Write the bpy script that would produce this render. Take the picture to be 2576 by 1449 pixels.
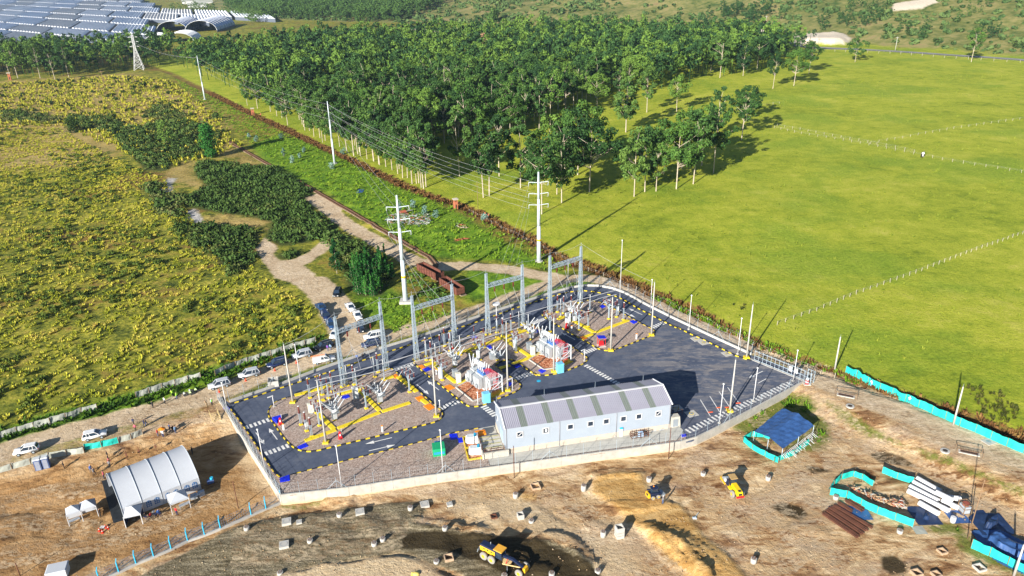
import bpy, bmesh, math, random
import numpy as np
from math import sin, cos, atan, atan2, pi, radians, sqrt
from mathutils import Vector, Matrix, noise as mnoise

random.seed(7)
RNG = np.random.default_rng(11)
for o in list(bpy.data.objects):
    bpy.data.objects.remove(o)
scene = bpy.context.scene
COL = scene.collection

# ------------------------------------------------------------------ camera
FPX = 1871.0
PITCH = atan(834 / 1871.0)
ROLL = atan(96 / 4198.0)
CAMH = 65.0
fwd = Vector((0, cos(PITCH),-sin(PITCH)))
r0 = Vector((1,0,0))
u0 = r0.cross(fwd)
CR = r0 * cos(ROLL) - u0 * sin(ROLL)
CU = r0 * sin(ROLL) + u0 * cos(ROLL)
cam_data = bpy.data.cameras.new('camera')
cam = bpy.data.objects.new('camera', cam_data)
COL.objects.link(cam)
mw = Matrix((CR, CU, -fwd)).transposed().to_4x4()
mw.translation = (0,0, CAMH)
cam.matrix_world = mw
cam_data.sensor_width = 36.0
cam_data.sensor_fit = 'HORIZONTAL'
cam_data.lens = 36.0 * FPX / 2576.0
cam_data.clip_start = .5
cam_data.clip_end = 9000
scene.camera = cam

# ------------------------------------------------------------------ light
SUN_EL = radians(20.5)
SH = Vector((.54,.84)).normalized()          # direction in which shadows fall
world = bpy.data.worlds.new('World')
scene.world = world
world.use_nodes = True
wn = world.node_tree
sky = wn.nodes.new('ShaderNodeTexSky')
sky.sky_type = 'NISHITA'
sky.sun_disc = False
sky.sun_elevation = SUN_EL
sky.sun_rotation = atan2(-SH.x, -SH.y)
sky.altitude = 2500
sky.air_density = 1.0
sky.dust_density = .6
wn.links.new(sky.outputs[0], wn.nodes['Background'].inputs[0])
wn.nodes['Background'].inputs[1].default_value = .055
sd_ = bpy.data.lights.new('sun', 'SUN')
sd_.energy = 5.0
sd_.angle = radians(.5)
sd_.color = (1.0,.93,.82)
sun = bpy.data.objects.new('sun', sd_)
COL.objects.link(sun)
sun_dir = Vector((SH.x * cos(SUN_EL), SH.y * cos(SUN_EL),-sin(SUN_EL)))
sun.rotation_euler = sun_dir.to_track_quat('-Z', 'Y').to_euler()
sun.location = (-60,0,120)
scene.view_settings.view_transform = 'Standard'
scene.view_settings.look = 'None'
scene.view_settings.gamma = 1.0
scene.view_settings.use_curve_mapping = False
scene.view_settings.exposure = 1.18
scene.render.engine = 'CYCLES'

# ------------------------------------------------------------------ helpers: numpy noise, polygons
_perm = np.random.default_rng(5).random((256,256)).astype(np.float32)
def vnoise(x, y, s=1.0, seed=0):
    x = np.asarray(x, float) / s + seed * 17.31; y = np.asarray(y, float) / s + seed * 9.73
    xi = np.floor(x).astype(int); yi = np.floor(y).astype(int)
    fx = x - xi; fy = y - yi
    fx = fx * fx * (3 - 2 * fx); fy = fy * fy * (3 - 2 * fy)
    a = _perm[xi & 255, yi & 255]; b = _perm[(xi + 1) & 255, yi & 255]
    c = _perm[xi & 255,(yi + 1) & 255]; d = _perm[(xi + 1) & 255,(yi + 1) & 255]
    return (a * (1 - fx) + b * fx) * (1 - fy) + (c * (1 - fx) + d * fx) * fy
def fbm(x, y, s=1.0, seed=0, o=4):
    r = 0; a = .5; t = 0
    for i in range(o):
        r = r + a * vnoise(x, y, s, seed + i); t += a; a *= .5; s *= .5
    return r / t - .5
def smooth(a, b, x):
    t = np.clip((np.asarray(x, float) - a) / (b - a),0,1)
    return t * t * (3 - 2 * t)
def sdf(poly, x, y, clip=10.0):
    """signed distance, positive inside"""
    x = np.asarray(x, float); y = np.asarray(y, float)
    shp = x.shape; x = x.ravel(); y = y.ravel()
    P = np.asarray(poly, float)[:, :2]
    out = np.full(x.shape, -clip)
    m = (x > P[:, 0].min() - clip) & (x < P[:, 0].max() + clip) & (y > P[:, 1].min() - clip) & (y < P[:, 1].max() + clip)
    X = x[m]; Y = y[m]
    d = np.full(X.shape, 1e9); ins = np.zeros(X.shape, bool)
    for i in range(len(P)):
        ax, ay = P[i]; bx, by = P[(i + 1) % len(P)]
        ex, ey = bx - ax, by - ay
        L = ex * ex + ey * ey + 1e-9
        t = np.clip(((X - ax) * ex + (Y - ay) * ey) / L, 0,1)
        d = np.minimum(d, (X - ax - t * ex) ** 2 + (Y - ay - t * ey) ** 2)
        c = ((ay > Y) != (by > Y)) & (X < (bx - ax) * (Y - ay) / (by - ay + 1e-12) + ax)
        ins ^= c
    d = np.sqrt(d)
    out[m] = np.clip(np.where(ins, d, -d),-clip, clip)
    return out.reshape(shp)
def pld(line, x, y, clip=10.0):
    """half-width style: returns -distance to the polyline"""
    x = np.asarray(x, float); y = np.asarray(y, float)
    shp = x.shape; x = x.ravel(); y = y.ravel()
    P = np.asarray(line, float)[:, :2]
    out = np.full(x.shape, -clip)
    m = (x > P[:, 0].min() - clip) & (x < P[:, 0].max() + clip) & (y > P[:, 1].min() - clip) & (y < P[:, 1].max() + clip)
    X = x[m]; Y = y[m]; d = np.full(X.shape, 1e9)
    for i in range(len(P) - 1):
        ax, ay = P[i]; bx, by = P[i + 1]
        ex, ey = bx - ax, by - ay
        L = ex * ex + ey * ey + 1e-9
        t = np.clip(((X - ax) * ex + (Y - ay) * ey) / L, 0,1)
        d = np.minimum(d, (X - ax - t * ex) ** 2 + (Y - ay - t * ey) ** 2)
    out[m] = np.maximum(-np.sqrt(d),-clip)
    return out.reshape(shp)

# ------------------------------------------------------------------ surveying: measured photo points -> ground positions
CRP = {'a': (600,1050,4.14), 'b': (900,780,3.917), 'c': (1100,900,4.14), 'd': (1400,700,3.6233), 'e': (1400,1100,3.68),
       'f': (1900,850,2.898), 'g': (0,1200,2.9686), 'h': (700,1300,3.68), 'i': (1300,1300,3.68), 'j': (1800,1300,3.735),
       'k': (2350,1050,2.2708), 'l': (550,750,3.22), 'm': (0,0,2.576), 'n': (1000,0,2.576), 'o': (2000,0,2.576),
       'p': (400,300,2.634), 'q': (1100,300,2.634), 'r': (1800,300,1.2133), 's': (0,450,1.0914), 'V': (0,0,.858667),
       'A': (850,1080,3.723), 'B': (1180,1000,3.723), 'C': (1500,880,4.096), 'D': (1620,820,4.55), 'E': (1230,1240,4.552),
       'F': (1380,1560,5.2), 'H': (400,1080,3.721)}
def ray(c, x, y):
    x0, y0, s = CRP[c]
    u = (x0 + x / s) * .858667; v = (y0 + y / s) * .858667
    return fwd * FPX + CR * (u - 1288) - CU * (v - 724.5)
def at(c, x, y, z=.0):
    d = ray(c, x, y)
    if d.z > -1.0: d.z = -1.0
    t = (z - CAMH) / d.z
    return Vector((d.x * t, d.y * t, z))
def ats(c, pts, z=.0):
    return [at(c, x, y, z)[:2] for x, y in pts]

PLAT = ats('V', [(707,1248),(870,1230),(1050,1203),(1280,1172),(1500,1142),(1700,1116),(1740,1108),(1800,1079),(1900,1027),(2030,957),(2037,945),
                 (1980,925),(1890,893),(1800,852),(1700,805),(1620,765),(1580,742),(1550,729),(1515,721),(1478,719),(1440,724),(1390,737),
                 (1300,766),(1220,792),(1130,822),(1040,853),(950,880),(880,904),(800,932),(700,970),(578,1012),(548,1003)])
LOW = ats('V', [(-900,1370),(0,1185),(200,1140),(350,1098),(470,1062),(560,1048),(640,1030),(900,1160),(1700,1050),(1960,940),(2080,990),(2200,1055),(2600,1230),(3600,1600),
                (3600,2500),(-1200,2500)],-.6)
HB = [(-1300,3800),(-780,1800),(-520,1330),(-321,985),(-74,850),(100,760),(196,668),(262,580),(330,490),(420,400),(600,300),(900,200),(3800,200),(3800,3800)]
def hills(x, y):
    d = sdf(HB, x, y, 900.0)
    d = np.maximum(d, 0)
    sl = .10 + .12 * smooth(-100,250, x)
    h = np.minimum(d, 500) * sl
    h = h * (1 + .5 * fbm(x, y, 160,3,3)) + smooth(10,80, d) * fbm(x, y, 60,5,3) * 7
    return h
ZLOW = -1.25
def macro(x, y):
    x = np.asarray(x, float); y = np.asarray(y, float)
    h = np.zeros(x.shape)
    s = sdf(LOW, x, y, 20)
    h += ZLOW * smooth(0,6, s)
    if np.max(y) > 280: h += hills(x, y)
    return h
def gz(x, y):
    return float(macro(np.array([x]), np.array([y]))[0])
def gr(c, x, y):
    """ground point under a photo point, on the terrain"""
    p = at(c, x, y, .0)
    if p.y > 330 or p.y < 0:
        d = ray(c, x, y)
        ts = np.concatenate([np.linspace(150,1200,700), np.linspace(1203,3400,400)]) / sqrt(d.x ** 2 + d.y ** 2)
        X = d.x * ts; Y = d.y * ts; Z = CAMH + d.z * ts
        b = macro(X, Y) > Z
        i = int(np.argmax(b)) if b.any() else len(ts) - 1
        return Vector((X[i], Y[i], float(macro(X[i:i + 1], Y[i:i + 1])[0])))
    z = .0
    for _ in range(6):
        p = at(c, x, y, z); z = gz(p.x, p.y)
    return Vector((p.x, p.y, z))
def grs(c, pts):
    return [gr(c, x, y)[:2] for x, y in pts]
INPLAT = lambda x, y: float(sdf(PLAT, np.array([x]), np.array([y]))[0]) > 0

# ------------------------------------------------------------------ materials
class Mat:
    def __init__(s, name, rough=.8, spec=.3):
        s.m = bpy.data.materials.new(name); s.m.use_nodes = True
        s.t = s.m.node_tree; s.N = s.t.nodes; s.L = s.t.links
        s.b = s.N['Principled BSDF']
        s.b.inputs['Roughness'].default_value = rough
        s.b.inputs['Specular IOR Level'].default_value = spec
        s._p = None
    def pos(s, obj=False):
        if obj:
            n = s.N.new('ShaderNodeTexCoord'); return n.outputs['Object']
        if s._p is None:
            s._p = s.N.new('ShaderNodeNewGeometry').outputs['Position']
        return s._p
    def noise(s, scale, detail=4, rough=.6, co=None, stretch=None, rot=0, dist=0):
        n = s.N.new('ShaderNodeTexNoise')
        n.inputs['Scale'].default_value = scale; n.inputs['Detail'].default_value = detail
        n.inputs['Roughness'].default_value = rough; n.inputs['Distortion'].default_value = dist
        co = co or s.pos()
        if stretch:
            mp = s.N.new('ShaderNodeMapping'); mp.inputs['Scale'].default_value = stretch
            mp.inputs['Rotation'].default_value = (0,0, rot)
            s.L.new(co, mp.inputs[0]); co = mp.outputs[0]
        s.L.new(co, n.inputs['Vector'])
        return n.outputs['Fac']
    def attr(s, name):
        n = s.N.new('ShaderNodeAttribute'); n.attribute_name = name; return n.outputs['Fac']
    def rnd(s):
        return s.N.new('ShaderNodeObjectInfo').outputs['Random']
    def math(s, op, a, b=.0, c=None, clamp=False):
        n = s.N.new('ShaderNodeMath'); n.operation = op; n.use_clamp = clamp
        for i, v in enumerate([a, b] + ([c] if c is not None else [])):
            if isinstance(v, (int, float)): n.inputs[i].default_value = v
            else: s.L.new(v, n.inputs[i])
        return n.outputs[0]
    def ss(s, a, b, x):
        n = s.N.new('ShaderNodeMapRange'); n.interpolation_type = 'SMOOTHSTEP'
        n.inputs['From Min'].default_value = a; n.inputs['From Max'].default_value = b
        s.L.new(x, n.inputs['Value']); return n.outputs['Result']
    def mix(s, f, a, b):
        n = s.N.new('ShaderNodeMix'); n.data_type = 'RGBA'
        for i, v in ((0, f),(6, a),(7, b)):
            if isinstance(v, (int, float)): n.inputs[i].default_value = v
            elif isinstance(v, tuple): n.inputs[i].default_value = (*v, 1)
            else: s.L.new(v, n.inputs[i])
        return n.outputs[2]
    def ramp(s, f, stops):
        n = s.N.new('ShaderNodeValToRGB'); e = n.color_ramp.elements
        while len(e) < len(stops): e.new(.5)
        for k, (p, c) in zip(e, stops): k.position = p; k.color = (*c, 1)
        s.L.new(f, n.inputs[0]); return n.outputs[0]
    def bump(s, h, strength=.5, dist=.1):
        n = s.N.new('ShaderNodeBump'); n.inputs['Strength'].default_value = strength
        n.inputs['Distance'].default_value = dist
        s.L.new(h, n.inputs['Height']); s.L.new(n.outputs[0], s.b.inputs['Normal'])
    def out(s, c):
        if isinstance(c, tuple): s.b.inputs['Base Color'].default_value = (*c, 1)
        else: s.L.new(c, s.b.inputs['Base Color'])
        return s.m
def simple(name, col, rough=.6, metal=.0, var=.12, scale=1.5, spec=.4, obj=True):
    m = Mat(name, rough, spec)
    m.b.inputs['Metallic'].default_value = metal
    n = m.noise(scale, 5,.65, m.pos(obj))
    d = tuple(c * (1 - var) for c in col); l = tuple(min(1, c * (1 + var)) for c in col)
    return m.out(m.ramp(n, [(.3, d),(.7, l)]))
MT = {}
def mat(name, *a, **k):
    if name not in MT: MT[name] = simple(name, *a, **k)
    return MT[name]
def foliage(name, dark, mid, light, scale=.5, rnd=.35, trans=.0):
    m = Mat(name, .75,.12)
    n = m.noise(scale, 3,.6)
    n2 = m.noise(scale * 7,2,.6)
    f = m.math('ADD', m.math('MULTIPLY', n, .6), m.math('MULTIPLY', n2,.4))
    f = m.math('ADD', f, m.math('MULTIPLY', m.math('SUBTRACT', m.rnd(),.5), rnd))
    c = m.ramp(f, [(.3, dark),(.5, mid),(.72, light)])
    return m.out(c)
galv = mat('galvanised steel', (.36,.44,.51),.45,.25,.10)
galv_d = mat('dull steel', (.30,.34,.38),.5,.3,.12)
concrete = mat('pale concrete', (.50,.48,.44),.85,0,.14,.8)
concrete_w = mat('whitish concrete', (.44,.43,.40),.85,0,.12,1.5)
white = mat('white paint', (.62,.63,.65),.5,0,.04)
porcelain = mat('grey porcelain', (.48,.51,.54),.25,0,.06)
brownpor = mat('brown porcelain', (.13,.025,.02),.25,0,.15)
rust = mat('rusted steel', (.11,.04,.022),.85,0,.45,2.2)
yellow = mat('yellow paint', (.62,.46,.015),.6,0,.10)
blackp = mat('black paint', (.02,.022,.03),.6,0,.2)
orange = mat('orange cover', (.80,.24,.01),.6,0,.12)
bluet = mat('blue plastic cover', (.005,.02,.62),.45,0,.25,1.2)
redp = mat('red plastic', (.65,.012,.02),.5,0,.15)
teal = mat('teal shade cloth', (.01,.44,.38),.7,0,.22,1.3)
tarp = mat('blue tarpaulin', (.035,.095,.26),.45,0,.3,.8)
darktarp = mat('dark tarpaulin', (.016,.035,.095),.4,0,.4,1.2)
greynet = mat('grey shade cloth', (.34,.36,.32),.85,0,.14,.7)
glass = mat('dark window glass', (.02,.035,.06),.08,0,.1, spec=.8)
rubber = mat('tyre rubber', (.025,.025,.027),.8,0,.15)
greyrub = mat('dusty tyre rubber', (.25,.24,.22),.85,0,.15)
cyel = mat('machine yellow', (.75,.42,.02),.45,0,.10)
wood = mat('weathered timber', (.22,.14,.08),.85,0,.3,3)
bark = mat('pale eucalyptus bark', (.42,.36,.28),.85,0,.3,1.5, obj=False)
wire_m = mat('aluminium conductor', (.55,.56,.58),.4,.3,.05)
brick = mat('red brickwork', (.42,.14,.07),.85,0,.25,2)

# ------------------------------------------------------------------ mesh builder
class MB:
    def __init__(s): s.v = []; s.f = []; s.mi = []; s.sm = []
    def add(s, vs, fs, mi=0, smooth=False):
        n = len(s.v); s.v += [tuple(p) for p in vs]
        for f in fs: s.f.append(tuple(n + i for i in f)); s.mi.append(mi); s.sm.append(smooth)
        return s
    def box(s, c, d, mi=0, rz=.0, top=(1,1), M=None):
        hx, hy, hz = d[0] / 2, d[1] / 2, d[2] / 2
        vs = []
        for z, kx, ky in ((-hz, 1,1),(hz, top[0], top[1])):
            for sx, sy in ((-1,-1),(1,-1),(1,1),(-1,1)):
                x, y = sx * hx * kx, sy * hy * ky
                p = Vector((x * cos(rz) - y * sin(rz), x * sin(rz) + y * cos(rz), z))
                if M: p = M @ p
                vs.append((c[0] + p.x, c[1] + p.y, c[2] + p.z))
        return s.add(vs, [(3,2,1,0),(4,5,6,7),(0,1,5,4),(1,2,6,5),(2,3,7,6),(3,0,4,7)], mi)
    def cyl(s, a, b, ra, rb=None, n=8, mi=0, caps=True, smooth=True):
        rb = ra if rb is None else rb
        a = Vector(a); b = Vector(b); d = (b - a)
        if d.length < 1e-6: return s
        d.normalize()
        u = d.orthogonal().normalized(); w = d.cross(u)
        vs = []
        for p, r in ((a, ra),(b, rb)):
            for i in range(n):
                t = 2 * pi * i / n
                vs.append(p + u * cos(t) * r + w * sin(t) * r)
        fs = [(i, (i + 1) % n, n + (i + 1) % n, n + i) for i in range(n)]
        s.add(vs, fs, mi, smooth and n > 5)
        if caps:
            k = len(s.v) - 2 * n
            s.f.append(tuple(k + i for i in range(n - 1,-1,-1))); s.mi.append(mi); s.sm.append(False)
            s.f.append(tuple(k + n + i for i in range(n))); s.mi.append(mi); s.sm.append(False)
        return s
    def bar(s, a, b, w, h=None, mi=0):
        h = h or w
        a = Vector(a); b = Vector(b); d = b - a; L = d.length
        if L < 1e-6: return s
        d.normalize()
        up = Vector((0,0,1)) if abs(d.z) < .95 else Vector((1,0,0))
        x = d.cross(up).normalized(); z = x.cross(d)
        vs = []
        for p in (a, b):
            for sx, sz in ((-1,-1),(1,-1),(1,1),(-1,1)):
                vs.append(p + x * sx * w / 2 + z * sz * h / 2)
        return s.add(vs, [(0,1,2,3),(7,6,5,4),(0,4,5,1),(1,5,6,2),(2,6,7,3),(3,7,4,0)], mi)
    def path(s, pts, r, n=5, mi=0):
        for a, b in zip(pts[:-1], pts[1:]): s.cyl(a, b, r, r, n, mi, caps=False)
        return s
    def prism(s, poly, z0, z1, mi=0, top=None):
        n = len(poly); top = top or poly
        a2 = sum(poly[i][0] * poly[(i + 1) % n][1] - poly[(i + 1) % n][0] * poly[i][1] for i in range(n))
        if a2 < 0: poly = poly[::-1]; top = top[::-1]
        vs = [(p[0], p[1], z0) for p in poly] + [(p[0], p[1], z1) for p in top]
        fs = [tuple(range(n - 1,-1,-1)), tuple(range(n, 2 * n))] + [(i, (i + 1) % n, n + (i + 1) % n, n + i) for i in range(n)]
        return s.add(vs, fs, mi)
    def extr(s, prof, y0, y1, mi=0, plane='xz'):
        """profile in x-z extruded along y"""
        n = len(prof)
        a2 = sum(prof[i][0] * prof[(i + 1) % n][1] - prof[(i + 1) % n][0] * prof[i][1] for i in range(n))
        if a2 < 0: prof = prof[::-1]
        vs = [(p[0], y0, p[1]) for p in prof] + [(p[0], y1, p[1]) for p in prof]
        fs = [tuple(range(n)), tuple(range(2 * n - 1, n - 1,-1))] + [((i + 1) % n, i, n + i, n + (i + 1) % n) for i in range(n)]
        return s.add(vs, fs, mi)
    def ball(s, c, r, mi=0, n=8, m=5):
        rr = r if isinstance(r, (tuple, list)) else (r, r, r)
        vs = [(c[0], c[1], c[2] - rr[2])]
        for j in range(1, m):
            ph = -pi / 2 + pi * j / m
            for i in range(n):
                t = 2 * pi * i / n
                vs.append((c[0] + rr[0] * cos(ph) * cos(t), c[1] + rr[1] * cos(ph) * sin(t), c[2] + rr[2] * sin(ph)))
        vs.append((c[0], c[1], c[2] + rr[2]))
        fs = [(0,1 + (i + 1) % n, 1 + i) for i in range(n)]
        for j in range(m - 2):
            for i in range(n):
                a = 1 + j * n + i; b = 1 + j * n + (i + 1) % n
                fs.append((a, b, b + n, a + n))
        k = 1 + (m - 2) * n
        fs += [(k + i, k + (i + 1) % n, len(vs) - 1) for i in range(n)]
        return s.add(vs, fs, mi, True)
    def mesh(s, name, mats):
        me = bpy.data.meshes.new(name)
        me.from_pydata(s.v, [], s.f)
        for m in (mats if isinstance(mats, (list, tuple)) else [mats]): me.materials.append(m)
        me.polygons.foreach_set('material_index', s.mi)
        me.polygons.foreach_set('use_smooth', s.sm)
        me.update()
        return me
    def build(s, name, mats, parent=None, loc=None, rz=None, label=None):
        return put(name, s.mesh(name, mats), parent, loc, rz, label)
def put(name, me, parent=None, loc=None, rz=None, label=None):
    o = bpy.data.objects.new(name, me); COL.objects.link(o)
    if parent: o.parent = parent
    if loc is not None: o.location = loc
    if rz is not None: o.rotation_euler.z = rz
    if label: o['label'] = label
    return o
def tag(o, label, cat, group=None):
    o['label'] = label; o['category'] = cat
    if group: o['group'] = group
    return o
def struct(o):
    o['kind'] = 'structure'; return o
def stuff(o, label=None, cat=None, group=None):
    o['kind'] = 'stuff'
    if label: tag(o, label, cat, group)
    return o
def thing(name, label, cat, loc=(0,0,0), rz=.0, group=None):
    o = bpy.data.objects.new(name, None); COL.objects.link(o)
    o.empty_display_size = .3
    o.location = loc; o.rotation_euler.z = rz
    return tag(o, label, cat, group)
KIDS = {}
def kids(o):
    return list(o.children)
def dup(root, loc=None, rz=None, label=None, scale=None, group=None):
    r = root.copy(); COL.objects.link(r)
    for ch in root.children:
        c = ch.copy(); COL.objects.link(c); c.parent = r
        for g in ch.children:
            d = g.copy(); COL.objects.link(d); d.parent = c
    if loc is not None: r.location = loc
    if rz is not None: r.rotation_euler.z = rz
    if scale is not None: r.scale = (scale,) * 3 if not isinstance(scale, tuple) else scale
    if label: r['label'] = label
    if group: r['group'] = group
    return r
def npmesh(name, V, Fq, mats, smooth=False, tri=False):
    """V (n,3) float, F (m,k) int"""
    me = bpy.data.meshes.new(name)
    k = Fq.shape[1]
    me.vertices.add(len(V)); me.vertices.foreach_set('co', np.ascontiguousarray(V, np.float32).ravel())
    me.loops.add(Fq.size); me.loops.foreach_set('vertex_index', np.ascontiguousarray(Fq, np.int32).ravel())
    me.polygons.add(len(Fq)); me.polygons.foreach_set('loop_start', np.arange(0, Fq.size, k, dtype=np.int32))
    if smooth: me.polygons.foreach_set('use_smooth', np.ones(len(Fq), bool))
    for m in (mats if isinstance(mats, (list, tuple)) else [mats]): me.materials.append(m)
    me.update(calc_edges=True); me.validate()
    return me
def scatter(name, V, Fq, T, mats, parent=None):
    """T rows: x y z scale rz zscale ; one joined mesh"""
    n = len(T); T = np.asarray(T, float)
    c = np.cos(T[:, 4])[:, None]; s = np.sin(T[:, 4])[:, None]; sc = T[:, 3][:, None]
    X = T[:, 0][:, None] + (V[:, 0] * c - V[:, 1] * s) * sc
    Y = T[:, 1][:, None] + (V[:, 0] * s + V[:, 1] * c) * sc
    Z = T[:, 2][:, None] + V[:, 2] * sc * T[:, 5][:, None]
    VV = np.stack([X, Y, Z],-1).reshape(-1,3)
    FF = (Fq[None] + (np.arange(n) * len(V))[:, None, None]).reshape(-1, Fq.shape[1])
    return put(name, npmesh(name, VV, FF, mats), parent)
def leafcloud(centres, radii, nleaf, size, seed, squash=.8, hollow=.55):
    """leaf quads spread through clumps; returns V,F"""
    rg = np.random.default_rng(seed); C = []
    for (cx, cy, cz), r in zip(centres, radii):
        d = rg.normal(size=(nleaf, 3)); d /= np.linalg.norm(d, axis=1)[:, None]
        rr = r * (hollow + (1 - hollow) * rg.random(nleaf)) [:, None]
        p = d * rr; p[:, 2] *= squash
        C.append(np.concatenate([p + [cx, cy, cz], d],1))
    C = np.concatenate(C); n = len(C); P = C[:, :3]; D = C[:, 3:]
    D = D + rg.normal(size=(n, 3)) * .55; D /= np.linalg.norm(D, axis=1)[:, None]
    a = np.cross(D, rg.normal(size=(n, 3))); a /= np.linalg.norm(a, axis=1)[:, None]
    b = np.cross(D, a)
    s = size * (.6 + .8 * rg.random(n))[:, None]
    V = np.stack([P - a * s, P - b * s * .6, P + a * s, P + b * s * .6],1).reshape(-1,3)
    F = np.arange(4 * n).reshape(n, 4)
    return V, F
def pts_in(poly, n_per_m2, seed, extra=None):
    P = np.asarray(poly)[:, :2]; lo = P.min(0); hi = P.max(0)
    rg = np.random.default_rng(seed)
    n = int((hi[0] - lo[0]) * (hi[1] - lo[1]) * n_per_m2)
    q = lo + rg.random((n, 2)) * (hi - lo)
    q = q[sdf(poly, q[:, 0], q[:, 1],3) > (extra or 0)]
    return q
def resample(line, step, closed=False):
    P = [Vector((p[0], p[1])) for p in line]
    if closed: P.append(P[0])
    L = [0]
    for a, b in zip(P[:-1], P[1:]): L.append(L[-1] + (b - a).length)
    n = max(1, int(round(L[-1] / step))); out = []
    j = 0
    for i in range(n + 1):
        s = L[-1] * i / n
        while j < len(P) - 2 and L[j + 1] < s: j += 1
        t = (s - L[j]) / max(1e-9, L[j + 1] - L[j]); out.append(P[j].lerp(P[j + 1], min(1, t)))
    return out
def rounded(line, it=2, closed=False):
    """Chaikin corner cutting"""
    P = [Vector((p[0], p[1])) for p in line]
    for _ in range(it):
        Q = [] if closed else [P[0]]
        m = len(P) if closed else len(P) - 1
        for i in range(m):
            a = P[i]; b = P[(i + 1) % len(P)]
            Q += [a.lerp(b, .25), a.lerp(b, .75)]
        if not closed: Q.append(P[-1])
        P = Q
    return P
BAY = atan2(138.0 - 106.9,13.9 + 28.4)       # direction of the row of gantries
BS = Vector((cos(BAY), sin(BAY))); BT = Vector((sin(BAY),-cos(BAY)))
# ================================================================== GROUND
def axis(lo, hi, a, b, step, g):
    mid = list(np.arange(a, b, step)); s = step; x = mid[-1]
    while x < hi: s *= g; x += s; mid.append(x)
    s = step; x = mid[0]; L = []
    while x > lo: s *= g; x -= s; L.append(x)
    return np.array(L[::-1] + mid)
gxs = axis(-2600,2600,-85,70,.42,1.032)
_y = [52.0]; 
while _y[-1] < 3600: _y.append(_y[-1] + (.36 if _y[-1] < 110 else max(.36,.36 * (_y[-1] / 110) ** 1.15)))
gys = np.array([-900,-300,-100,-20,10,30,42,48] + _y)
GX, GY = np.meshgrid(gxs, gys)
X = GX.ravel(); Y = GY.ravel()
near = Y < 330

Zn = {}      # zone masks (signed metres)
V_ = lambda pts: grs('V', pts)
DITCH = V_([(330,150),(430,185),(520,230),(640,290),(720,325),(800,365),(900,410),(1010,465),(1100,500),(1180,525),(1250,560),(1330,600),(1400,645),
            (1470,668),(1560,698),(1640,738),(1760,790),(1850,842),(1950,885),(2050,922),(2150,955),(2300,1010),(2576,1100),(3300,1330)])
R1 = rounded(V_([(-400,1250),(0,1137),(130,1098),(300,1055),(430,1022),(560,985),(640,950),(800,900),(900,868),(965,845)]))
R1b = rounded(V_([(965,850),(1050,822),(1180,788),(1290,748),(1380,715),(1440,698),(1490,698),(1560,720),(1640,760),(1720,797),(1830,845),(1930,890),(2030,925),(2120,975),(2250,1025),(2420,1090),(2700,1190),(3300,1420)]))
R2 = rounded(V_([(905,870),(875,830),(850,780),(820,740),(790,712)]))
PLAZA = V_([(645,625),(665,598),(700,625),(690,640),(705,655),(740,652),(775,635),(830,592),(865,600),(830,625),(790,655),(765,668),(790,690),(820,735),(790,735),(730,712),(690,698),(665,665)])
R3 = rounded(V_([(790,498),(830,530),(880,572),(960,612),(1030,655),(1100,670),(1180,668),(1290,680),(1400,700)]))
R3e = V_([(765,497),(800,487),(860,520),(850,560),(880,590),(930,600),(870,560),(800,525)])
PATCH1 = grs('p', [(180,690),(200,630),(250,585),(310,590),(270,640),(270,700)])
PATCH2 = grs('p', [(375,850),(440,825),(490,870),(515,935),(440,940),(400,890)])
PATCH3 = grs('V', [(590,395),(600,380),(640,400),(760,470),(740,480)])
road = np.maximum.reduce([sdf(PLAZA, X, Y),2.7 + pld(R1, X, Y),2.0 + pld(R1b, X, Y),3.6 + pld(R2, X, Y),2.4 + pld(R3, X, Y), sdf(R3e, X, Y)])
right_road = 3.4 + pld(V_([(2030,935),(2150,985),(2300,1040),(2500,1120),(2700,1200),(3300,1430)]), X, Y)
Zn['road'] = np.maximum(road, right_road)
Zn['gravelly'] = np.maximum.reduce([sdf(PATCH1, X, Y), sdf(PATCH2, X, Y)])
DIRT = V_([(546,1000),(480,1042),(420,1052),(250,1103),(0,1163),(-800,1400),(-1000,2600),(3800,2600),(3800,1600),(2576,1165),(2400,1095),(2200,1005),(2100,955),(2010,935),(1700,900),(1300,900),(900,1000)])
Zn['dirt'] = sdf(DIRT, X, Y, 20)
Zn['pasture'] = sdf(DITCH + [(900,100),(900,700),(300,700),(0,900),(-200,700)], X, Y, 40)
Zn['ditch'] = pld(DITCH, X, Y, 20)
CORR = V_([(630,365),(700,340),(800,360),(870,400),(960,440),(1110,520),(1180,545),(1250,600),(1330,640),(1400,690),(1450,690),(1250,655),(1100,650),(1040,620),(960,570),(880,530),(830,490),(760,460),(660,400)])
verge = np.maximum.reduce([3.0 + pld(V_([(-300,1175),(0,1100),(130,1065),(260,1033),(400,992),(500,958),(560,940)]), X, Y),
                           1.6 + pld(V_([(600,1003),(660,985),(720,962),(800,940),(900,905),(960,880)]), X, Y),
                           1.7 + pld(V_([(1150,812),(1250,782),(1350,748),(1430,716),(1470,710)]), X, Y),
                           1.3 + pld(V_([(1600,720),(1700,768),(1800,815),(1900,855),(2010,905),(2110,945)]), X, Y),
                           sdf(V_([(1180,675),(1290,690),(1390,708),(1300,742),(1180,760),(1150,720)]), X, Y),
                           sdf(V_([(880,740),(940,700),(1010,740),(1060,770),(1000,830),(930,800)]), X, Y),
                           sdf(CORR, X, Y)])
Zn['verge'] = verge
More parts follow.
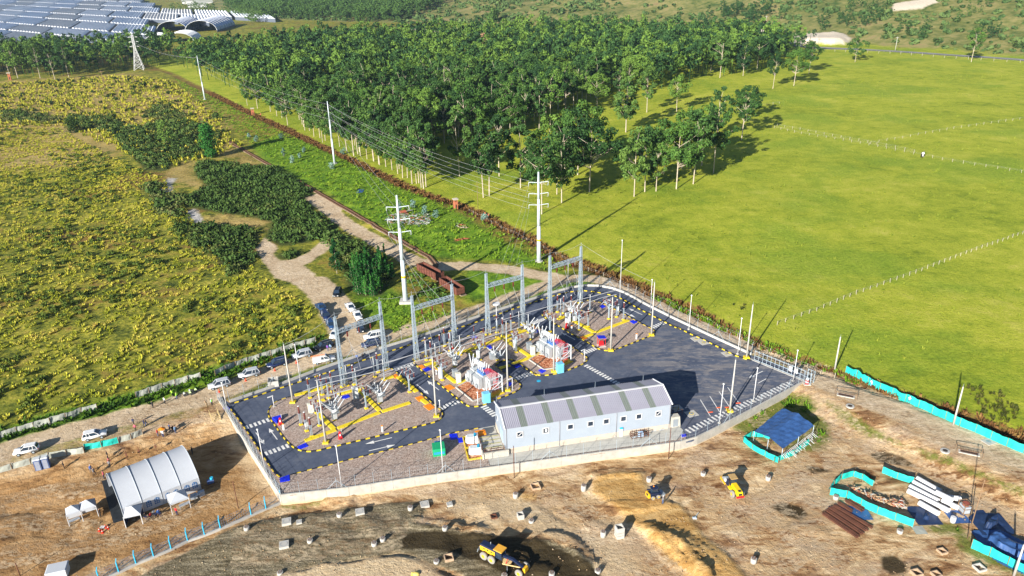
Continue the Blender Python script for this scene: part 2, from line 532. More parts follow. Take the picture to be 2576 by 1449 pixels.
GRAV = grs('h', [(-500,1150),(-180,985),(0,905),(250,845),(470,800),(750,762),(1050,712),(1420,665),(1850,628),(1960,640),(2010,700),(1980,800),(1880,860),(1960,880),(2200,925),(2420,960),(2576,1000),(2900,1040),(3400,1080),
                 (3700,1200),(3950,1500),(4000,1900),(2500,1500),(2350,1400),(2100,1330),(1850,1205),(1700,1190),(1270,1262),(900,1320),(520,1405),(300,1480),(-600,1700),(-1400,1900),(-1200,1500)])
Zn['grav'] = sdf(GRAV, X, Y)
BEIGE = grs('h', [(480,1425),(900,1335),(1270,1275),(1500,1240),(1700,1225),(1850,1240),(2090,1345),(2400,1500),(2300,1900),(-300,1900),(100,1560)])
WET = grs('i', [(-460,1010),(-350,975),(-100,955),(100,965),(420,1000),(800,1000),(1060,1085),(1300,1170),(1500,1270),(1680,1428),(1800,1700),(900,1700),(600,1400),(400,1290),(100,1180),(-200,1150),(-450,1140)])
WET2 = grs('k', [(530,1320),(620,1310),(700,1370),(690,1425),(600,1440),(530,1390)])
WET3 = grs('k', [(450,640),(540,615),(680,660),(770,725),(650,710),(520,690)])
WET4 = grs('j', [(1700,690),(1850,640),(2050,690),(2140,790),(2040,850),(1880,790)])
WET5 = grs('k', [(-10,700),(120,720),(225,745),(200,770),(60,780)])
Zn['wet'] = np.maximum.reduce([sdf(WET, X, Y), sdf(WET2, X, Y) , sdf(WET3, X, Y), sdf(WET4, X, Y), sdf(WET5, X, Y) - .3])
SAND = grs('i', [(1600,420),(1680,360),(1900,320),(2130,330),(2250,560),(2380,640),(2540,660),(2660,790),(2800,1000),(3050,1200),(3250,1428),(3350,1600),(2750,1600),(2500,1330),(2250,1080),(2080,900),(1900,740),(1760,640),(1600,520)])
SAND2 = grs('i', [(800,570),(850,530),(980,545),(1000,590),(900,610)])
Zn['sand'] = np.maximum(sdf(SAND, X, Y), sdf(SAND2, X, Y))
TENTZ = V_([(-400,1300),(0,1200),(250,1150),(480,1090),(560,1100),(700,1250),(640,1300),(250,1440),(100,1600),(-800,1700)])
Zn['tentz'] = sdf(TENTZ, X, Y)
PALE = np.maximum.reduce([sdf(BEIGE, X, Y), sdf(grs('i', [(0,720),(250,800),(600,840),(1100,960),(1500,1100),(1750,1300),(1800,1428),(2300,1500),(2100,1300),(1600,1000),(1300,800),(1000,640),(500,560),(100,600)]), X, Y),
                           sdf(V_([(548,1010),(566,1020),(700,1230),(690,1262),(640,1215),(560,1080)]), X, Y)])
Zn['pale'] = PALE
VEG = np.maximum.reduce([sdf(grs('f', [(700,1150),(900,1020),(1090,905),(1200,880),(1380,900),(1440,1000),(1400,1050),(1530,1120),(1550,1230),(1480,1360),(1250,1370),(900,1240),(740,1190)]), X, Y),
                         sdf(grs('k', [(130,270),(250,310),(480,460),(700,590),(720,605),(560,560),(400,510),(260,420)]), X, Y) - .2,
                         sdf(grs('k', [(780,600),(950,650),(1130,735),(1476,880),(1476,915),(1200,810),(950,700),(800,665)]), X, Y) - .1,
                         sdf(grs('k', [(800,1110),(950,1090),(1060,1100),(1120,1190),(1250,1280),(1476,1400),(1476,1449),(1200,1350),(1040,1260),(1010,1170),(870,1160)]), X, Y) - .1,
                         1.0 + pld(grs('h', [(480,650),(640,690),(780,650),(900,620)]), X, Y) - .8])
Zn['veg'] = VEG
SCRUB_P = [grs('p', pl) for pl in (
    [(60,80),(130,35),(230,28),(330,60),(420,120),(300,160),(170,165),(90,130)],
    [(-350,120),(-200,100),(-80,190),(50,200),(180,160),(420,150),(520,190),(670,250),(640,300),(640,380),(520,430),(330,440),(220,530),(60,520),(-30,420),(-120,360),(-190,250),(-380,215),(-560,160),(-540,120)],
    [(-1053,75),(-900,70),(-560,130),(-590,175),(-800,160),(-1053,150)],
    [(450,480),(560,450),(700,470),(900,500),(1090,500),(1200,570),(1300,640),(1390,710),(1290,730),(1340,800),(1400,860),(1540,960),(1540,1000),(1400,1060),(1250,1100),(1100,1110),(980,1040),(1040,930),(860,880),(640,860),(440,820),(350,800),(440,700),(540,640),(450,560)],
    [(30,650),(150,610),(190,650),(170,690),(330,720),(450,700),(420,800),(330,850),(400,900),(300,910),(150,860),(90,720)],
    [(280,960),(420,940),(600,960),(850,970),(960,1000),(930,1060),(900,1130),(920,1210),(860,1290),(800,1340),(700,1330),(600,1190),(420,1100),(330,1000)],
    [(1085,1180),(1180,1130),(1280,1160),(1240,1200),(1120,1215)],
    [(1500,1150),(1530,1050),(1600,1030),(1700,1060),(1800,1130),(1860,1170),(1900,1260),(1800,1240),(1660,1200),(1600,1240),(1540,1230)])]
SCRUB_P.append(grs('b', [(0,-420),(-40,-560),(120,-520),(430,-320),(560,-140),(900,-20),(1000,60),(880,330),(620,350),(460,240),(400,20),(250,-200)]))
Zn['scrub'] = np.maximum.reduce([sdf(p, X, Y) for p in SCRUB_P])
STRAW = V_([(-300,215),(0,205),(330,185),(460,230),(560,300),(560,370),(400,330),(200,420),(0,430),(-300,420)])
st2 = [grs('p', q_) for q_ in ([(440,440),(300,470),(250,560),(330,620),(500,680),(540,640),(450,560)],[(520,880),(700,860),(1040,910),(1010,980),(850,960),(500,950)],[(680,310),(800,380),(900,420),(960,490),(760,520),(700,480),(780,430),(640,430),(660,330)],[(-300,-40),(0,-80),(60,90),(60,150),(-60,160)])]
Zn['straw'] = np.maximum.reduce([sdf(STRAW, X, Y, 30) * .4] + [sdf(q_, X, Y) for q_ in st2])
Zn['hill'] = sdf(HB, X, Y, 40)
HR = [gr(*a)[:2] for a in [('V', 1875,78),('V', 1880,95),('V', 1905,104)]] + [gr('V', 2060,122)[:2], gr('V', 2200,127)[:2], gr('V', 2400,140)[:2], gr('V', 2575,152)[:2], gr('V', 2800,168)[:2]]
Zn['hroad'] = 3.2 + pld(HR, X, Y)
CUT = [gr('o', x, y)[:2] for x, y in [(540,290),(560,235),(600,205),(780,270),(800,300),(900,290),(1200,265),(1270,310),(1230,345),(800,340)]]
CUT2 = [gr('o', x, y)[:2] for x, y in [(1580,90),(1590,30),(1700,10),(1900,-20),(1950,10),(1800,70),(1650,80)]]
CUT3 = [gr('V', x, y)[:2] for x, y in [(980,78),(1010,70),(1180,70),(1170,88),(1050,84)]]
CUT4 = [gr('m', x, y)[:2] for x, y in [(1800,85),(1940,60),(1960,110),(1860,110)]]
Zn['cut'] = np.maximum.reduce([sdf(c_, X, Y) for c_ in (CUT, CUT2, CUT3, CUT4)])
plat = sdf(PLAT, X, Y)
TR = []
def track(c, pts, n=1, gap=1.6):
    P = rounded([Vector(p) for p in grs(c, pts)])
    for k in range(n):
        for s in (-gap / 2, gap / 2):
            L = []
            for i, p in enumerate(P):
                d = (P[min(i + 1, len(P) - 1)] - P[max(0, i - 1)]).normalized(); L.append(p + Vector((-d.y, d.x)) * (s + k * .55))
            TR.append(L)
track('k', [(-600,60),(0,700),(60,830),(120,1000),(40,1200),(-300,1449)],2)
track('k', [(60,160),(200,420),(420,600),(800,760),(1200,980),(1476,1180)],3)
track('k', [(150,150),(500,330),(900,500),(1476,760)],3)
track('k', [(0,480),(200,640),(250,800),(120,860),(-100,820)],2); track('k', [(-700,900),(-300,1000),(100,1300),(400,1449)],2)
track('i', [(100,620),(600,700),(1200,900),(1700,1180),(2200,1500)],3); track('i', [(1100,560),(1400,700),(2000,1100),(2500,1500)],2)
track('j', [(1050,650),(1500,640),(1800,760),(2241,1100)],2); track('j', [(1300,900),(1600,700),(1900,500),(2000,200)],2)
track('g', [(0,850),(300,760),(700,700),(900,650)],2); track('g', [(0,1050),(500,930),(850,1130),(1300,1000),(1900,760)],2); track('g', [(0,1300),(400,1250),(900,1150),(1500,960)],2)
track('g', [(-100,470),(300,390),(700,300),(1100,180),(1700,0)],2,1.4); track('f', [(1300,620),(1500,700),(1739,830)],3)
track('h', [(0,1250),(700,1180),(1300,1120),(1700,1080)],3,1.3); track('h', [(0,1050),(600,940),(1300,830),(1700,900),(1640,980)],2,1.0); track('H', [(-100,560),(200,470),(600,340),(900,230)],2,1.4)
Zn['tracks'] = np.maximum.reduce([pld(L, X, Y, 4) for L in TR])

# ---- real relief
H = macro(X, Y)
dirt_m = smooth(-1,1, Zn['dirt'])
wild = smooth(-1,2,-Zn['road']) * smooth(-1,2,-Zn['dirt']) * smooth(-1,1,-Zn['pasture'])
fade = 1 - smooth(250,520, Y)
tus = np.clip(fbm(X, Y, 2.6,21,3) * 1.6 + fbm(X, Y, 9,22,2) * .7,-.4,.8)
H += wild * fade * (.55 * np.maximum(tus, 0) + .25 * fbm(X, Y, 25,8,3) * 2)
H += smooth(0,3, Zn['pasture']) * (.5 * fbm(X, Y, 30,9,3) + .10 * fbm(X, Y, 1.7,10,2))
H += 1.2 * smooth(-3,0, Zn['ditch']) * .25 * (fbm(X, Y, 2.2,12,3) * 3) - .5 * np.exp(-(Zn['ditch'] / 1.1) ** 2)
rough_d = smooth(2,5, Zn['dirt']) * (1 - smooth(-1,1, Zn['road']))
H += rough_d * (.16 * fbm(X, Y, 3.5,31,4) + .22 * fbm(X * .6 + Y * .2, Y * 1.6,3.0,33,4) * smooth(.0,.25, fbm(X, Y, 14,34,2)))
nz = fbm(X, Y, 2.0,41,3)
H += .26 * smooth(-.25,.25, Zn['grav'] + nz * .8)
H += .42 * smooth(-.3,.3, sdf(BEIGE, X, Y) + nz * .6)
H += .28 * smooth(-.35,.35, sdf(SAND, X, Y) + nz * .8)
def rut(c, pts, w, h, se=50):
    global H
    d = pld(rounded(grs(c, pts)), X, Y, 4)
    H = H + h * np.exp(-((d + .3 * fbm(X, Y, 1.5, se, 3)) / w) ** 2) * (1 + 1.2 * fbm(X, Y, 1.2, se + 3,3))
BERM = [('i', [(1040,1060),(1180,1010),(1320,1060),(1420,1120),(1490,1210),(1540,1300)],.7,.42),
        ('i', [(900,1400),(950,1370),(1060,1380)],.6,.3),
        ('i', [(100,900),(250,930),(450,965)],.3,.2),('h', [(1900,860),(2100,880),(2400,930),(2576,970)],.35,.22),
        ('h', [(1000,590),(1100,560),(1180,590)],.7,.35)]
for c_, p_, w_, h_ in BERM: rut(c_, p_, w_, h_)
for k, (pl, hh) in enumerate([([(2200,930),(2450,1080),(2700,1340),(2850,1500)],.35),([(2360,1050),(2500,1100),(2700,1330),(2780,1428)],.25),([(2260,1000),(2350,1130),(2520,1300)],.25),
                              ([(2480,980),(2700,1110),(2900,1290)],.22),([(2560,1080),(2700,1230),(2800,1400)],.25),
                              ([(2300,1060),(2480,1200),(2640,1400)],-.2),([(1780,700),(2100,700),(2380,650)],.2),
                              ([(1290,740),(1500,850),(1650,900)],.15),([(1100,650),(1300,780),(1450,830)],-.15),([(1650,350),(1800,320),(2100,330)],.2),
                              ([(3750,950),(3900,900),(4050,950)],.12)]):
    rut('i', pl, .42, hh * 1.0,60 + k)
for k in range(9):   # wheel tracks curling over the tent ground and the gravel
    cx, cy = [(-66,74),(-64,73),(-62,72),(-70,76),(-58,74),(-4,73),(-3,72.5),(-30,69),(-28,68)][k]
    rr = [5,7,9,4,6,3,4,10,13][k]; a0 = [.2,.1,.3,3,1,2,2,.4,.4][k]
    for off in (0,.9):
        pl = [(cx + (rr + off) * cos(a0 + t * .25), cy + (rr + off) * sin(a0 + t * .25)) for t in range(9)]
        H += -.10 * np.exp(-(pld(pl, X, Y, 3) / .28) ** 2)
for k in range(7):   # long grader and wheel marks along the gravel road
    pl = rounded(grs('h', [(-200 + k * 10,1180 - k * 45),(400,1230 - k * 60),(1000,1130 - k * 58),(1700,1080 - k * 45)]))
    H += .07 * np.exp(-(pld(pl, X, Y, 3) / .3) ** 2) * (1 + 2 * fbm(X, Y, 3,90 + k, 2))
H += smooth(0,10, Zn['hill']) * fade * 0
H = np.where(plat > .35, np.minimum(H, -.30), H)
H = np.where((plat > -2.2) & (plat <= .35) & (Zn['dirt'] < .5) & (Y > 90), np.minimum(H, -.03), H)
for pr, dz in ((R1,.0),(R1b, .0)):
    pass
_cutbump = smooth(-2,6, sdf(CUT, X, Y)) * 5.0
H += _cutbump
nx, ny = len(gxs), len(gys)
idx = np.arange(nx * ny).reshape(ny, nx)
Fq = np.stack([idx[:-1, :-1], idx[:-1,1:], idx[1:, 1:], idx[1:, :-1]],-1).reshape(-1,4)
gme = npmesh('ground', np.stack([X, Y, H],-1), Fq, [], True)
for k, v in Zn.items():
    a = gme.attributes.new(k, 'FLOAT', 'POINT'); a.data.foreach_set('value', np.ascontiguousarray(v, np.float32))
HG = H.reshape(ny, nx)
def hz(x, y):
    """height of the built ground (bilinear)"""
    x = np.asarray(x, float); y = np.asarray(y, float)
    i = np.clip(np.searchsorted(gxs, x) - 1,0, nx - 2); j = np.clip(np.searchsorted(gys, y) - 1,0, ny - 2)
    fx = (x - gxs[i]) / (gxs[i + 1] - gxs[i]); fy = (y - gys[j]) / (gys[j + 1] - gys[j])
    return (HG[j, i] * (1 - fx) + HG[j, i + 1] * fx) * (1 - fy) + (HG[j + 1, i] * (1 - fx) + HG[j + 1, i + 1] * fx) * fy
def hz1(x, y): return float(hz(np.array([x]), np.array([y]))[0])
def on(c, x, y):
    """point on the built ground under a photo point"""
    p = gr(c, x, y); z = hz1(p.x, p.y)
    if p.y < 330:
        for _ in range(4):
            p = at(c, x, y, z); z = hz1(p.x, p.y)
    return Vector((p.x, p.y, z))
def zone(name, x, y):
    j = np.clip(np.searchsorted(gys, y),0, ny - 1); i = np.clip(np.searchsorted(gxs, x),0, nx - 1)
    return Zn[name].reshape(ny, nx)[j, i]

g = Mat('ground', .9,.15)
nF = g.noise(1.3,5,.7); nM = g.noise(.22,5,.65); nL = g.noise(.035,4,.6); nS = g.noise(5.0,4,.75)
nXL = g.noise(.012,3,.55)
def msk(name, w, nz=None, amp=.0, off=.0):
    a = g.attr(name)
    if nz is not None: a = g.math('ADD', a, g.math('MULTIPLY', g.math('SUBTRACT', nz, .5), amp))
    return g.ss(-w + off, w + off, a)
A = lambda a, b, k: g.math('ADD', g.math('MULTIPLY', a, k), g.math('MULTIPLY', b, 1 - k))
# rough grassland
gr_f = A(nF, nM, .45)
grass = g.ramp(gr_f, [(.38,(.035,.055,.010)),(.46,(.13,.15,.018)),(.53,(.29,.28,.032)),(.64,(.48,.40,.08))])
brownp = g.ramp(nS, [(.3,(.09,.035,.012)),(.7,(.30,.17,.06))])
col = g.mix(g.math('MULTIPLY', g.ss(.50,.60, A(nL, nM, .6)),.8), grass, brownp)
col = g.mix(g.math('MULTIPLY', g.ss(.52,.66, g.noise(.06,4,.6, stretch=(1,1.6,1), rot=.5)),.55), col, g.ramp(gr_f, [(.35,(.03,.06,.008)),(.65,(.15,.19,.02))]))
straw = g.ramp(A(nF, nL, .5),[(.35,(.16,.10,.03)),(.5,(.40,.29,.10)),(.68,(.52,.41,.18))])
col = g.mix(g.math('MULTIPLY', msk('straw', 3, nM, 14),.8), col, straw)
# pasture
past = g.ramp(A(nL, A(nM, nF, .55),.35),[(.36,(.12,.18,.012)),(.45,(.26,.32,.022)),(.54,(.38,.41,.038)),(.66,(.52,.48,.10))])
past = g.mix(g.math('MULTIPLY', g.ss(.50,.62, g.noise(.02,4,.6)),.55), past, g.ramp(nF, [(.35,(.11,.20,.015)),(.65,(.24,.37,.03))]))
past = g.mix(g.math('MULTIPLY', g.ss(.54,.66, nS),.65), past, (.07,.12,.012))
col = g.mix(msk('pasture', .8, nM, 3), col, past)
# vivid verge grass
vg = g.ramp(A(nF, nM, .5),[(.35,(.03,.09,.008)),(.5,(.11,.24,.012)),(.66,(.24,.36,.025))])
col = g.mix(g.math('MULTIPLY', msk('verge', 1.6, nM, 6),.85), col, vg)
# ditch bank
dt = g.ramp(nS, [(.3,(.06,.03,.015)),(.55,(.20,.11,.04)),(.75,(.22,.20,.04))])
col = g.mix(g.math('MULTIPLY', g.ss(-2.6,-.7, g.math('ADD', g.attr('ditch'), g.math('MULTIPLY', g.math('SUBTRACT', nF, .5),3.5))),.9), col, dt)
# scrub floor
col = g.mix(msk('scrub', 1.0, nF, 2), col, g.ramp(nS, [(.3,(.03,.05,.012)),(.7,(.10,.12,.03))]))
# hill
hl = g.ramp(A(nM, nL, .5),[(.36,(.05,.09,.02)),(.48,(.16,.17,.05)),(.58,(.26,.23,.09)),(.70,(.24,.15,.09))])
col = g.mix(msk('hill', 8, nL, 30), col, hl)
# roads and dirt
rd = g.ramp(A(nM, nF, .5),[(.36,(.36,.25,.15)),(.5,(.54,.42,.28)),(.64,(.68,.56,.41))])
rdg = g.ramp(A(nM, nF, .4),[(.3,(.34,.32,.30)),(.7,(.56,.54,.51))])
nD = g.noise(.20,7,.66, stretch=(1,2.6,1), rot=-.45, dist=.9)
nD2 = g.noise(1.3,5,.7, stretch=(1,1.8,1), rot=.5)
dirt = g.ramp(A(nD, A(nM, nD2,.6),.62),[(.38,(.13,.060,.025)),(.45,(.31,.175,.08)),(.51,(.50,.34,.18)),(.60,(.72,.56,.35))])
dirt = g.mix(g.math('MULTIPLY', g.ss(.48,.64, g.noise(.09,4,.6, stretch=(1,1.8,1))),.55), dirt, g.ramp(nD2,[(.36,(.36,.26,.17)),(.64,(.68,.56,.42))]))
tz = g.ramp(A(nD, A(nM, nD2,.5),.5),[(.38,(.13,.062,.022)),(.5,(.34,.195,.08)),(.62,(.50,.33,.17))])
dirt = g.mix(msk('tentz', 2.5, nM, 6), dirt, tz)
dirt = g.mix(g.math('MULTIPLY', msk('pale', 1.4, nM, 5),.75), dirt, g.ramp(nD2,[(.3,(.48,.36,.21)),(.7,(.68,.56,.38))]))
sand = g.ramp(A(nD, nD2,.6),[(.34,(.28,.14,.035)),(.5,(.50,.30,.10)),(.66,(.66,.45,.19))])
dirt = g.mix(g.math('MULTIPLY', msk('sand', .6, nF, 1.6),.88), dirt, sand)
nG = g.noise(.7,6,.72, stretch=(.5,3.0,1), rot=-.2)
grv = g.ramp(A(nG, nS, .55),[(.38,(.05,.04,.02)),(.5,(.17,.14,.085)),(.60,(.36,.31,.21))])
dirt = g.mix(msk('grav', .35, nF, 1.2), dirt, grv)
wet = g.ramp(nG, [(.3,(.022,.015,.006)),(.7,(.055,.040,.018))])
dirt = g.mix(g.math('MULTIPLY', msk('wet', .3, nM, .8),.95), dirt, wet)
col = g.mix(msk('dirt', .6, nM, 3.0), col, dirt)
col = g.mix(msk('road', .5, nM, 2.6), col, rd)
col = g.mix(msk('gravelly', .8, nM, 3.0), col, rdg)
col = g.mix(g.math('MULTIPLY', msk('veg', .7, nF, 3.5),.9), col, g.ramp(A(nF, nS, .5),[(.35,(.04,.07,.012)),(.5,(.12,.16,.02)),(.66,(.26,.24,.06))]))
col = g.mix(msk('hroad', .6), col, (.22,.22,.23))
col = g.mix(msk('cut', 2.0, nM, 8), col, g.ramp(nF, [(.3,(.48,.40,.30)),(.7,(.68,.62,.52))]))
g.out(col)
trk = g.attr('tracks')
col2 = g.mix(g.math('MULTIPLY', g.math('MULTIPLY', g.ss(-.42,-.12, trk), g.ss(.40,.58, nD2)),.55), col, g.mix(g.ss(.4,.6, nD),(.62,.50,.34),(.20,.12,.06)))
g.out(col2)
g.bump(g.math('ADD', g.math('MULTIPLY', nF, .7), g.math('MULTIPLY', nS, .3)),.9,.35)
gme.materials.append(g.m)
struct(put('ground', gme))

# asphalt hill road, real sheet
mb = MB()
rr_ = resample(rounded(HR, 2),6)
L_ = []; R_ = []
for i, p in enumerate(rr_):
    t = (rr_[min(i + 1, len(rr_) - 1)] - rr_[max(i - 1,0)]).normalized(); n = Vector((-t.y, t.x))
    a = p + n * 3.0; b = p - n * 3.0
    L_.append((a.x, a.y, hz1(a.x, a.y) + .35)); R_.append((b.x, b.y, hz1(b.x, b.y) + .35))
for i in range(len(rr_) - 1):
    mb.add([L_[i], R_[i], R_[i + 1], L_[i + 1]],[(0,1,2,3)])
struct(mb.build('hill_road', mat('worn asphalt', (.25,.25,.26),.8,0,.1,.3)))
# ================================================================== SUBSTATION YARD
asph = Mat('dark asphalt', .82,.3)
_n1 = asph.noise(.35,5,.65); _n2 = asph.noise(1.6,6,.7); _n3 = asph.noise(.12,4,.6)
_c = asph.ramp(asph.math('ADD', asph.math('MULTIPLY', _n1,.6), asph.math('MULTIPLY', _n2,.4)),[(.36,(.055,.070,.110)),(.52,(.080,.098,.145)),(.64,(.12,.135,.175))])
_g = asph.N.new('ShaderNodeVectorMath'); _g.operation = 'DISTANCE'; asph.L.new(asph.pos(), _g.inputs[0]); _g.inputs[1].default_value = (*at('f', 600,650)[:2],0)
_dust = asph.math('MULTIPLY', asph.ss(24,5, _g.outputs['Value']), asph.ss(.42,.66, asph.noise(.30,7,.62, stretch=(1,2.6,1), rot=.25, dist=.8)))
_c = asph.mix(asph.math('MULTIPLY', _dust, .7), _c, (.27,.25,.24))
_w = asph.N.new('ShaderNodeTexWave'); _w.wave_type = 'RINGS'; _w.inputs['Scale'].default_value = .22; _w.inputs['Distortion'].default_value = 6; _w.inputs['Detail'].default_value = 3
_mp = asph.N.new('ShaderNodeMapping'); _mp.inputs['Location'].default_value = (-at('f', 250,520)[0],-at('f', 250,520)[1],0); asph.L.new(asph.pos(), _mp.inputs[0]); asph.L.new(_mp.outputs[0], _w.inputs[0])
_ring = asph.math('MULTIPLY', asph.math('MULTIPLY', asph.ss(.93,.99, _w.outputs['Fac']), asph.ss(22,6, _g.outputs['Value'])), asph.ss(.45,.6, _n2))
_c = asph.mix(asph.math('MULTIPLY', _ring, .5), _c, (.36,.33,.31))
asph.out(_c); asph.bump(_n2,.12,.01)
def sheet(name, poly, z, m, thick=.0):
    mb = MB(); mb.prism([(p[0], p[1]) for p in poly], z - max(thick, .02), z)
    bm = bmesh.new(); me = mb.mesh(name, m); bm.from_mesh(me); bmesh.ops.triangulate(bm, faces=[f for f in bm.faces if len(f.verts) > 4]); bm.to_mesh(me); bm.free()
    return put(name, me)
struct(sheet('asphalt_yard', PLAT, .0, asph.m, .25))

pebble = Mat('pinkish yard gravel', .9,.2)
_p1 = pebble.noise(3.2,4,.9); _p2 = pebble.noise(.5,4,.6); _p3 = pebble.noise(7,3,.8)
pebble.out(pebble.mix(pebble.ss(.35,.7, _p2), pebble.ramp(pebble.math('ADD', pebble.math('MULTIPLY', _p1,.5), pebble.math('MULTIPLY', _p3,.5)),[(.36,(.13,.085,.065)),(.5,(.38,.285,.235)),(.62,(.62,.52,.45))]),
                      pebble.ramp(_p1,[(.35,(.17,.12,.10)),(.5,(.36,.29,.25)),(.66,(.58,.51,.46))])))
pebble.bump(_p1,1.0,.12)
redpeb = Mat('orange red pebbles', .9,.2)
_p1 = redpeb.noise(3.5,3,.8); redpeb.out(redpeb.ramp(_p1,[(.36,(.14,.03,.015)),(.5,(.50,.17,.07)),(.64,(.72,.50,.35))])); redpeb.bump(_p1,1.0,.12)

ISL1 = rounded(ats('a', [(1080,455),(900,512),(815,565),(768,640),(768,700),(860,830),(910,900),(960,970),(1020,1035),(1075,1085),(1150,1120),(1250,1137),(1380,1122),(1480,1095),(1590,1068),(1700,1043),(1810,1015),(1920,990),(2020,965)]) +
               ats('c', [(560,1440),(670,1412),(760,1385),(810,1345),(818,1290),(780,1245),(690,1172),(590,1082),(490,992),(400,912),(310,842),(225,772)]) + ats('b', [(940,1160),(640,1270),(430,1340),(200,1400)]),1, True)
ISL2 = rounded(ats('c', [(448,640),(465,680),(520,732),(610,812),(700,882),(795,952),(895,1032),(990,1108),(1045,1152),(1100,1195),(1165,1215),(1260,1205),(1350,1175),(1430,1132),(1505,1105),(1590,1075),(1665,1045),(1730,1015),(1768,970),(1755,935),(1700,895),
                      (1600,825),(1500,755),(1440,708),(1500,670),(1620,632),(1690,650),(1800,725),(1870,775),(1920,810),(1970,842)]) +
               ats('d', [(560,1410),(620,1448),(720,1455),(890,1422),(1060,1357),(1130,1322),(1168,1290),(1158,1260),(1090,1213),(950,1115),(800,1010),(640,945),(545,905),(480,888)]) +
               ats('c', [(1620,190),(1370,275),(1080,370),(800,460),(600,545),(480,600)]),1, True)
ISL3 = rounded(ats('d', [(675,800),(760,758),(860,705),(1000,668),(1130,652),(1230,662),(1330,688),(1450,752),(1560,805),(1700,888),(1850,960),(1888,990),(1862,1022),(1780,1052),(1620,1117),(1480,1170),(1420,1187),(1340,1190),(1270,1168),(1160,1097),(1020,1025),(900,955),(790,885),(690,822)]),1, True)
SBED = ats('h', [(440,372)]) + ats('h', [(600,330),(800,280),(1010,228),(1205,176),(1400,128),(1595,80),(1780,32),(1880,8)]) + ats('E', [(380,155),(480,130),(780,75),(930,560),(960,585)]) + ats('h', [(2560,262),(2200,318),(1700,400),(1250,462),(800,528),(560,560),(470,560),(400,440)])
SBED2 = ats('e', [(110,985),(800,885),(2150,700),(2210,640),(2240,640),(2240,690),(2150,722),(1300,850),(0,1010)])
WSTRIP = ats('a', [(285,600),(330,640),(420,760),(560,960),(700,1180),(840,1400)]) + ats('h', [(440,372),(400,440)]) + ats('a', [(830,1440),(620,1130),(430,830),(250,570)])
for nm, poly, m in (('gravel_bed', ISL1, pebble.m),('gravel_bed', ISL2, pebble.m),('gravel_bed', ISL3, pebble.m),('gravel_bed', SBED, pebble.m),('gravel_bed', SBED2, pebble.m),('gravel_bed', WSTRIP, pebble.m)):
    struct(sheet(nm, poly, .10, m, .11))
apron = ats('E', [(780,75),(1010,30),(1200,-10)]) + ats('e', [(200,540),(2100,480),(2210,590),(2215,640),(2150,690),(800,875),(130,975)])
struct(sheet('concrete_apron', apron, .06, mat('grey apron concrete', (.42,.42,.39),.85,0,.12,.7),.07))

# ---- kerbs: every painted block is a part
def kerb(label, line, closed=False, step=.72, dark=blackp, start=0, group='yellow and black kerbs'):
    pts = resample(line, step, closed)
    t = thing('painted_kerb', label, 'kerb', (pts[0].x, pts[0].y, 0),0, group)
    me_y = MB().box((0,0,.085),(step * .92,.16,.17), top=(.96,.8)).mesh('kerb_block_yellow', yellow)
    me_b = MB().box((0,0,.085),(step * .98,.20,.17), top=(.98,.85)).mesh('kerb_block_black', dark)
    for i, (a, b) in enumerate(zip(pts[:-1], pts[1:])):
        m = (a + b) / 2; d = b - a
        put('kerb_block', me_y if (i + start) % 2 else me_b, t, (m.x - pts[0].x, m.y - pts[0].y, .0), atan2(d.y, d.x))
    return t
kerb('yellow and black kerb round the gravel bed on the left of the yard', ISL1, True)
kerb('yellow and black kerb round the double gravel bed with both transformers', ISL2, True)
kerb('yellow and black kerb round the far gravel bed beside the red shelter', ISL3, True)
kerb('yellow and black kerb between asphalt and the gravel strip with the green box', ats('h', [(560,340),(800,278),(1010,226),(1205,174),(1400,126),(1595,78),(1780,30),(1880,6)]) + ats('E', [(380,152),(480,128),(700,88),(780,72)]))
kerb('yellow and black kerb along the narrow strip behind the left wall', ats('a', [(290,590),(330,640),(420,760),(560,960),(700,1180),(840,1390)]) + ats('h', [(440,365)]), step=.8)
kerb('yellow and black kerb along the rear perimeter wall of the yard', ats('a', [(300,560),(420,525),(520,495),(620,465),(800,400),(990,340),(1160,285),(1350,222),(1560,150)]) + ats('b', [(330,1190),(620,1090),(930,985),(1290,870),(1600,760),(1800,690)]) +
     ats('d', [(0,880),(250,790),(480,710),(700,640),(850,592),(1000,562),(1120,552),(1230,562),(1340,585)]), step=.75)
kerb('yellow and black kerb along the far right perimeter wall up to the gate', ats('d', [(1340,585),(1450,605),(1560,655),(1690,735),(1840,812),(1990,888),(2140,962)]) + ats('f', [(170,292),(265,330),(355,375),(470,425),(600,490),(740,560),(870,602)]), step=.75)

# ---- painted markings
paint = mat('road paint', (.72,.72,.70),.7,0,.10)
def zebra(label, c0, p0, c1, p1, n, length=1.05, width=.36):
    a = at(c0, *p0); b = at(c1, *p1); d = b - a; L = d.length; d.normalize(); rz = atan2(d.y, d.x)
    t = thing('zebra_crossing', label, 'crosswalk', (a.x, a.y, .004), rz, 'zebra crossings in the yard')
    me = MB().box((0,0,.003),(width, length, .006)).mesh('stripe', paint)
    for i in range(n): put('stripe', me, t, (L * i / (n - 1),0,0))
zebra('zebra crossing over the left lane next to the blue and red covers', 'a', (510,835), 'a', (765,748),6)
zebra('zebra crossing over the left lane at the front corner of the gravel bed', 'a', (745,1155), 'a', (1000,1062),6)
zebra('zebra crossing at the front end of the lane between the two gravel beds', 'c', (795,1225), 'c', (995,1145),6)
zebra('zebra crossing leading from the transformer bed to the building corner', 'c', (1315,1205), 'c', (1445,1310),6)
zebra('zebra crossing at the rear end of the lane between the two gravel beds', 'c', (240,760), 'c', (440,695),6)
zebra('zebra crossing in front of the short lane between the transformers', 'c', (1690,872), 'c', (1890,800),7)
zebra('zebra crossing at the rear end of the far lane', 'd', (560,903), 'd', (700,852),8)
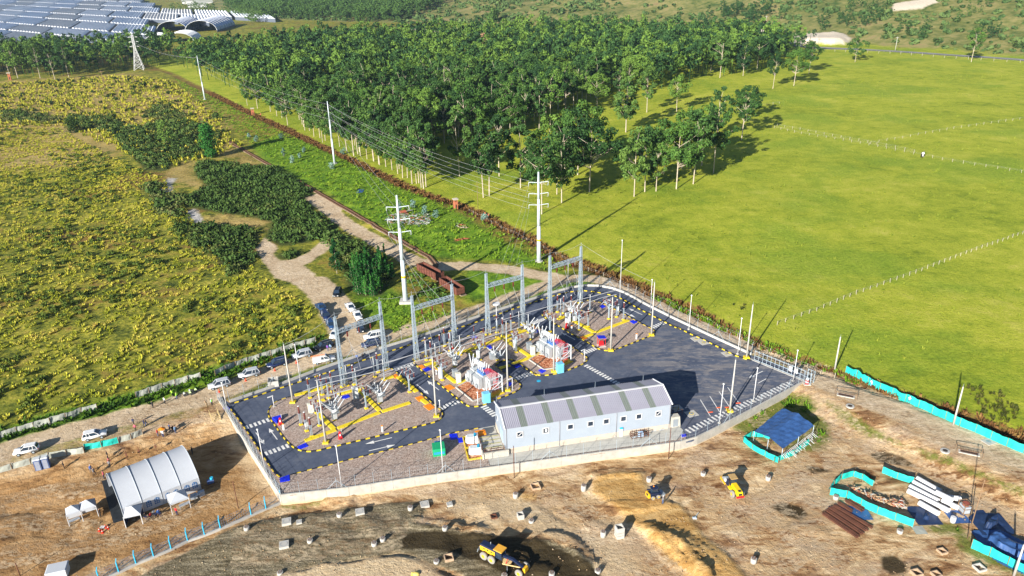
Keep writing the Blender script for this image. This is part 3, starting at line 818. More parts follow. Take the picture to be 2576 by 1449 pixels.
zebra('zebra crossing at the front end of the far lane by the red shelter', 'd', (1090,1222), 'd', (1245,1165),7)
zebra('zebra crossing running from the second transformer bed towards the building roof', 'd', (1150,1345), 'e', (1565,118),15,.9)
zebra('zebra crossing between the far gravel bed and the right hand wall', 'd', (1858,937), 'd', (1980,888),6)
zebra('short zebra crossing behind the blue cover on the far bed', 'd', (1315,690), 'd', (1400,655),4)
zebra('long zebra walkway along the wall from the gate to the building', 'f', (1195,795), 'f', (335,1195),30,1.15,.34)
def arrow(label, c, tail, head, w=.10):
    a = at(c, *tail); b = at(c, *head); d = b - a; L = d.length
    mb = MB(); mb.box((L * .36,0,.003),(L * .72,.14,.006)); mb.prism([(L * .68,-.36),(L, 0),(L * .68,.36)],.0,.007)
    o = mb.build('lane_arrow', paint, loc=(a.x, a.y, .004), rz=atan2(d.y, d.x))
    tag(o, label, 'road marking', 'white lane arrows')
arrow('white arrow pointing away from the camera in the left lane', 'a', (880,985),(778,848))
arrow('white arrow pointing towards the camera in the left lane', 'a', (620,900),(724,1042))
arrow('white arrow pointing away in the lane between the first two gravel beds', 'c', (770,1005),(628,893))
arrow('white arrow pointing to the front in the lane between the first two gravel beds', 'c', (503,938),(648,1057))
arrow('white arrow pointing right in the front lane before the gravel strip', 'h', (1400,78),(1690,10))
arrow('white arrow pointing left in the front lane before the gravel strip', 'A', (1110,752),(820,822))
arrow('white arrow in the far lane beside the second transformer', 'd', (1030,1068),(888,994))
arrow('white arrow pointing away near the far right wall', 'd', (1745,805),(1603,738))
arrow('white arrow pointing to the front near the far right wall', 'd', (1500,750),(1672,833))
arrow('white arrow inside the yard near the sliding gate', 'f', (970,688),(848,746))
for i, (p, q) in enumerate([((440,930),(525,1070)),((520,900),(605,1035)),((600,862),(690,995)),((672,825),(765,955)),((930,790),(1000,752))]):
    a = at('f', *p); b = at('f', *q); d = b - a
    tag(MB().box((d.length / 2,0,.003),(d.length, .12,.006)).build('parking_line', paint, loc=(a.x, a.y, .004), rz=atan2(d.y, d.x)),
        ['white parking line nearest the building gable', 'second white parking line from the building', 'third white parking line, before the concrete mast', 'white parking line behind the concrete mast', 'short white line near the gate'][i], 'road marking', 'white parking bay lines')
def cover(name, label, cat, c, pts, m, z=.10, h=.06, group=None):
    P = [at(c, *p, z)[:2] for p in pts]; cx = sum(p[0] for p in P) / len(P); cy = sum(p[1] for p in P) / len(P)
    mb = MB(); loc = [(p[0] - cx, p[1] - cy) for p in P]
    mb.prism(loc, 0, h, 0,[(x * .96, y * .96) for x, y in loc])
    if len(P) == 4:
        for k in (.33,.66):
            a = Vector(loc[0]).lerp(Vector(loc[1]), k); b = Vector(loc[3]).lerp(Vector(loc[2]), k)
            mb.bar((a.x, a.y, h),(b.x, b.y, h),.05,.03)
    o = mb.build(name, m, loc=(cx, cy, z)); return tag(o, label, cat, group)
def quad(cx, cy, w, h, sk=.35):
    return [(cx - w / 2, cy - h * .25),(cx + w * .15, cy - h / 2),(cx + w / 2, cy + h * .2),(cx - w * .15, cy + h / 2)]
for lab, c, pts in [('orange trench cover at the rear left corner of the left gravel bed', 'c', [(200,830),(250,808),(290,850),(235,868)]),
                    ('orange trench cover at the rear corner of the middle bed beside a blue one', 'c', [(510,715),(565,698),(612,735),(555,752)]),
                    ('orange trench cover on the yellow duct by the lane, right edge of left bed', 'c', [(478,1100),(560,1072),(612,1118),(530,1148)]),
                    ('large orange cover nearest the front right corner of the left bed', 'c', [(580,1200),(665,1168),(722,1218),(650,1255)]),
                    ('large orange cover on the middle bed left of the red pebbles', 'c', [(830,960),(905,938),(968,982),(880,1014)]),
                    ('orange cover at the rear corner of the second transformer bed', 'd', [(550,935),(600,932),(630,960),(580,972)]),
                    ('orange cover on the far bed at the end of the yellow duct', 'd', [(1080,1042),(1120,1030),(1165,1055),(1125,1073)])]:
    cover('orange_cover', lab, 'cover', c, pts, orange, group='orange trench covers')
for lab, c, pts in [('blue cover on the gravel behind the first switch fan', 'a', [(1650,462),(1740,438),(1762,468),(1680,500)]),
                    ('blue cover at the front corner of the left bed', 'a', [(1120,1072),(1225,1025),(1258,1065),(1150,1106)]),
                    ('blue cover at the front corner of the strip behind the left wall', 'h', [(440,372),(545,335),(550,398),(445,418)]),
                    ('dark blue cover in the shaded strip near the corner mast', 'a', [(220,600),(275,585),(310,615),(245,638)]),
                    ('blue cover beside the orange one at the rear of the middle bed', 'c', [(572,750),(640,725),(680,755),(612,785)]),
                    ('blue cover near the rear kerb behind the second gantry', 'c', [(1145,358),(1205,340),(1245,360),(1185,384)]),
                    ('small blue cover left of the second switch fan', 'c', [(1350,470),(1395,458),(1415,498),(1370,512)]),
                    ('blue cover on the yellow duct in the short lane', 'c', [(1660,700),(1720,682),(1775,712),(1712,738)]),
                    ('blue cover behind the base of the red cable frame', 'c', [(1580,925),(1630,905),(1665,925),(1630,962)]),
                    ('blue cover on the second transformer bed near its left kerb', 'd', [(638,1395),(690,1378),(728,1400),(680,1428)]),
                    ('blue cover in the short lane before the second transformer bed', 'd', [(368,1338),(415,1322),(455,1345),(405,1368)]),
                    ('small blue cover beside the orange cover behind the second transformer', 'd', [(595,965),(630,960),(645,988),(608,1002)]),
                    ('blue cover on the far bed between the switch fan and the kerb', 'd', [(1288,712),(1325,700),(1360,718),(1322,738)]),
                    ('blue cover at the right end of the far yellow duct', 'd', [(1612,875),(1650,862),(1698,880),(1655,903)]),
                    ('larger blue cover by the kerb next to the yellow edged transformers', 'E', [(388,145),(495,138),(512,210),(410,222)]),
                    ('smaller blue cover touching the yellow edging', 'E', [(508,200),(570,190),(580,252),(518,262)]),
                    ('blue cover lying at the end of the zebra walkway', 'e', [(2185,640),(2240,628),(2250,655),(2200,665)])]:
    cover('blue_cover', lab, 'cover', c, pts, bluet, group='blue plastic covers')
for i, (c, x, y, lab) in enumerate([('f', 405,415, 'manhole slab with yellow ring by the right kerb, furthest from the gate'),('f', 470,445, 'manhole slab with yellow ring, middle one along the right kerb'),('f', 670,540, 'manhole slab with yellow ring by the kerb nearest the gate'),
                                    ('f', 365,1050, 'manhole slab with yellow ring in the shade line near the building gable'),('f', 240,1003, 'manhole slab in the building shade'),
                                    ('f', 780,352, 'manhole slab on the sandy road behind the right wall'),('f', 895,437, 'manhole slab on the sandy road near the gate'),('k', 1240,555, 'manhole slab beside the long teal screen')]):
    p = on(c, x, y) if c == 'k' or i in (5,6) else at(c, x, y)
    t = thing('manhole', lab, 'manhole', (p.x, p.y, p.z + .0),.35, 'square manhole slabs')
    s_ = 1.5 if c == 'k' else 1.7
    MB().box((0,0,.02),(s_, s_ * .9,.08)).build('slab', concrete_w, t)
    MB().cyl((0,0,.05),(0,0,.075),.36,.36,16,0).build('ring', yellow if i < 5 else galv_d, t)
    MB().cyl((0,0,.07),(0,0,.09),.26,.26,16,0).build('lid', galv_d, t)
for i, (x, y) in enumerate([(525,1037),(597,998),(668,996),(760,960)]):
    p = at('f', x, y)
    tag(MB().box((0,0,.05),(.75,.16,.1), top=(.95,.6)).build('wheel_stop', mat('orange red rubber', (.6,.09,.02)), loc=(p.x, p.y, .0), rz=.1),
        ['wheel stop in the bay nearest the building', 'wheel stop between second and third parking lines', 'wheel stop left of the concrete mast foot', 'wheel stop behind the concrete mast foot'][i], 'wheel stop', 'orange wheel stops')
_p = at('c', 1980,895)
tag(MB().cyl((0,0,0),(0,0,.02),.36,.36,16).build('round_lid', mat('sky blue paint', (.02,.38,.62)), loc=(_p.x, _p.y, .003)), 'round sky blue lid on the asphalt behind the building', 'manhole cover')

# ---- yellow cable trenches, built from cover plates
plate_me = MB().box((0,0,.07),(.96,.72,.14), top=(.97,.96)).mesh('cover_plate', mat('yellow trench plate', (.70,.55,.02),.6,0,.10,2))
def trench(label, segs, z=.09):
    first = at(segs[0][0], *segs[0][1][0])
    t = thing('cable_trench', label, 'cable trench', (first.x, first.y, z),0, 'yellow cable trenches')
    for c, line in segs:
        P = [at(c, *p)[:2] for p in line]
        for a, b in zip(P[:-1], P[1:]):
            q = resample([a, b],1.0)
            for u, v in zip(q[:-1], q[1:]):
                m = (u + v) / 2; d = v - u
                o = put('cover_plate', plate_me, t, (m.x - first.x, m.y - first.y, 0), atan2(d.y, d.x)); o.scale.x = d.length
trench('yellow cable trench branching over the left gravel bed', [('A', [(160,795),(390,715),(500,675)]),('A', [(285,475),(480,668)]),('A', [(520,660),(980,485)]),('A', [(760,245),(975,465)]),('A', [(1000,478),(1310,378)]),
                                                      ('A', [(50,300),(200,260),(450,190)]),('A', [(380,345),(300,370)]),('A', [(520,290),(800,215)]),('A', [(1000,130),(1130,92)]),('c', [(270,850),(440,985),(500,1035)]),('c', [(560,1125),(630,1180)])])
trench('yellow cable trench running through the first transformer bay', [('c', [(600,712),(700,680)]),('c', [(700,690),(850,830),(980,925)]),('c', [(1000,930),(1110,885)]),('c', [(900,600),(1240,490),(1540,380),(1650,345)]),('c', [(1130,545),(1220,610)])])
trench('yellow cable trench running through the second transformer bay', [('c', [(1570,400),(1700,490),(1880,610)]),('c', [(1880,615),(1820,640),(1660,700)]),('c', [(1630,712),(1500,752)]),('c', [(1900,605),(2000,560)]),('d', [(430,1005),(520,970)]),('d', [(350,1060),(280,1085)])])
trench('yellow cable trench crossing the far gravel bed', [('d', [(1600,870),(1400,945),(1250,1000)]),('d', [(1235,1000),(1100,920),(975,858)]),('d', [(1220,1015),(1130,1048)]),('d', [(925,830),(850,862)])])

# ---- oil pits with red pebbles
def pit(label, c, pts):
    P = [at(c, *p, .1)[:2] for p in pts]; o0 = P[0]
    t = thing('oil_pit', label, 'pebble pit', (o0[0], o0[1],.1),0, 'concrete pits filled with red pebbles')
    L = [(p[0] - o0[0], p[1] - o0[1]) for p in P]
    MB().prism(L, -.05,.05).build('pebble_fill', redpeb.m, t)
    mb = MB()
    for i in range(len(L)):
        a, b = L[i], L[(i + 1) % len(L)]; mb.bar((a[0], a[1],.06),(b[0], b[1],.06),.18,.22)
    mb.build('concrete_rim', concrete_w, t)
pit('red pebble pit under the first transformer', 'c', [(975,975),(1110,905),(1440,940),(1400,1060),(1185,1145)])
pit('red pebble pit under the second transformer', 'd', [(545,1285),(640,1225),(900,1270),(840,1370),(700,1390)])

# ---- perimeter wall, fence and gate
def wall_run(name, label, line, z0, z1, th=.22, m=concrete_w, panel=3.0, group=None):
    P = resample(line, panel)
    t = thing(name, label, 'wall', (P[0].x, P[0].y, 0),0, group)
    for a, b in zip(P[:-1], P[1:]):
        d = b - a; L = d.length; mid = (a + b) / 2 - P[0]
        MB().box((0,0,(z0 + z1) / 2),(L - .02, th, z1 - z0)).build('wall_panel', m, t, (mid.x, mid.y, 0), atan2(d.y, d.x))
    return t
wallm = Mat('rendered perimeter wall', .85,.2)
_w1 = wallm.noise(.9,5,.65); _w2 = wallm.noise(.5,4,.6, stretch=(1,1,.25))
_z = wallm.N.new('ShaderNodeSeparateXYZ'); wallm.L.new(wallm.pos(), _z.inputs[0])
_cc = wallm.ramp(_w1,[(.3,(.33,.32,.29)),(.7,(.48,.46,.42))])
_cc = wallm.mix(wallm.math('MULTIPLY', wallm.ss(-.75,-1.15, wallm.math('ADD', _z.outputs[2], wallm.math('MULTIPLY', _w2,.35))),.75), _cc, (.56,.42,.24))
wallm.out(_cc)
pl = [Vector(p) for p in PLAT]
FRONTW = pl[0:10]; LEFTW = [pl[31], pl[0]]; BACKW = pl[12:31] ; NEARGATE = [pl[9], pl[10]]
wall_run('perimeter_wall', 'pale rendered front wall of the yard facing the bare earth', FRONTW, -1.7,.28, m=wallm.m, group='perimeter walls of the yard')
wall_run('perimeter_wall', 'pale rendered left wall of the yard beside the sandy slope', LEFTW, -1.7,.28, m=wallm.m, group='perimeter walls of the yard')
wall_run('perimeter_wall', 'low pale wall curving behind the gantries along the rear and right side', BACKW, -.5,.42, m=concrete_w, group='perimeter walls of the yard')
post_me = MB().cyl((0,0,0),(0,0,1.75),.03,.03,5).cyl((0,0,1.75),(0,.25,2.05),.025,.025,4).mesh('post', galv)
def fence(label, line, z0=.28, h=1.7, step=2.45, out=1, braces=True, group='wire mesh perimeter fences'):
    P = resample(line, step)
    t = thing('mesh_fence', label, 'fence', (P[0].x, P[0].y, 0),0, group)
    for i, a in enumerate(P):
        d = (P[min(i + 1, len(P) - 1)] - P[max(0, i - 1)])
        put('post', post_me, t, (a.x - P[0].x, a.y - P[0].y, z0), atan2(d.y, d.x) + (pi if out < 0 else 0))
        if braces and i % 6 == 3:
            u = d.normalized() * 1.3
            MB().bar((0,0,1.3),(u.x, u.y, 0),.05).bar((0,0,1.3),(-u.x, -u.y, 0),.05).build('brace', galv, t, (a.x - P[0].x, a.y - P[0].y, z0))
    mb = MB()
    for a, b in zip(P[:-1], P[1:]):
        a = a - P[0]; b = b - P[0]
        for k in (.05, h * .33, h * .66, h):
            mb.bar((a.x, a.y, z0 + k),(b.x, b.y, z0 + k),.012)
        nn = 9
        for j in range(1, nn):
            q = a.lerp(b, j / nn); mb.bar((q.x, q.y, z0 + .04),(q.x, q.y, z0 + h),.007)
    mb.build('wire_mesh', wire_m, t)
    return t
fence('wire mesh fence on the front wall facing the bare earth', FRONTW, out=-1)
fence('wire mesh fence on the left wall above the sandy slope', LEFTW, out=-1, step=1.9)
fence('wire mesh fence behind the gantries along the rear wall', BACKW[::-1], z0=.42, out=1)
# sliding gate
ga = at('f', 897,598); gb = at('f', 1322,772); gd = gb - ga
t = thing('sliding_gate', 'galvanised sliding gate closing the right hand side of the yard', 'gate', (ga.x, ga.y, 0), atan2(gd.y, gd.x))
L = gd.length
mb = MB()
for z in (.25,1.0,1.9): mb.bar((0,0, z),(L, 0, z),.08)
mb.build('gate_rail', galv, t)
bar_me = MB().bar((0,0,.1),(0,0,2.1),.06).mesh('gate_bar', galv)
for i in range(13): put('gate_bar', bar_me, t, (L * i / 12,0,0))
MB().box((L * .72,-.06,1.25),(.55,.04,.9)).build('sign_panel', white, t)
MB().box((L * .83,-.06,1.25),(.55,.04,.9)).build('sign_panel', white, t)
MB().box((L / 2,0,.03),(L + 1.5,.35,.06)).build('gate_track', concrete_w, t)
mb = MB()
for x in (L + .1, L + .7, L + 1.3): mb.bar((x, -.5,0),(x, -.5,2.2),.07); mb.bar((x, .6,0),(x, .6,2.2),.07)
for z in (.3,1.2,2.1): mb.bar((L + .1,-.5, z),(L + 1.3,-.5, z),.05); mb.bar((L + .1,.6, z),(L + 1.3,.6, z),.05); mb.bar((L + 1.3,-.5, z),(L + 1.3,.6, z),.05)
mb.build('gate_cage', galv, t)
_p = on('f', 1343,800)
t = thing('traffic_drum', 'red and white striped drum on a slab outside the gate corner', 'traffic drum', tuple(_p))
MB().box((0,0,.06),(1.1,.8,.12)).build('slab', concrete_w, t)
for k in range(4): MB().cyl((0,0,.12 + k * .25),(0,0,.37 + k * .25),.26,.25,12).build('band', redp if k % 2 == 0 else white, t)
# ================================================================== CONTROL BUILDING
bo = at('e', 300,850); be = at('e', 2065,575)
brz = atan2((be - bo).y, (be - bo).x); BL = (be - bo).length
BD = 6.9; EAVE = 4.45; RID = 5.55
t = thing('control_building', 'long white metal control building with ribbed roof and skylight strips', 'building', (bo.x, bo.y, 0), brz)
wm = mat('white cladding', (.31,.36,.43),.5,0,.05,.6)
wins = [.085,.245,.395,.515,.61,.715,.81,.93]
def plane_z(u, v, tt):  return 0
WX = []
for x, y in [(453,636),(733,592),(998,551),(1215,518),(1385,493),(1570,467),(1736,443),(1947,411)]:
    # intersect the view ray with the front wall plane
    d = ray('e', x, y); n = Vector((-sin(brz), cos(brz),0)); k = (Vector((bo.x, bo.y, 0)) - Vector((0,0, CAMH))).dot(n) / d.dot(n)
    P = Vector((0,0, CAMH)) + d * k; WX.append(((P - Vector((bo.x, bo.y, 0))).dot(Vector((cos(brz), sin(brz),0))), P.z))
# walls with window openings on the front
mb = MB(); ww, wh = .80,.80
zb = .9
xs = [0] + [v for x, z in WX for v in (x - ww / 2, x + ww / 2)] + [BL]
wz = sum(z for x, z in WX) / len(WX)
th = .15
for i in range(0, len(xs) - 1,1):
    a, b = xs[i], xs[i + 1]
    if i % 2 == 0: mb.box(((a + b) / 2, th / 2,(zb + EAVE) / 2),(b - a, th, EAVE - zb))
    else:
        mb.box(((a + b) / 2, th / 2,(zb + wz - wh / 2) / 2),(b - a, th, wz - wh / 2 - zb))
        mb.box(((a + b) / 2, th / 2,(EAVE + wz + wh / 2) / 2),(b - a, th, EAVE - wz - wh / 2))
mb.box((BL / 2, BD - th / 2,(zb + EAVE) / 2),(BL, th, EAVE - zb))
gab = [(th, zb),(BD - th, zb),(BD - th, EAVE),(BD * .5, RID),(th, EAVE)]
for x0 in (.0, BL - th):
    vs = [(x0, p[0], p[1]) for p in gab] + [(x0 + th, p[0], p[1]) for p in gab]
    mb.add(vs, [(0,1,2,3,4),(9,8,7,6,5)] + [((i + 1) % 5, i, 5 + i, 5 + (i + 1) % 5) for i in range(5)])
mb.build('wall', wm, t)
MB().box((BL / 2, BD / 2,.45),(BL + .1, BD + .1,.9)).build('plinth', mat('block plinth', (.48,.42,.35),.85,0,.12,2), t)
fr_me = None
for x, z in WX:
    mb = MB()
    for sx in (-1,1): mb.box((sx * (ww / 2 + .03),-.03,0),(.09,.10, wh + .15))
    for sz in (-1,1): mb.box((0,-.03, sz * (wh / 2 + .03)),(ww, .10,.09))
    w = mb.build('window', white, t, (x, 0, wz))
    gl = MB().box((0,.09,0),(ww - .02,.02, wh - .02)).build('pane', glass, w)
for k in (0,1,7):
    x, z = WX[k]
    o_ = MB().box((0,0,0),(.32 if k == 1 else .7,.02,.42 if k == 1 else .10), M=Matrix.Rotation(0 if k == 1 else -.75,3, 'Y')).build('window_note', white, t, (x + (.05 if k == 1 else .05),.06, wz - .05))
for x in (.15, BL * .318, BL * .662, BL - .15): 
    mb = MB(); mb.cyl((x, -.06,.25),(x, -.06, EAVE),.05,.05,6)
    mb.box((x, -.06,.15),(.12,.12,.2))
    mb.build('downpipe', mat('grey downpipe', (.25,.26,.29)), t)
# ribbed roof: two slopes with individual ribbed sheets, skylights between
rib_w = mat('pale ribbed roof sheet', (.33,.33,.40),.5,.1,.05,.5); rib_s = mat('grey green skylight sheet', (.19,.22,.20),.4,.1,.08)
def ribbed(w, slopeL, rise, n, m, name, ox, front=True):
    mb = MB(); p = w / n
    vs = []; 
    for j, (yy, zz) in enumerate(((0,0),(slopeL, rise))):
        for i in range(n):
            x = i * p
            for dx, dz in ((0,0),(p * .62,0),(p * .70,.055),(p * .92,.055)):
                vs.append((x + dx, yy, zz + dz))
        vs.append((w, yy, zz))
    m_ = len(vs) // 2
    fs = [(i, i + 1, m_ + i + 1, m_ + i) for i in range(m_ - 1)]
    if not front: fs = [f[::-1] for f in fs]
    mb.add(vs, fs)
    return mb
sk = [(.095,.135),(.245,.283),(.395,.433),(.54,.578),(.715,.752),(.862,.90)]
xx = 0; segs = []
for a, b in sk: segs += [(xx, a, 0),(a, b, 1)]; xx = b
segs.append((xx, 1.0,0))
OV = .25; sl = (RID - EAVE) / (BD / 2)
for a, b, s in segs:
    w = (b - a) * (BL + .2); x0 = a * (BL + .2) - .1
    n = max(2, int(round(w / .28)))
    for fr in (True, False):
        mb = ribbed(w - .01, BD / 2 + OV, (RID - EAVE) + OV * sl, n, None, '', x0, fr)
        nm = 'skylight' if s else 'roof_sheet'
        o_ = mb.build(nm, rib_s if s else rib_w, t, (x0,-OV, EAVE - OV * sl + .05 - .02 * s))
        if not fr: o_.location.y = BD + OV; o_.scale.y = -1
MB().box((BL / 2, BD / 2, RID + .10),(BL + .3,.35,.06)).build('ridge_cap', white, t)
for x0 in (-.12, BL + .02):
    mb = MB()
    for y0, y1 in ((-OV, BD / 2),(BD + OV, BD / 2)):
        mb.bar((x0 + .05, y0, EAVE - OV * sl + .08),(x0 + .05, y1, RID + .08),.14,.22)
    mb.build('roof_trim', mat('white trim', (.72,.75,.78)), t)
for k, x in enumerate((.2, BL * .3, BL * .62, BL * .93)): MB().cyl((x, BD - .2, EAVE),(x, BD - .2, EAVE + 1.25),.03,.02,5).build('lightning_rod', galv, t)
o_ = MB().box((-.04,2.4,1.95),(.06,1.6,2.1)).build('door', mat('blue grey door', (.33,.45,.60)), t)
MB().box((-.09,2.9,1.9),(.04,.05,.3)).build('handle', galv_d, o_)
w = MB().box((-.03,5.6,2.6),(.06,.7,.7)).build('window', white, t); MB().box((-.075,5.6,2.6),(.03,.55,.55)).build('pane', glass, w)
# entrance platform with steps at the left gable
pm = mat('ramp concrete', (.45,.43,.38),.85,0,.12)
mb = MB(); mb.box((-1.75,2.6,.35),(3.3,3.0,.7)); mb.box((-3.35,1.9,.5),(.2,5.0,1.0)); mb.box((-1.4,-.35,.5),(3.6,.25,1.0))
for k in range(4): mb.box((-1.6,.95 - k * .3,.62 - k * .17),(3.0,.3,.16))
mb.build('entrance_platform', pm, t)
mb = MB()
for y0 in (1.1,2.0,2.9,3.8): mb.bar((-3.2, y0,.75),(-.3, y0,.75),.06)
mb.build('grating_bar', mat('olive steel', (.30,.28,.10)), t)
mb = MB()
for z in (.9,1.2,1.5): mb.bar((-3.1,-.2, z),(-.2,-.2, z),.05)
for x in (-3.1,-2.1,-1.1,-.2): mb.bar((x, -.2,.6),(x, -.2,1.6),.05)
for y0 in (.5,2,3.5): mb.bar((-3.3, y0,.9),(-3.3, y0,1.8),.05)
mb.bar((-3.3,0,1.75),(-3.3,4,1.75),.05)
mb.build('handrail', rust, t)
MB().box((-2.7,5.0,.75),(1.5,1.0,.3)).build('orange_sheet', orange, t)
# doorway block at the right gable
mb = MB(); mb.box((BL + .95,.5,.95),(1.7,.9,1.9), top=(.75,1))
mb.build('side_porch', pm, t); MB().box((BL + .95,.03,.85),(.8,.04,1.3)).build('door', galv_d, t)
mb = MB()
for x in (BL + .6, BL + 1.6, BL + 2.6, BL + 3.4):
    for y0 in (3.0,4.4): mb.bar((x, y0,0),(x, y0,1.0),.05)
for z in (.5,1.0): mb.bar((BL + .6,3, z),(BL + 3.4,3, z),.05); mb.bar((BL + .6,4.4, z),(BL + 3.4,4.4, z),.05)
mb.build('ramp_railing', rust, t)
# things at the foot of the front wall
p = at('e', 1540,655)
t = thing('wall_unit', 'slim blue topped air unit standing at the front wall', 'air unit', (p.x, p.y, .06), brz)
MB().box((0,0,.65),(.42,.4,1.3)).build('housing', white, t); MB().box((0,0,1.42),(.46,.44,.24)).build('cap', mat('sky blue paint'), t)
p = at('e', 1740,665)
t = thing('pipe_rack', 'rusty tubular rack with railings on the apron before the building', 'rack', (p.x, p.y, .06), brz)
mb = MB()
for z in (.15,.5,.85):
    mb.bar((-1.3,-.35, z),(1.3,-.35, z),.05); mb.bar((-1.3,.35, z),(1.3,.35, z),.05)
    mb.bar((-1.3,-.35, z),(-1.3,.35, z),.05); mb.bar((1.3,-.35, z),(1.3,.35, z),.05)
mb.build('rail', rust, t)
post_ = MB().bar((0,0,0),(0,0,1.0),.06).mesh('post', rust)
for x in (-1.3,-.65,0,.65,1.3):
    for y in (-.35,.35): put('post', post_, t, (x, y, 0))
MB().box((.2,0,.45),(.7,.5,.7)).build('crate', mat('pale blue panel', (.35,.48,.66)), t)
MB().cyl((-1.3,0,.1),(1.3,0,.1),.06,.06,6).build('pipe', galv, t)
for i, (x, y) in enumerate([(412,818),(500,803),(1893,590),(1975,578)]):
    p = at('e', x, y, .07)
    tag(MB().box((0,0,.02),(.75,.45,.04)).build('blue_slab', mat('pale blue panel'), loc=(p.x, p.y, .07), rz=brz),
        ['pale blue slab nearest the left corner of the apron', 'second pale blue slab by the left corner of the building', 'pale blue slab right of the rusty rack', 'pale blue slab nearest the right end of the front wall'][i], 'slab', 'pale blue slabs on the apron')
# fenced auxiliary transformers
for i, (c, pts, bx) in enumerate([('E', [(575,192),(655,180),(700,305),(605,340)],(690,270)),('E', [(610,350),(850,300),(905,455),(650,495)],(760,420))]):
    P = [at(c, *q, .1) for q in ([(575,195),(800,160),(850,300),(610,340)] if i == 0 else pts)]
    o0 = P[0]; t = thing('auxiliary_transformer', ['grey auxiliary transformer in yellow edging, the one nearer the asphalt lane', 'grey auxiliary transformer in yellow edging, the one nearer the front wall'][i], 'transformer', (o0.x, o0.y, .1),0, 'pad mounted transformers in yellow edging')
    mb = MB(); Lc = [(q.x - o0.x, q.y - o0.y) for q in P]
    for a, b in zip(Lc, Lc[1:] + Lc[:1]): mb.bar((a[0], a[1],.1),(b[0], b[1],.1),.16,.24)
    mb.build('yellow_edging', yellow, t); MB().prism(Lc, -.02,.03).build('pebble_fill', redpeb.m, t)
    cx = sum(a[0] for a in Lc) / 4; cy = sum(a[1] for a in Lc) / 4
    gp = mat('pale grey enclosure', (.55,.58,.60),.45)
    MB().box((cx - .3, cy, .55),(1.1,1.0,1.1), top=(.95,.9)).build('tank', gp, t)
    MB().box((cx + .45, cy, .65),(.55,.9,1.3)).build('cabinet', white, t)
    MB().box((cx + .30, cy - .1,1.35),(.3,.8,.08)).build('blue_lid', mat('sky blue paint'), t)
    mb = MB()
    for k in range(5): mb.box((cx - .95, cy - .4 + k * .2,.5),(.2,.05,.8))
    mb.build('cooling_fin', gp, t)
p = at('E', 262,440,.1)
t = thing('generator_box', 'green container with blue skirt on the front gravel strip', 'generator', (p.x, p.y, .1),.18)
MB().box((0,.85,.62),(1.75,1.7,1.24)).build('body', mat('green enclosure', (.01,.33,.14),.5), t)
MB().box((0,-.005,.55),(1.5,.06,.34)).build('blue_lettering', mat('blue print', (.02,.25,.55)), t)
MB().box((.89,.85,.6),(.05,1.6,1.1)).build('side_panel', mat('blue black panel', (.02,.05,.2)), t)
MB().box((.1,2.15,.5),(1.1,.7,.8)).build('rear_unit', mat('blue unit', (.03,.20,.42)), t)
# ================================================================== SWITCHYARD EQUIPMENT
foot_me = MB().box((0,0,.12),(.55,.55,.26), top=(.75,.75)).mesh('footing', yellow)
def gantry(label, a, b, h, hb):
    a = Vector((a.x, a.y, .1)); b = Vector((b.x, b.y, .1)); d = b - a; L = d.length
    t = thing('line_gantry', label, 'gantry', tuple(a), atan2(d.y, d.x), 'steel line gantries')
    col = MB(); w0, w1 = .36,.12
    N = 13
    for sx in (-1,1):
        for sy in (-1,1): col.bar((sx * w0, sy * w0 * .8,.2),(sx * w1, sy * w1, h),.11)
    for k in range(N):
        z = .3 + (h - .4) * k / N; z2 = .3 + (h - .4) * (k + 1) / N; w = w0 + (w1 - w0) * z / h; v = w0 + (w1 - w0) * z2 / h
        for s in (-1,1):
            col.bar((-w, s * w * .9, z),(w, s * w * .9, z),.06); col.bar((s * w, -w * .9, z),(s * w, w * .9, z),.06)
            e = 1 if k % 2 else -1
            col.bar((-w * e, s * w * .9, z),(v * e, s * v * .9, z2),.05); col.bar((s * w, -w * e * .9, z),(s * v, v * e * .9, z2),.05)
    col.cyl((0,0, h),(0,0, h + .9),.03,.02,5); col.bar((-.35,0, h),(.35,0, h),.08)
    me = col.mesh('column', galv)
    for x in (0, L):
        put('column', me, t, (x, 0,0))
        for s in (-1,1): put('footing', foot_me, t, (x + s * .32,0,-.02))
    bm_ = MB(); w = .28
    for sy in (-1,1):
        for sz in (-1,1): bm_.bar((.2, sy * w, hb + sz * w),(L - .2, sy * w, hb + sz * w),.10)
    n = 10
    for k in range(n + 1):
        x = .2 + (L - .4) * k / n
        for s in (-1,1): bm_.bar((x, s * w, hb - w),(x, s * w, hb + w),.05); bm_.bar((x, -w, hb + s * w),(x, w, hb + s * w),.07)
        if k < n:
            x2 = .2 + (L - .4) * (k + 1) / n
            for s in (-1,1): bm_.bar((x, s * w, hb - w if k % 2 else hb + w),(x2, s * w, hb + w if k % 2 else hb - w),.05)
    bm_.build('beam', galv, t)
    ins = MB().cyl((0,0,0),(0,0,-1.25),.11,.11,6,1)
    for k in range(5): ins.cyl((0,0,-.1 - k * .25),(0,0,-.18 - k * .25),.15,.15,6,1)
    ime = ins.mesh('insulator_string', [galv, brownpor])
    drops = []
    for k in (.22,.48,.74):
        put('insulator_string', ime, t, (L * k, 0, hb - .3))
        sag = [(L * k, 0, hb - 1.6)]
        for j in range(1,7):
            u = j / 6; sag.append((L * k + .5 * sin(u * pi),-3.2 * u ** 1.5, hb - 1.6 - (hb - 5.6) * u ** .7))
        MB().path(sag, .025,4).build('drop_conductor', wire_m, t)
        M = Matrix.Rotation(atan2(d.y, d.x),4, 'Z'); drops.append(Vector(a) + M.to_3x3() @ Vector((L * k, .3, hb)))
    M = Matrix.Rotation(atan2(d.y, d.x),3, 'Z')
    tops = [Vector(a) + Vector((0,0, h + .6)), Vector(b) + Vector((0,0, h + .6))]
    return drops, tops
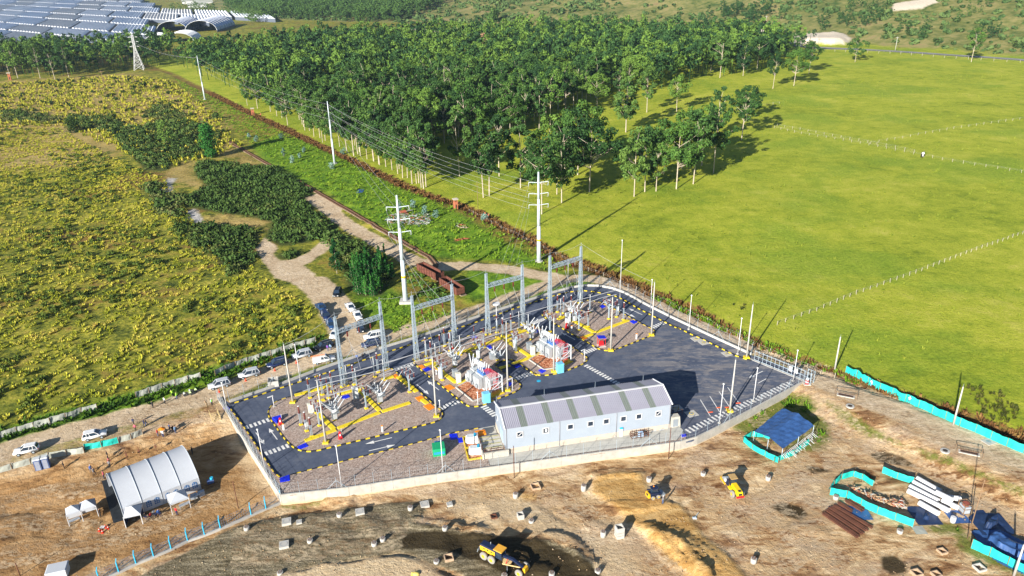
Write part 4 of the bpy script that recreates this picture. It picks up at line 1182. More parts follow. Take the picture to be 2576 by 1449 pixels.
G1 = gantry('lattice gantry nearest the left, standing behind the parked dark blue cars', at('b', 420,1385), at('b', 910,1190),12.9,10.3)
G2 = gantry('lattice gantry second from the left, right of the tall tubular pylon with the white base', at('b', 1260,1088), at('b', 1700,940),12.6,10.2)
G3 = gantry('lattice gantry third from the left, behind the second transformer', at('d', 110,1018), at('d', 480,912),12.4,10.0)
G4 = gantry('lattice gantry at the far right of the row beside the far gravel bed', at('d', 765,795), at('d', 1085,682),12.3,9.9)

def shed_stack(mb, a, b, r, n, mi, core=.6):
    a = Vector(a); b = Vector(b); mb.cyl(a, b, r * core, r * core, 6, mi)
    for k in range(n):
        p = a.lerp(b, (k + .3) / n); q = a.lerp(b, (k + .75) / n); mb.cyl(p, q, r, r * .8,7, mi)
def P(c, x, y): 
    q = at(c, x, y, .1); return (q.x, q.y, .1)
# post mounted brown insulators / arresters
def arrester(label, c, x, y, h=2.2, hi=1.25, cab=False, group='brown surge arresters on steel posts'):
    t = thing('surge_arrester', label, 'surge arrester', P(c, x, y), BAY, group)
    put('footing', foot_me, t, (0,0,-.02))
    mb = MB(); mb.bar((-.11,0,.15),(-.11,0, h),.09); mb.bar((.11,0,.15),(.11,0, h),.09)
    for k in range(5): mb.bar((-.11,0,.3 + k * (h - .4) / 4),(.11,0,.3 + k * (h - .4) / 4),.06)
    mb.box((0,0, h),(.4,.35,.08)); mb.build('post', galv, t)
    mb = MB(); shed_stack(mb, (0,0, h + .04),(0,0, h + hi),.16,6,0); mb.build('insulator', brownpor, t)
    MB().cyl((0,0, h + hi),(0,0, h + hi + .12),.14,.14,8).build('cap', white, t)
    if cab: MB().box((0,-.28,1.3),(.45,.3,.6)).build('control_box', mat('pale grey enclosure'), t)
    return t
for i, (c, x, y, cab) in enumerate([('A', 120,612,0),('A', 182,680,1),('A', 238,740,0)]):
    arrester(['brown arrester on the left end of the left bed, rearmost of the free standing trio', 'middle arrester with a small box in the free standing trio on the left bed', 'brown arrester nearest the yellow trench in the free standing trio on the left bed'][i], c, x, y, 2.0,1.3, cab)
for lab, c, x, y in [('brown arrester on the rear edge of the left bed beside the concrete mast', 'A', 218,320),('brown arrester behind the first disconnector of the left bed', 'A', 355,285),('brown arrester left of the first gantry column', 'A', 462,250),
                     ('brown arrester right of the first gantry left column', 'A', 700,175),('brown arrester before the right column of the first gantry', 'b', 815,1215),('brown arrester at the left end of the middle bed', 'b', 1365,1035),
                     ('brown arrester between two poles at the left of the middle bed', 'b', 1425,1078),('brown arrester behind the second switch fan', 'b', 1530,1000),('brown arrester in front of the second gantry right column', 'b', 1640,975),
                     ('brown arrester near the base of the second gantry', 'c', 840,470),('brown arrester left of the third gantry', 'c', 1475,310),('brown arrester behind the blue cover of the middle bed', 'c', 1545,355),
                     ('brown arrester in front of the third gantry left column', 'd', 265,1028),('brown arrester between the columns of the third gantry', 'd', 352,985),('brown arrester in front of the third gantry right column', 'd', 440,960),
                     ('brown arrester left of the fourth gantry', 'd', 845,778),('brown arrester at the front of the far switch fan', 'd', 910,790),('brown arrester between the columns of the fourth gantry', 'd', 990,780),
                     ('brown arrester right of the far switch fan', 'd', 1170,932),('brown arrester near the right kerb of the far bed, left of two', 'd', 1472,830),('brown arrester near the right kerb of the far bed, right of two', 'd', 1545,860)]:
    arrester(lab, c, x, y, 2.5,1.2)
for i in range(24):
    j_, k_ = i % 12, i // 12; a_ = at('A', 150,330,.1); b_ = at('d', 1180,720,.1); q = a_.lerp(b_, (j_ + .5) / 12) + Vector((BT.x, BT.y, 0)) * (k_ * 1.9 + .3) + Vector((BS.x, BS.y, 0)) * k_ * .8
    if not any(float(sdf(I_, np.array([q.x]), np.array([q.y]))[0]) > .5 for I_ in (ISL1, ISL2, ISL3)): continue
    t = thing('bus_support', 'slim grey bus support in the rear line of the yard', 'bus support', (q.x, q.y, .1), BAY, 'slim grey bus supports'); put('footing', foot_me, t, (0,0,-.05))
    MB().bar((0,0,.1),(0,0,2.7),.15).build('post', galv, t); mb = MB(); shed_stack(mb, (0,0,2.7),(0,0,3.9),.10,6,0); mb.build('insulator', porcelain if i % 3 else brownpor, t); MB().bar((-.6,0,3.95),(.6,0,3.95),.06).build('clamp', wire_m, t)
# disconnectors : post, triangular bracket, beam across, three insulators
DISC = []; DISCN = []
def disconnector(label, c, x, y, h=3.1):
    p = P(c, x, y)
    t = thing('disconnector', label, 'disconnector', p, BAY, 'disconnector switches with slanting brackets')
    DISC.append(Vector(p)); DISCN.append(label)
    put('footing', foot_me, t, (0,0,-.02))
    mb = MB(); mb.bar((0,0,.15),(0,0, h),.20); mb.build('post', galv, t)
    mb = MB(); mb.bar((0,-1.3, h - .05),(0,1.3, h + .15),.16); mb.bar((0,0, h - 1.0),(0,-1.0, h),.08); mb.bar((0,0, h - 1.0),(0,1.0, h),.08)
    mb.bar((-.45,-1.2, h + .1),(.45,-1.2, h + .1),.08); mb.bar((-.45,1.2, h + .2),(.45,1.2, h + .2),.08); mb.bar((-.45,0, h + .15),(.45,0, h + .15),.08)
    mb.build('bracket', galv, t)
    ins = MB(); shed_stack(ins, (0,0,0),(0,0,.75),.12,4,0); me = ins.mesh('insulator', brownpor)
    for y0 in (-1.2,0,1.2):
        for x0 in (-.4,.4): put('insulator', me, t, (x0, y0, h + .18))
    mb = MB()
    for y0 in (-1.2,0,1.2): mb.bar((-.6, y0, h + .97),(.6, y0, h + .97),.06)
    mb.build('blade', wire_m, t)
for lab, c, x, y in [('disconnector near the left end of the left bed, behind the concrete mast', 'A', 320,622),('disconnector behind the first switch fan on the left bed', 'A', 515,460),('disconnector right of the grey cabinet on the left bed', 'A', 832,435),
                     ('disconnector left of the lane between the first two beds', 'c', 415,1030),('disconnector at the left side of the middle bed above a grey box', 'c', 812,885),('disconnector between both transformers beside a grey cylinder', 'c', 1268,640),
                     ('disconnector left of the second transformer', 'c', 1708,548),('disconnector behind the second transformer by the orange cover', 'd', 765,985),('disconnector under the far switch fan', 'd', 1072,968),('disconnector between the far switch fan and the mast', 'd', 1390,850)]:
    disconnector(lab, c, x, y)
# hybrid switches: fans of white bushings on a post
def fan(label, c, x, y, h=1.9, rz=None, big=1.0):
    t = thing('circuit_breaker', label, 'circuit breaker', P(c, x, y), BAY if rz is None else rz, 'circuit breakers with fans of white bushings')
    put('footing', foot_me, t, (0,0,-.02))
    mb = MB(); mb.bar((-.3,0,.15),(-.3,0, h),.13); mb.bar((.3,0,.15),(.3,0, h),.13); mb.bar((-.3,0,.3),(.3,0, h - .2),.06); mb.box((0,0, h),(1.0,2.6,.12)); mb.build('frame', galv_d, t)
    for k, y0 in enumerate((-1.0,0,1.0)):
        tk = MB().cyl((-.55, y0, h + .35),(.55, y0, h + .35),.24,.24,8).build('tank', mat('pale grey enclosure', (.55,.58,.60),.45), t)
        for s in (-1,1):
            mb = MB(); shed_stack(mb, (s * .35, y0, h + .45),(s * (.35 + 1.15 * big), y0 - .12 * k, h + .45 + 1.25 * big),.125,8,0,.6); mb.cyl((s * (.35 + 1.15 * big), y0 - .12 * k, h + .45 + 1.25 * big),(s * (.42 + 1.22 * big), y0 - .12 * k, h + .5 + 1.35 * big),.07,.07,6)
            mb.build('bushing', porcelain, t)
        mb = MB(); shed_stack(mb, (0, y0, h + .5),(-.15, y0 - .1, h + 1.6),.10,5,0); mb.build('bushing', porcelain, t)
    MB().box((0,-.35,.9),(.6,.35,.9)).build('control_box', mat('pale grey enclosure'), t)
    MB().cyl((.2,.1,.6),(.2,.1, h),.12,.12,6).build('drive_rod_housing', blackp, t)
fan('circuit breaker fan at the left end of the left bed', 'A', 485,560)
fan('circuit breaker fan right of the grey cabinet on the left bed', 'A', 980,375)
fan('circuit breaker fan behind the first transformer', 'c', 960,720)
fan('circuit breaker fan on the dark box in the middle bed', 'c', 1480,640,.9)
fan('circuit breaker fan behind the second transformer', 'd', 560,1065)
fan('circuit breaker fan on the far gravel bed', 'd', 1020,880,2.2)
# cabinets
def cabinet(label, c, x, y, w=.75, d=.6, h=1.6, m='pale grey enclosure', leg=.0, roof=True):
    t = thing('control_cabinet', label, 'cabinet', P(c, x, y), BAY - .3, 'control cabinets in the yard')
    mt = mat(m)
    MB().box((0,0, leg + h / 2),(w, d, h)).build('housing', mt, t)
    if roof: MB().box((0,0, leg + h + .03),(w + .12, d + .14,.07), top=(.85,.85)).build('roof', mt, t)
    MB().box((0,-d / 2 - .015, leg + h / 2),(w * .85,.03, h * .88)).build('door', mt, t)
    if leg: MB().box((0,0, leg / 2),(w * .5, d * .5, leg)).build('stand', galv_d, t)
    return t
mat('beige cabinet', (.62,.60,.50),.5); mat('pale grey enclosure'); 
cabinet('grey ridged cabinet on the left bed between the switch fans', 'A', 718,318,.9,.7,1.9)
cabinet('beige cabinet on a stand at the left of the left bed', 'A', 235,490,.9,.5,1.5, 'beige cabinet', .3)
cabinet('beige cabinet at the end of the yellow trench beside the first transformer', 'c', 1010,912,.75,.6,1.75, 'beige cabinet')
cabinet('cabinet behind the beige one beside the first transformer', 'c', 968,835,.9,.7,1.2, 'dull steel')
cabinet('grey box beside the disconnector post at the left of the middle bed', 'c', 790,855,.6,.5,1.9)
cabinet('grey box on the disconnector between both transformers', 'c', 1248,655,.5,.5,1.2, 'pale grey enclosure', .8)
cabinet('beige cabinet at the end of the trench beside the second transformer', 'd', 583,1232,.75,.6,1.75, 'beige cabinet')
cabinet('cabinet behind the beige one beside the second transformer', 'd', 545,1165,.9,.7,1.2, 'dull steel')
cabinet('grey box beside the disconnector left of the second transformer', 'd', 395,1175,.6,.5,1.9)
cabinet('grey ridged cabinet on the far bed by the red cover', 'd', 955,885,.9,.7,1.9)
cabinet('dark cabinet under the switch fan in the middle bed', 'c', 1430,620,1.3,.9,1.1, 'dull steel')
cabinet('slim grey box at the right of the far bed, left of two', 'd', 1490,800,.4,.35,1.3, 'pale grey enclosure', .8)
mat('sky blue kiosk', (.16,.50,.72),.4)
cabinet('sky blue kiosk with pointed roof in front of the first transformer', 'c', 1345,1148,1.15,.95,1.7, 'sky blue kiosk')
cabinet('sky blue kiosk with pointed roof in front of the second transformer', 'd', 870,1412,1.15,.95,1.7, 'sky blue kiosk')

def transformer(label, c, x, y):
    p = P(c, x, y)
    t = thing('power_transformer', label, 'transformer', p, BAY - pi / 2, 'large power transformers')     # local x runs along the bay towards the front
    tg = mat('transformer grey', (.50,.54,.57),.45,.1,.06)
    MB().box((0,0,1.45),(3.6,1.7,2.3)).box((0,0,2.64),(3.8,1.9,.1)).box((0,0,.2),(3.9,1.5,.3)).build('tank', tg, t)
    finm = MB()
    for k in range(7): finm.box((k * .11 - .33,0,1.5),(.05,.75,1.9))
    finm.cyl((-.38,0,2.3),(.38,0,2.3),.1,.1,6).cyl((-.38,0,.7),(.38,0,.7),.1,.1,6)
    me = finm.mesh('radiator', tg)
    for s in (-1,1):
        for xx in (-1.3,-.35,.6,1.5): put('radiator', me, t, (xx, s * 1.35,0))
    fan_me = MB().cyl((0,0,0),(0,.15,0),.36,.36,10).mesh('cooling_fan', galv_d)
    for xx in (-1.3,.0,1.3): put('cooling_fan', fan_me, t, (xx, -1.95,1.0))
    MB().cyl((-2.35,.35,3.55),(.3,.35,3.55),.42,.42,14).build('conservator', mat('pale tank', (.68,.71,.73),.4), t)
    mb = MB(); mb.bar((-2.0,.35,2.6),(-2.0,.35,3.2),.12); mb.bar((0,.35,2.6),(0,.35,3.2),.12); mb.build('conservator_bracket', tg, t)
    blm = mat('transformer blue', (.03,.13,.42),.45)
    for k in range(3): MB().box((.25 + k * .62,-.1,2.95),(.5,1.3,.5), top=(.85,.9)).build('blue_turret', blm, t)
    for k in range(3):
        mb = MB(); shed_stack(mb, (-1.9 + k * .25,-.5 - .1 * k, 2.8),(-3.0 + k * .6,-.2 + .5 * k, 4.7),.13,8,0,.6); mb.build('high_voltage_bushing', porcelain, t)
        mb = MB(); shed_stack(mb, (.25 + k * .62,.45,3.1),(.25 + k * .62,.7,4.2),.10,5,0); mb.build('low_voltage_bushing', white, t)
        mb = MB(); shed_stack(mb, (.45 + k * .6,-.55,3.1),(.35 + k * .6,-.75,4.1),.09,5,0); mb.build('low_voltage_bushing', white, t)
    MB().box((-1.9,-1.35,1.0),(.7,.6,1.3)).build('drive_cabinet', tg, t)
    mb = MB()
    for xx in (-2.0,2.0):
        mb.cyl((xx, .9,2.7),(xx, .9,3.5),.04,.04,5)
    mb.bar((-2,.9,3.5),(2,.9,3.5),.04); mb.bar((-2,-.9,3.2),(2,-.9,3.2),.03); mb.build('guard_rail', galv, t)
    # red cables running down to a braced frame
    for k in range(6):
        yy = -.55 + k * .22
        pts = [(1.3, yy, 3.55),(2.1, yy, 3.62),(3.0, yy * 1.4,3.45),(4.0, yy * 1.6,3.35)]
        MB().path(pts, .035,6).build('red_cable', redp, t)
    mb = MB()
    for yy in (-1.2,1.2):
        for xx in (3.3,4.3): mb.bar((xx, yy, 0),(xx, yy, 3.3),.13)
        mb.bar((3.3, yy, .5),(4.3, yy, 1.8),.07); mb.bar((4.3, yy, 1.8),(3.3, yy, 3.1),.07); mb.bar((3.3, yy, 3.2),(4.3, yy, 3.2),.1)
    for z in (1.2,2.2,3.25): mb.bar((4.3,-1.2, z),(4.3,1.2, z),.1)
    mb.bar((4.3,-1.2,1.2),(4.3,1.2,2.2),.08); mb.bar((4.3,1.2,2.2),(4.3,-1.2,3.2),.08); mb.bar((3.3,-1.2,3.25),(3.3,1.2,3.25),.1)
    mb.build('cable_frame', mat('white steel', (.66,.70,.74),.45), t)
    mb = MB()
    for k in range(6): mb.path([(4.15,-1.0 + k * .3,3.3),(4.1,-.8 + k * .26,2.0),(4.1,-.5 + k * .2,.2)],.035,5)
    mb.build('red_riser_cables', redp, t)
    MB().box((4.0,0,.1),(1.3,2.9,.2), top=(.8,.9)).build('yellow_sill', yellow, t)
transformer('grey oil transformer with blue turrets and red cables, nearer to the building', 'c', 1285,935)
transformer('grey oil transformer with blue turrets and red cables, further from the building', 'd', 765,1225)

# bus tubes along the rows
def tube(label, pts, r=.06, name='bus_tube', m=None):
    o0 = Vector(pts[0]); mb = MB(); q = [Vector(p) - o0 for p in pts]
    mb.path(q, r, 6); o = mb.build(name, m or wire_m, loc=tuple(o0)); return tag(o, label, 'bus tube', 'aluminium bus tubes and jumpers')
def lift(c, x, y, z): 
    q = at(c, x, y, z); return (q.x, q.y, z)
for i, (c, pts, z) in enumerate([('A', [(140,245),(400,160),(760,75),(1060,0)],4.3),('A', [(270,130),(480,85),(900,-20)],4.3),('b', [(430,1240),(1090,1050),(1620,890),(1980,760)],4.4),('b', [(820,1250),(1200,1105),(1700,960)],4.3),
                                 ('c', [(130,680),(620,520),(1000,410),(1500,265)],4.4),('c', [(60,840),(480,680)],4.2),('c', [(1000,480),(1600,290),(2040,150)],4.4),('d', [(260,860),(600,760),(880,680)],4.4),('d', [(550,900),(700,840)],4.2),
                                 ('d', [(800,710),(1100,640),(1460,545)],4.4),('d', [(1120,690),(1330,620),(1470,590)],4.2),('A', [(420,290),(690,215),(800,180)],4.2)]):
    tube(['bus tube over the rear edge of the left bed', 'short bus tube above the first arresters of the left bed', 'long bus tube from the first gantry over the lane', 'bus tube in front of the first gantry', 'long bus tube over the middle bed', 'bus tube over the lane between the first beds',
          'bus tube behind the second switch fan', 'bus tube behind the third gantry', 'short bus tube over the rear zebra of the far lane', 'bus tube crossing the far bed', 'short bus tube at the right of the far bed', 'bus tube beside the grey cabinet'][i],[lift(c, x, y, z) for x, y in pts])
# slack jumpers
rj = random.Random(4)
for i in range(26):
    a = DISC[i % len(DISC)]; off = BS * rj.uniform(-2.2,2.2); off2 = BT * rj.uniform(-1.4,1.4)
    p0 = Vector((a.x + off2.x, a.y + off2.y, 4.2)); p1 = Vector((a.x + off.x * 1.3 - off2.x, a.y + off.y * 1.3 - off2.y, rj.uniform(3.4,4.4)))
    pts = []
    for j in range(7):
        u = j / 6; q = p0.lerp(p1, u); q.z += (.6 if i % 2 else -.5) * sin(pi * u); pts.append(tuple(q))
    tube(['slack jumper, ', 'second jumper, ', 'third jumper, '][i // 10] + DISCN[i % len(DISC)].replace('disconnector ', '', 1), pts, .025, 'jumper_cable')
# signs, extinguishers, shelter
def extinguisher(label, c, x, y, s=1.0, rz=.3):
    t = thing('fire_extinguisher_trolley', label, 'extinguisher', P(c, x, y), rz, 'fire extinguisher trolleys under red covers')
    MB().box((0,0,.6 * s),(.6 * s, .55 * s, 1.15 * s), top=(.35,.5)).build('red_hood', redp, t)
    MB().bar((.28,.1,0),(.28,.1,1.7 * s),.05).build('sign_post', white, t)
    wh = MB().cyl((-.03,-.3,.14),(.03,-.3,.14),.14,.14,8).build('wheel', rubber, t)
    MB().box((0,-.24 * s, .75 * s),(.2,.05,.35)).build('white_mark', white, t)
extinguisher('red covered extinguisher beside the slanting blue cover at the left lane', 'a', 920,800)
extinguisher('red covered extinguisher on the gravel at the front of the left bed', 'a', 1645,970)
extinguisher('red covered extinguisher behind the second gantry', 'c', 925,515)
extinguisher('red covered extinguisher by the ridged cabinet of the far bed', 'd', 945,950)
cover('blue_cover', 'slanting blue cover leaning on the red hood at the left lane', 'cover', 'a', [(820,745),(930,715),(940,740),(875,790)], bluet, .10,.5)
t = thing('equipment_shelter', 'blue roofed shelter with a red extinguisher at the kerb of the far bed', 'shelter', P('d', 1310,1130),.2)
MB().box((0,0,1.75),(1.5,1.2,.05), M=Matrix.Rotation(.12,3, 'Y')).build('roof', bluet, t)
lg = MB().bar((0,0,0),(0,0,1.7),.06).mesh('leg', redp)
for x in (-.6,.6):
    for y in (-.45,.45): put('leg', lg, t, (x, y, 0))
MB().box((0,0,.5),(.8,.6,.9), top=(.7,.7)).build('red_hood', redp, t); MB().box((0,-.1,.05),(1.4,1.3,.1)).build('slab', concrete_w, t)
for lab, c, x, y in [('white marker post with orange top on the front of the left bed', 'A', 1007,690),('white marker post beside the red cover of the far bed', 'D', 248,680),('white marker post with orange top on the far bed near the wide asphalt', 'd', 1682,1062),
                     ('white marker post at the left lane beside the red hood', 'a', 957,868),('white marker post left of the first disconnector in the middle bed', 'c', 740,820)]:
    t = thing('marker_post', lab, 'marker post', P(c, x, y),.2, 'white marker posts'); MB().box((0,0,.5),(.26,.12,1.0)).build('panel', white, t); MB().box((0,0,1.08),(.26,.13,.16)).build('top', orange, t)
# masts and lamps inside the yard
def mast(label, p, h, r0=.17, r1=.08, base=True, m=None, group='tall pale concrete lightning masts'):
    t = thing('lightning_mast', label, 'mast', tuple(p),0, group)
    MB().cyl((0,0,0),(0,0, h), r0, r1,10).build('shaft', m or concrete_w, t)
    if base: MB().box((0,0,.14),(.95,.95,.3), top=(.85,.85)).build('base_block', yellow, t)
    MB().cyl((0,0, h),(0,0, h + .5),.02,.015,4).build('finial', galv, t)
    return t
MAST = {}
def hgt(p, c, x, y):
    u, v = (CRP[c][0] + x / CRP[c][2]) * .858667,(CRP[c][1] + y / CRP[c][2]) * .858667
    best = 1.0; bd = 1e9
    for k in range(10,320):
        q = Vector((p.x, p.y, p.z + k * .1)) - Vector((0,0, CAMH)); vv = 724.5 - FPX * q.dot(CU) / q.dot(fwd)
        if abs(vv - v) < bd: bd = abs(vv - v); best = k * .1
    return best
for lab, c, x, y, c2, x2, y2 in [('mast at the rear left corner of the left bed', 'a', 1070,530, 'l', 910,830),('mast at the front of the left bed on the yellow trench', 'a', 1470,1020, 'a', 1375,270),('mast at the front right corner of the left bed', 'c', 740,1320, 'c', 705,600),
                                 ('mast behind the first transformer cable frame', 'c', 1605,1005, 'c', 1592,315),('mast in front of the second transformer by the blue kiosk', 'd', 805,1405, 'd', 810,830),('mast on the far bed right of the shelter', 'd', 1410,1180, 'd', 1430,615),
                                 ('mast at the right corner of the far bed', 'd', 1842,1018, 'd', 1866,460),('mast at the wall beside the zebra walkway', 'f', 690,1025, 'f', 751,588),('mast at the right kerb before the sliding gate', 'f', 832,572, 'f', 883,118)]:
    p = at(c, x, y, .1); h = hgt(p, c2, x2, y2); mast(lab, (p.x, p.y, .05), h); MAST[lab] = Vector((p.x, p.y, h))
def lamp(label, p, h, head='round', group='slim white lamp posts'):
    t = thing('lamp_post', label, 'lamp post', tuple(p), BAY, group)
    MB().cyl((0,0,0),(0,0, h),.07,.05,6).build('pole', white, t)
    if head == 'tee': MB().box((-.35,0, h),(.9,.2,.1)).build('lamp_head', white, t)
    elif head == 'disc': MB().cyl((0,0, h - .1),(0,0, h + .1),.75,.7,14).build('lamp_head', white, t)
    else: MB().ball((0,0, h + .08),(.16,.16,.13)).build('lamp_head', mat('lamp glass', (.7,.72,.7),.3), t)
    MB().box((0,0,.1),(.35,.35,.2)).build('foot', concrete_w, t)
for lab, c, x, y, c2, x2, y2, hd in [('short T headed lamp at the left end of the left bed', 'a', 842,585, 'a', 820,448, 'tee'),('lamp post at the left wall beside the lane arrows', 'a', 727,1330, 'a', 657,862, 'round'),('lamp post on the front wall at the left', 'h', 1108,462, 'h', 1060,18, 'round'),
                                     ('lamp post on the front wall beside the green box', 'E', 310,655, 'E', 297,92, 'round'),('tall lamp post behind the far end of the wall', 'd', 1508,620, 'd', 1522,15, 'round'),('lamp post on the right wall halfway to the gate', 'f', 342,330, 'f', 362,45, 'round'),
                                     ('lamp post on the right wall beside the manhole slabs', 'f', 757,540, 'f', 789,237, 'round'),('lamp post on the front wall beyond the mast', 'f', 890,940, 'f', 921,660, 'round'),('lamp post on the front wall by the parking lines', 'f', 602,1125, 'f', 636,795, 'round'),
                                     ('lamp post at the gate cage', 'f', 1228,768, 'f', 1263,508, 'round'),('lamp post on the rear wall among the parked cars', 'l', 1062,1172, 'l', 1012,832, 'round'),('lamp post at the left corner of the yard by the two standing people', 'l', 372,1445, 'l', 330,1195, 'round'),
                                     ('lamp post behind the second gantry right column', 'b', 1702,712, 'b', 1692,335, 'round'),('dish topped lamp post in front of the third gantry', 'd', 203,975, 'd', 218,680, 'disc'),('slim pole behind the fourth gantry', 'd', 955,560, 'd', 962,252, 'round'),
                                     ('slim pole beside the far right mast', 'd', 1830,775, 'd', 1855,430, 'round'),('slim pole in front of the second transformer bed corner', 'd', 1132,1295, 'd', 1132,1165, 'tee'),('thin pole on the front edge of the first transformer bed', 'c', 1243,1175, 'c', 1243,1030, 'round'),
                                     ('slim T pole at the kerb behind the first cable frame', 'c', 1662,1000, 'c', 1662,850, 'tee'),('blue pole at the front right corner of the left bed', 'c', 782,1215, 'c', 778,1130, 'round')]:
    p = at(c, x, y, .1); h = hgt(p, c2, x2, y2)
    lamp(lab, (p.x, p.y, 0), h, hd)
# ================================================================== PYLONS AND WIRES
def pylon(label, p, h, arms=True, flag=True, base=True, k=1.0):
    t = thing('tubular_pylon', label, 'pylon', tuple(p),0, 'pale tubular power pylons')
    pm_ = mat('galvanised white steel', (.60,.68,.74),.4,.15,.04)
    mb = MB(); mb.cyl((0,0,0),(0,0, h * .42),.55 * k, .40 * k, 12).cyl((0,0, h * .41),(0,0, h * .72),.42 * k, .30 * k, 12).cyl((0,0, h * .71),(0,0, h),.31 * k, .17 * k, 12); mb.build('shaft', pm_, t)
    tips = []
    ad = ARMD
    if arms:
        for z in (h - 2.3, h - 4.9, h - 7.5):
            mb = MB(); mb.bar((0,0, z - .15),(ad.x * 2.2, ad.y * 2.2, z + .05),.12); mb.bar((0,0, z - .15),(-ad.x * 2.2,-ad.y * 2.2, z + .05),.12); mb.build('cross_arm', pm_, t)
            for s in (-1,1):
                tp = Vector((ad.x * 2.2 * s, ad.y * 2.2 * s, z)); mb = MB(); shed_stack(mb, tp, tp + Vector((-ad.y * .3, ad.x * .3,-.9)),.09,5,0); mb.build('insulator_string', porcelain, t)
                tips.append(Vector(p) + tp + Vector((0,0,-.9)))
    else:
        for s in (-1,1): 
            for z in (h - 1, h - 3.5, h - 6): tips.append(Vector(p) + Vector((0,0, z)))
    tips.append(Vector(p) + Vector((0,0, h)))
    if base: MB().box((0,0,.15),(2.4,2.4,.7)).build('base_block', concrete_w, t)
    else: MB().cyl((0,0,0),(0,0,.25),.9,.9,12).build('base_plate', concrete_w, t)
    if flag: MB().cyl((0,0, h * .24),(0,0, h * .24 + .5),.50 * k, .49 * k, 12).build('yellow_plate', yellow, t)
    return tips
pa = on('V', 1356,658); pb = on('V', 1021,760); pc = on('V', 842,412); pd = on('V', 516,252)
line_d = (Vector((pd.x, pd.y)) - Vector((pa.x, pa.y))).normalized(); ARMD = Vector((1,.12,0)).normalized()
TA = pylon('tall tubular pylon with three cross arms beyond the yard, its shadow on the pasture', pa, 21.4, base=False)
TB = pylon('tall tubular pylon with a white square base among the bushes', pb, 23.0)
TC = pylon('slim tubular pylon in the bright green corridor', pc, 21.5, False, False, False, .72)
TD = pylon('furthest slim tubular pylon before the forest edge', pd, 22.0, False, False, False, .72)
def wire(label, a, b, sag=.8, r=.017, n=14, name='power_line'):
    a = Vector(a); b = Vector(b); q = []
    for i in range(n + 1):
        u = i / n; p = a.lerp(b, u) - a; p.z -= sag * 4 * u * (1 - u); q.append(tuple(p))
    return tag(MB().path(q, r, 4).build(name, wire_m, loc=tuple(a)), label, 'power line', 'overhead wires')
for i in range(3):
    LV = ['upper', 'middle', 'lower'][i] + ' '
    wire(LV + 'conductor from the tubular pylon by the bushes to the second gantry', TB[i * 2], G2[0][i],.8)
    wire(LV + 'conductor from the tubular pylon by the pasture to the third gantry', TA[i * 2], G3[0][i],.8)
    wire(LV + 'conductor along the corridor between two slim pylons', TC[i], TD[i],2.5,.02)
    wire(LV + 'conductor between the corridor pylon and the pylon by the pasture', TA[i * 2], TC[i],2.8,.018)
    wire(LV + 'second circuit between the corridor pylon and the pylon by the pasture', TA[i * 2 + 1], TC[i + 3],2.8,.018)
    wire(LV + 'conductor between the corridor pylon and the pylon by the bushes', TB[i * 2 + 1], TC[i],2.8,.018)
wire('earth wire from the left gantry to the mast', G1[1][0], MAST['mast at the rear left corner of the left bed'],.5)
wire('earth wire between the first and second gantry', G1[1][1], G2[1][0],.4); wire('earth wire between second and third gantry', G2[1][1], G3[1][0],.4); wire('earth wire between third and fourth gantry', G3[1][1], G4[1][0],.4)
wire('earth wire from the fourth gantry to the far right mast', G4[1][1], MAST['mast at the right corner of the far bed'],.5)
for gg, nm in ((G1, 'first'),(G2, 'second'),(G3, 'third'),(G4, 'fourth')): wire('earth wire across the tops of the %s gantry' % nm, gg[1][0], gg[1][1],.5)
# lattice tower far away
p = on('V', 351,176)
t = thing('lattice_tower', 'white lattice transmission tower before the greenhouses', 'transmission tower', tuple(p),.3)
mb = MB(); Ht = 24.0
def wf(z): return 3.0 - 2.4 * min(1, z / 14.0) if z < 14 else .6
lv = [0,3.5,6.5,9.2,11.5,13.5,15,16.5,18,19.5,21,22.5]
for a, b in zip(lv[:-1], lv[1:]):
    A_, B_ = wf(a), wf(b)
    for (s1, s2) in ((-1,-1),(1,-1),(1,1),(-1,1)): mb.bar((s1 * A_, s2 * A_, a),(s1 * B_, s2 * B_, b),.22)
    for (s1, s2, t1, t2) in ((-1,-1,1,-1),(1,-1,1,1),(1,1,-1,1),(-1,1,-1,-1)):
        mb.bar((s1 * A_, s2 * A_, a),(t1 * B_, t2 * B_, b),.13); mb.bar((t1 * A_, t2 * A_, a),(s1 * B_, s2 * B_, b),.13); mb.bar((s1 * B_, s2 * B_, b),(t1 * B_, t2 * B_, b),.12)
mb.bar((0,0,22.3),(0,0, Ht),.25); mb.build('lattice_body', white, t)
arm_me = MB()
arm_me.bar((0,0,0),(3.0,0,.1),.16).bar((0,0,1.1),(3.0,0,.1),.12).mesh
am = arm_me.mesh('cross_arm', white)
for z in (15,18,21):
    for s in (0, pi): put('cross_arm', am, t, (0,0, z), s)
wire('conductor from the furthest tubular pylon to the lattice tower', TD[0], Vector(p) + Vector((0,0,18)),2.5,.04)
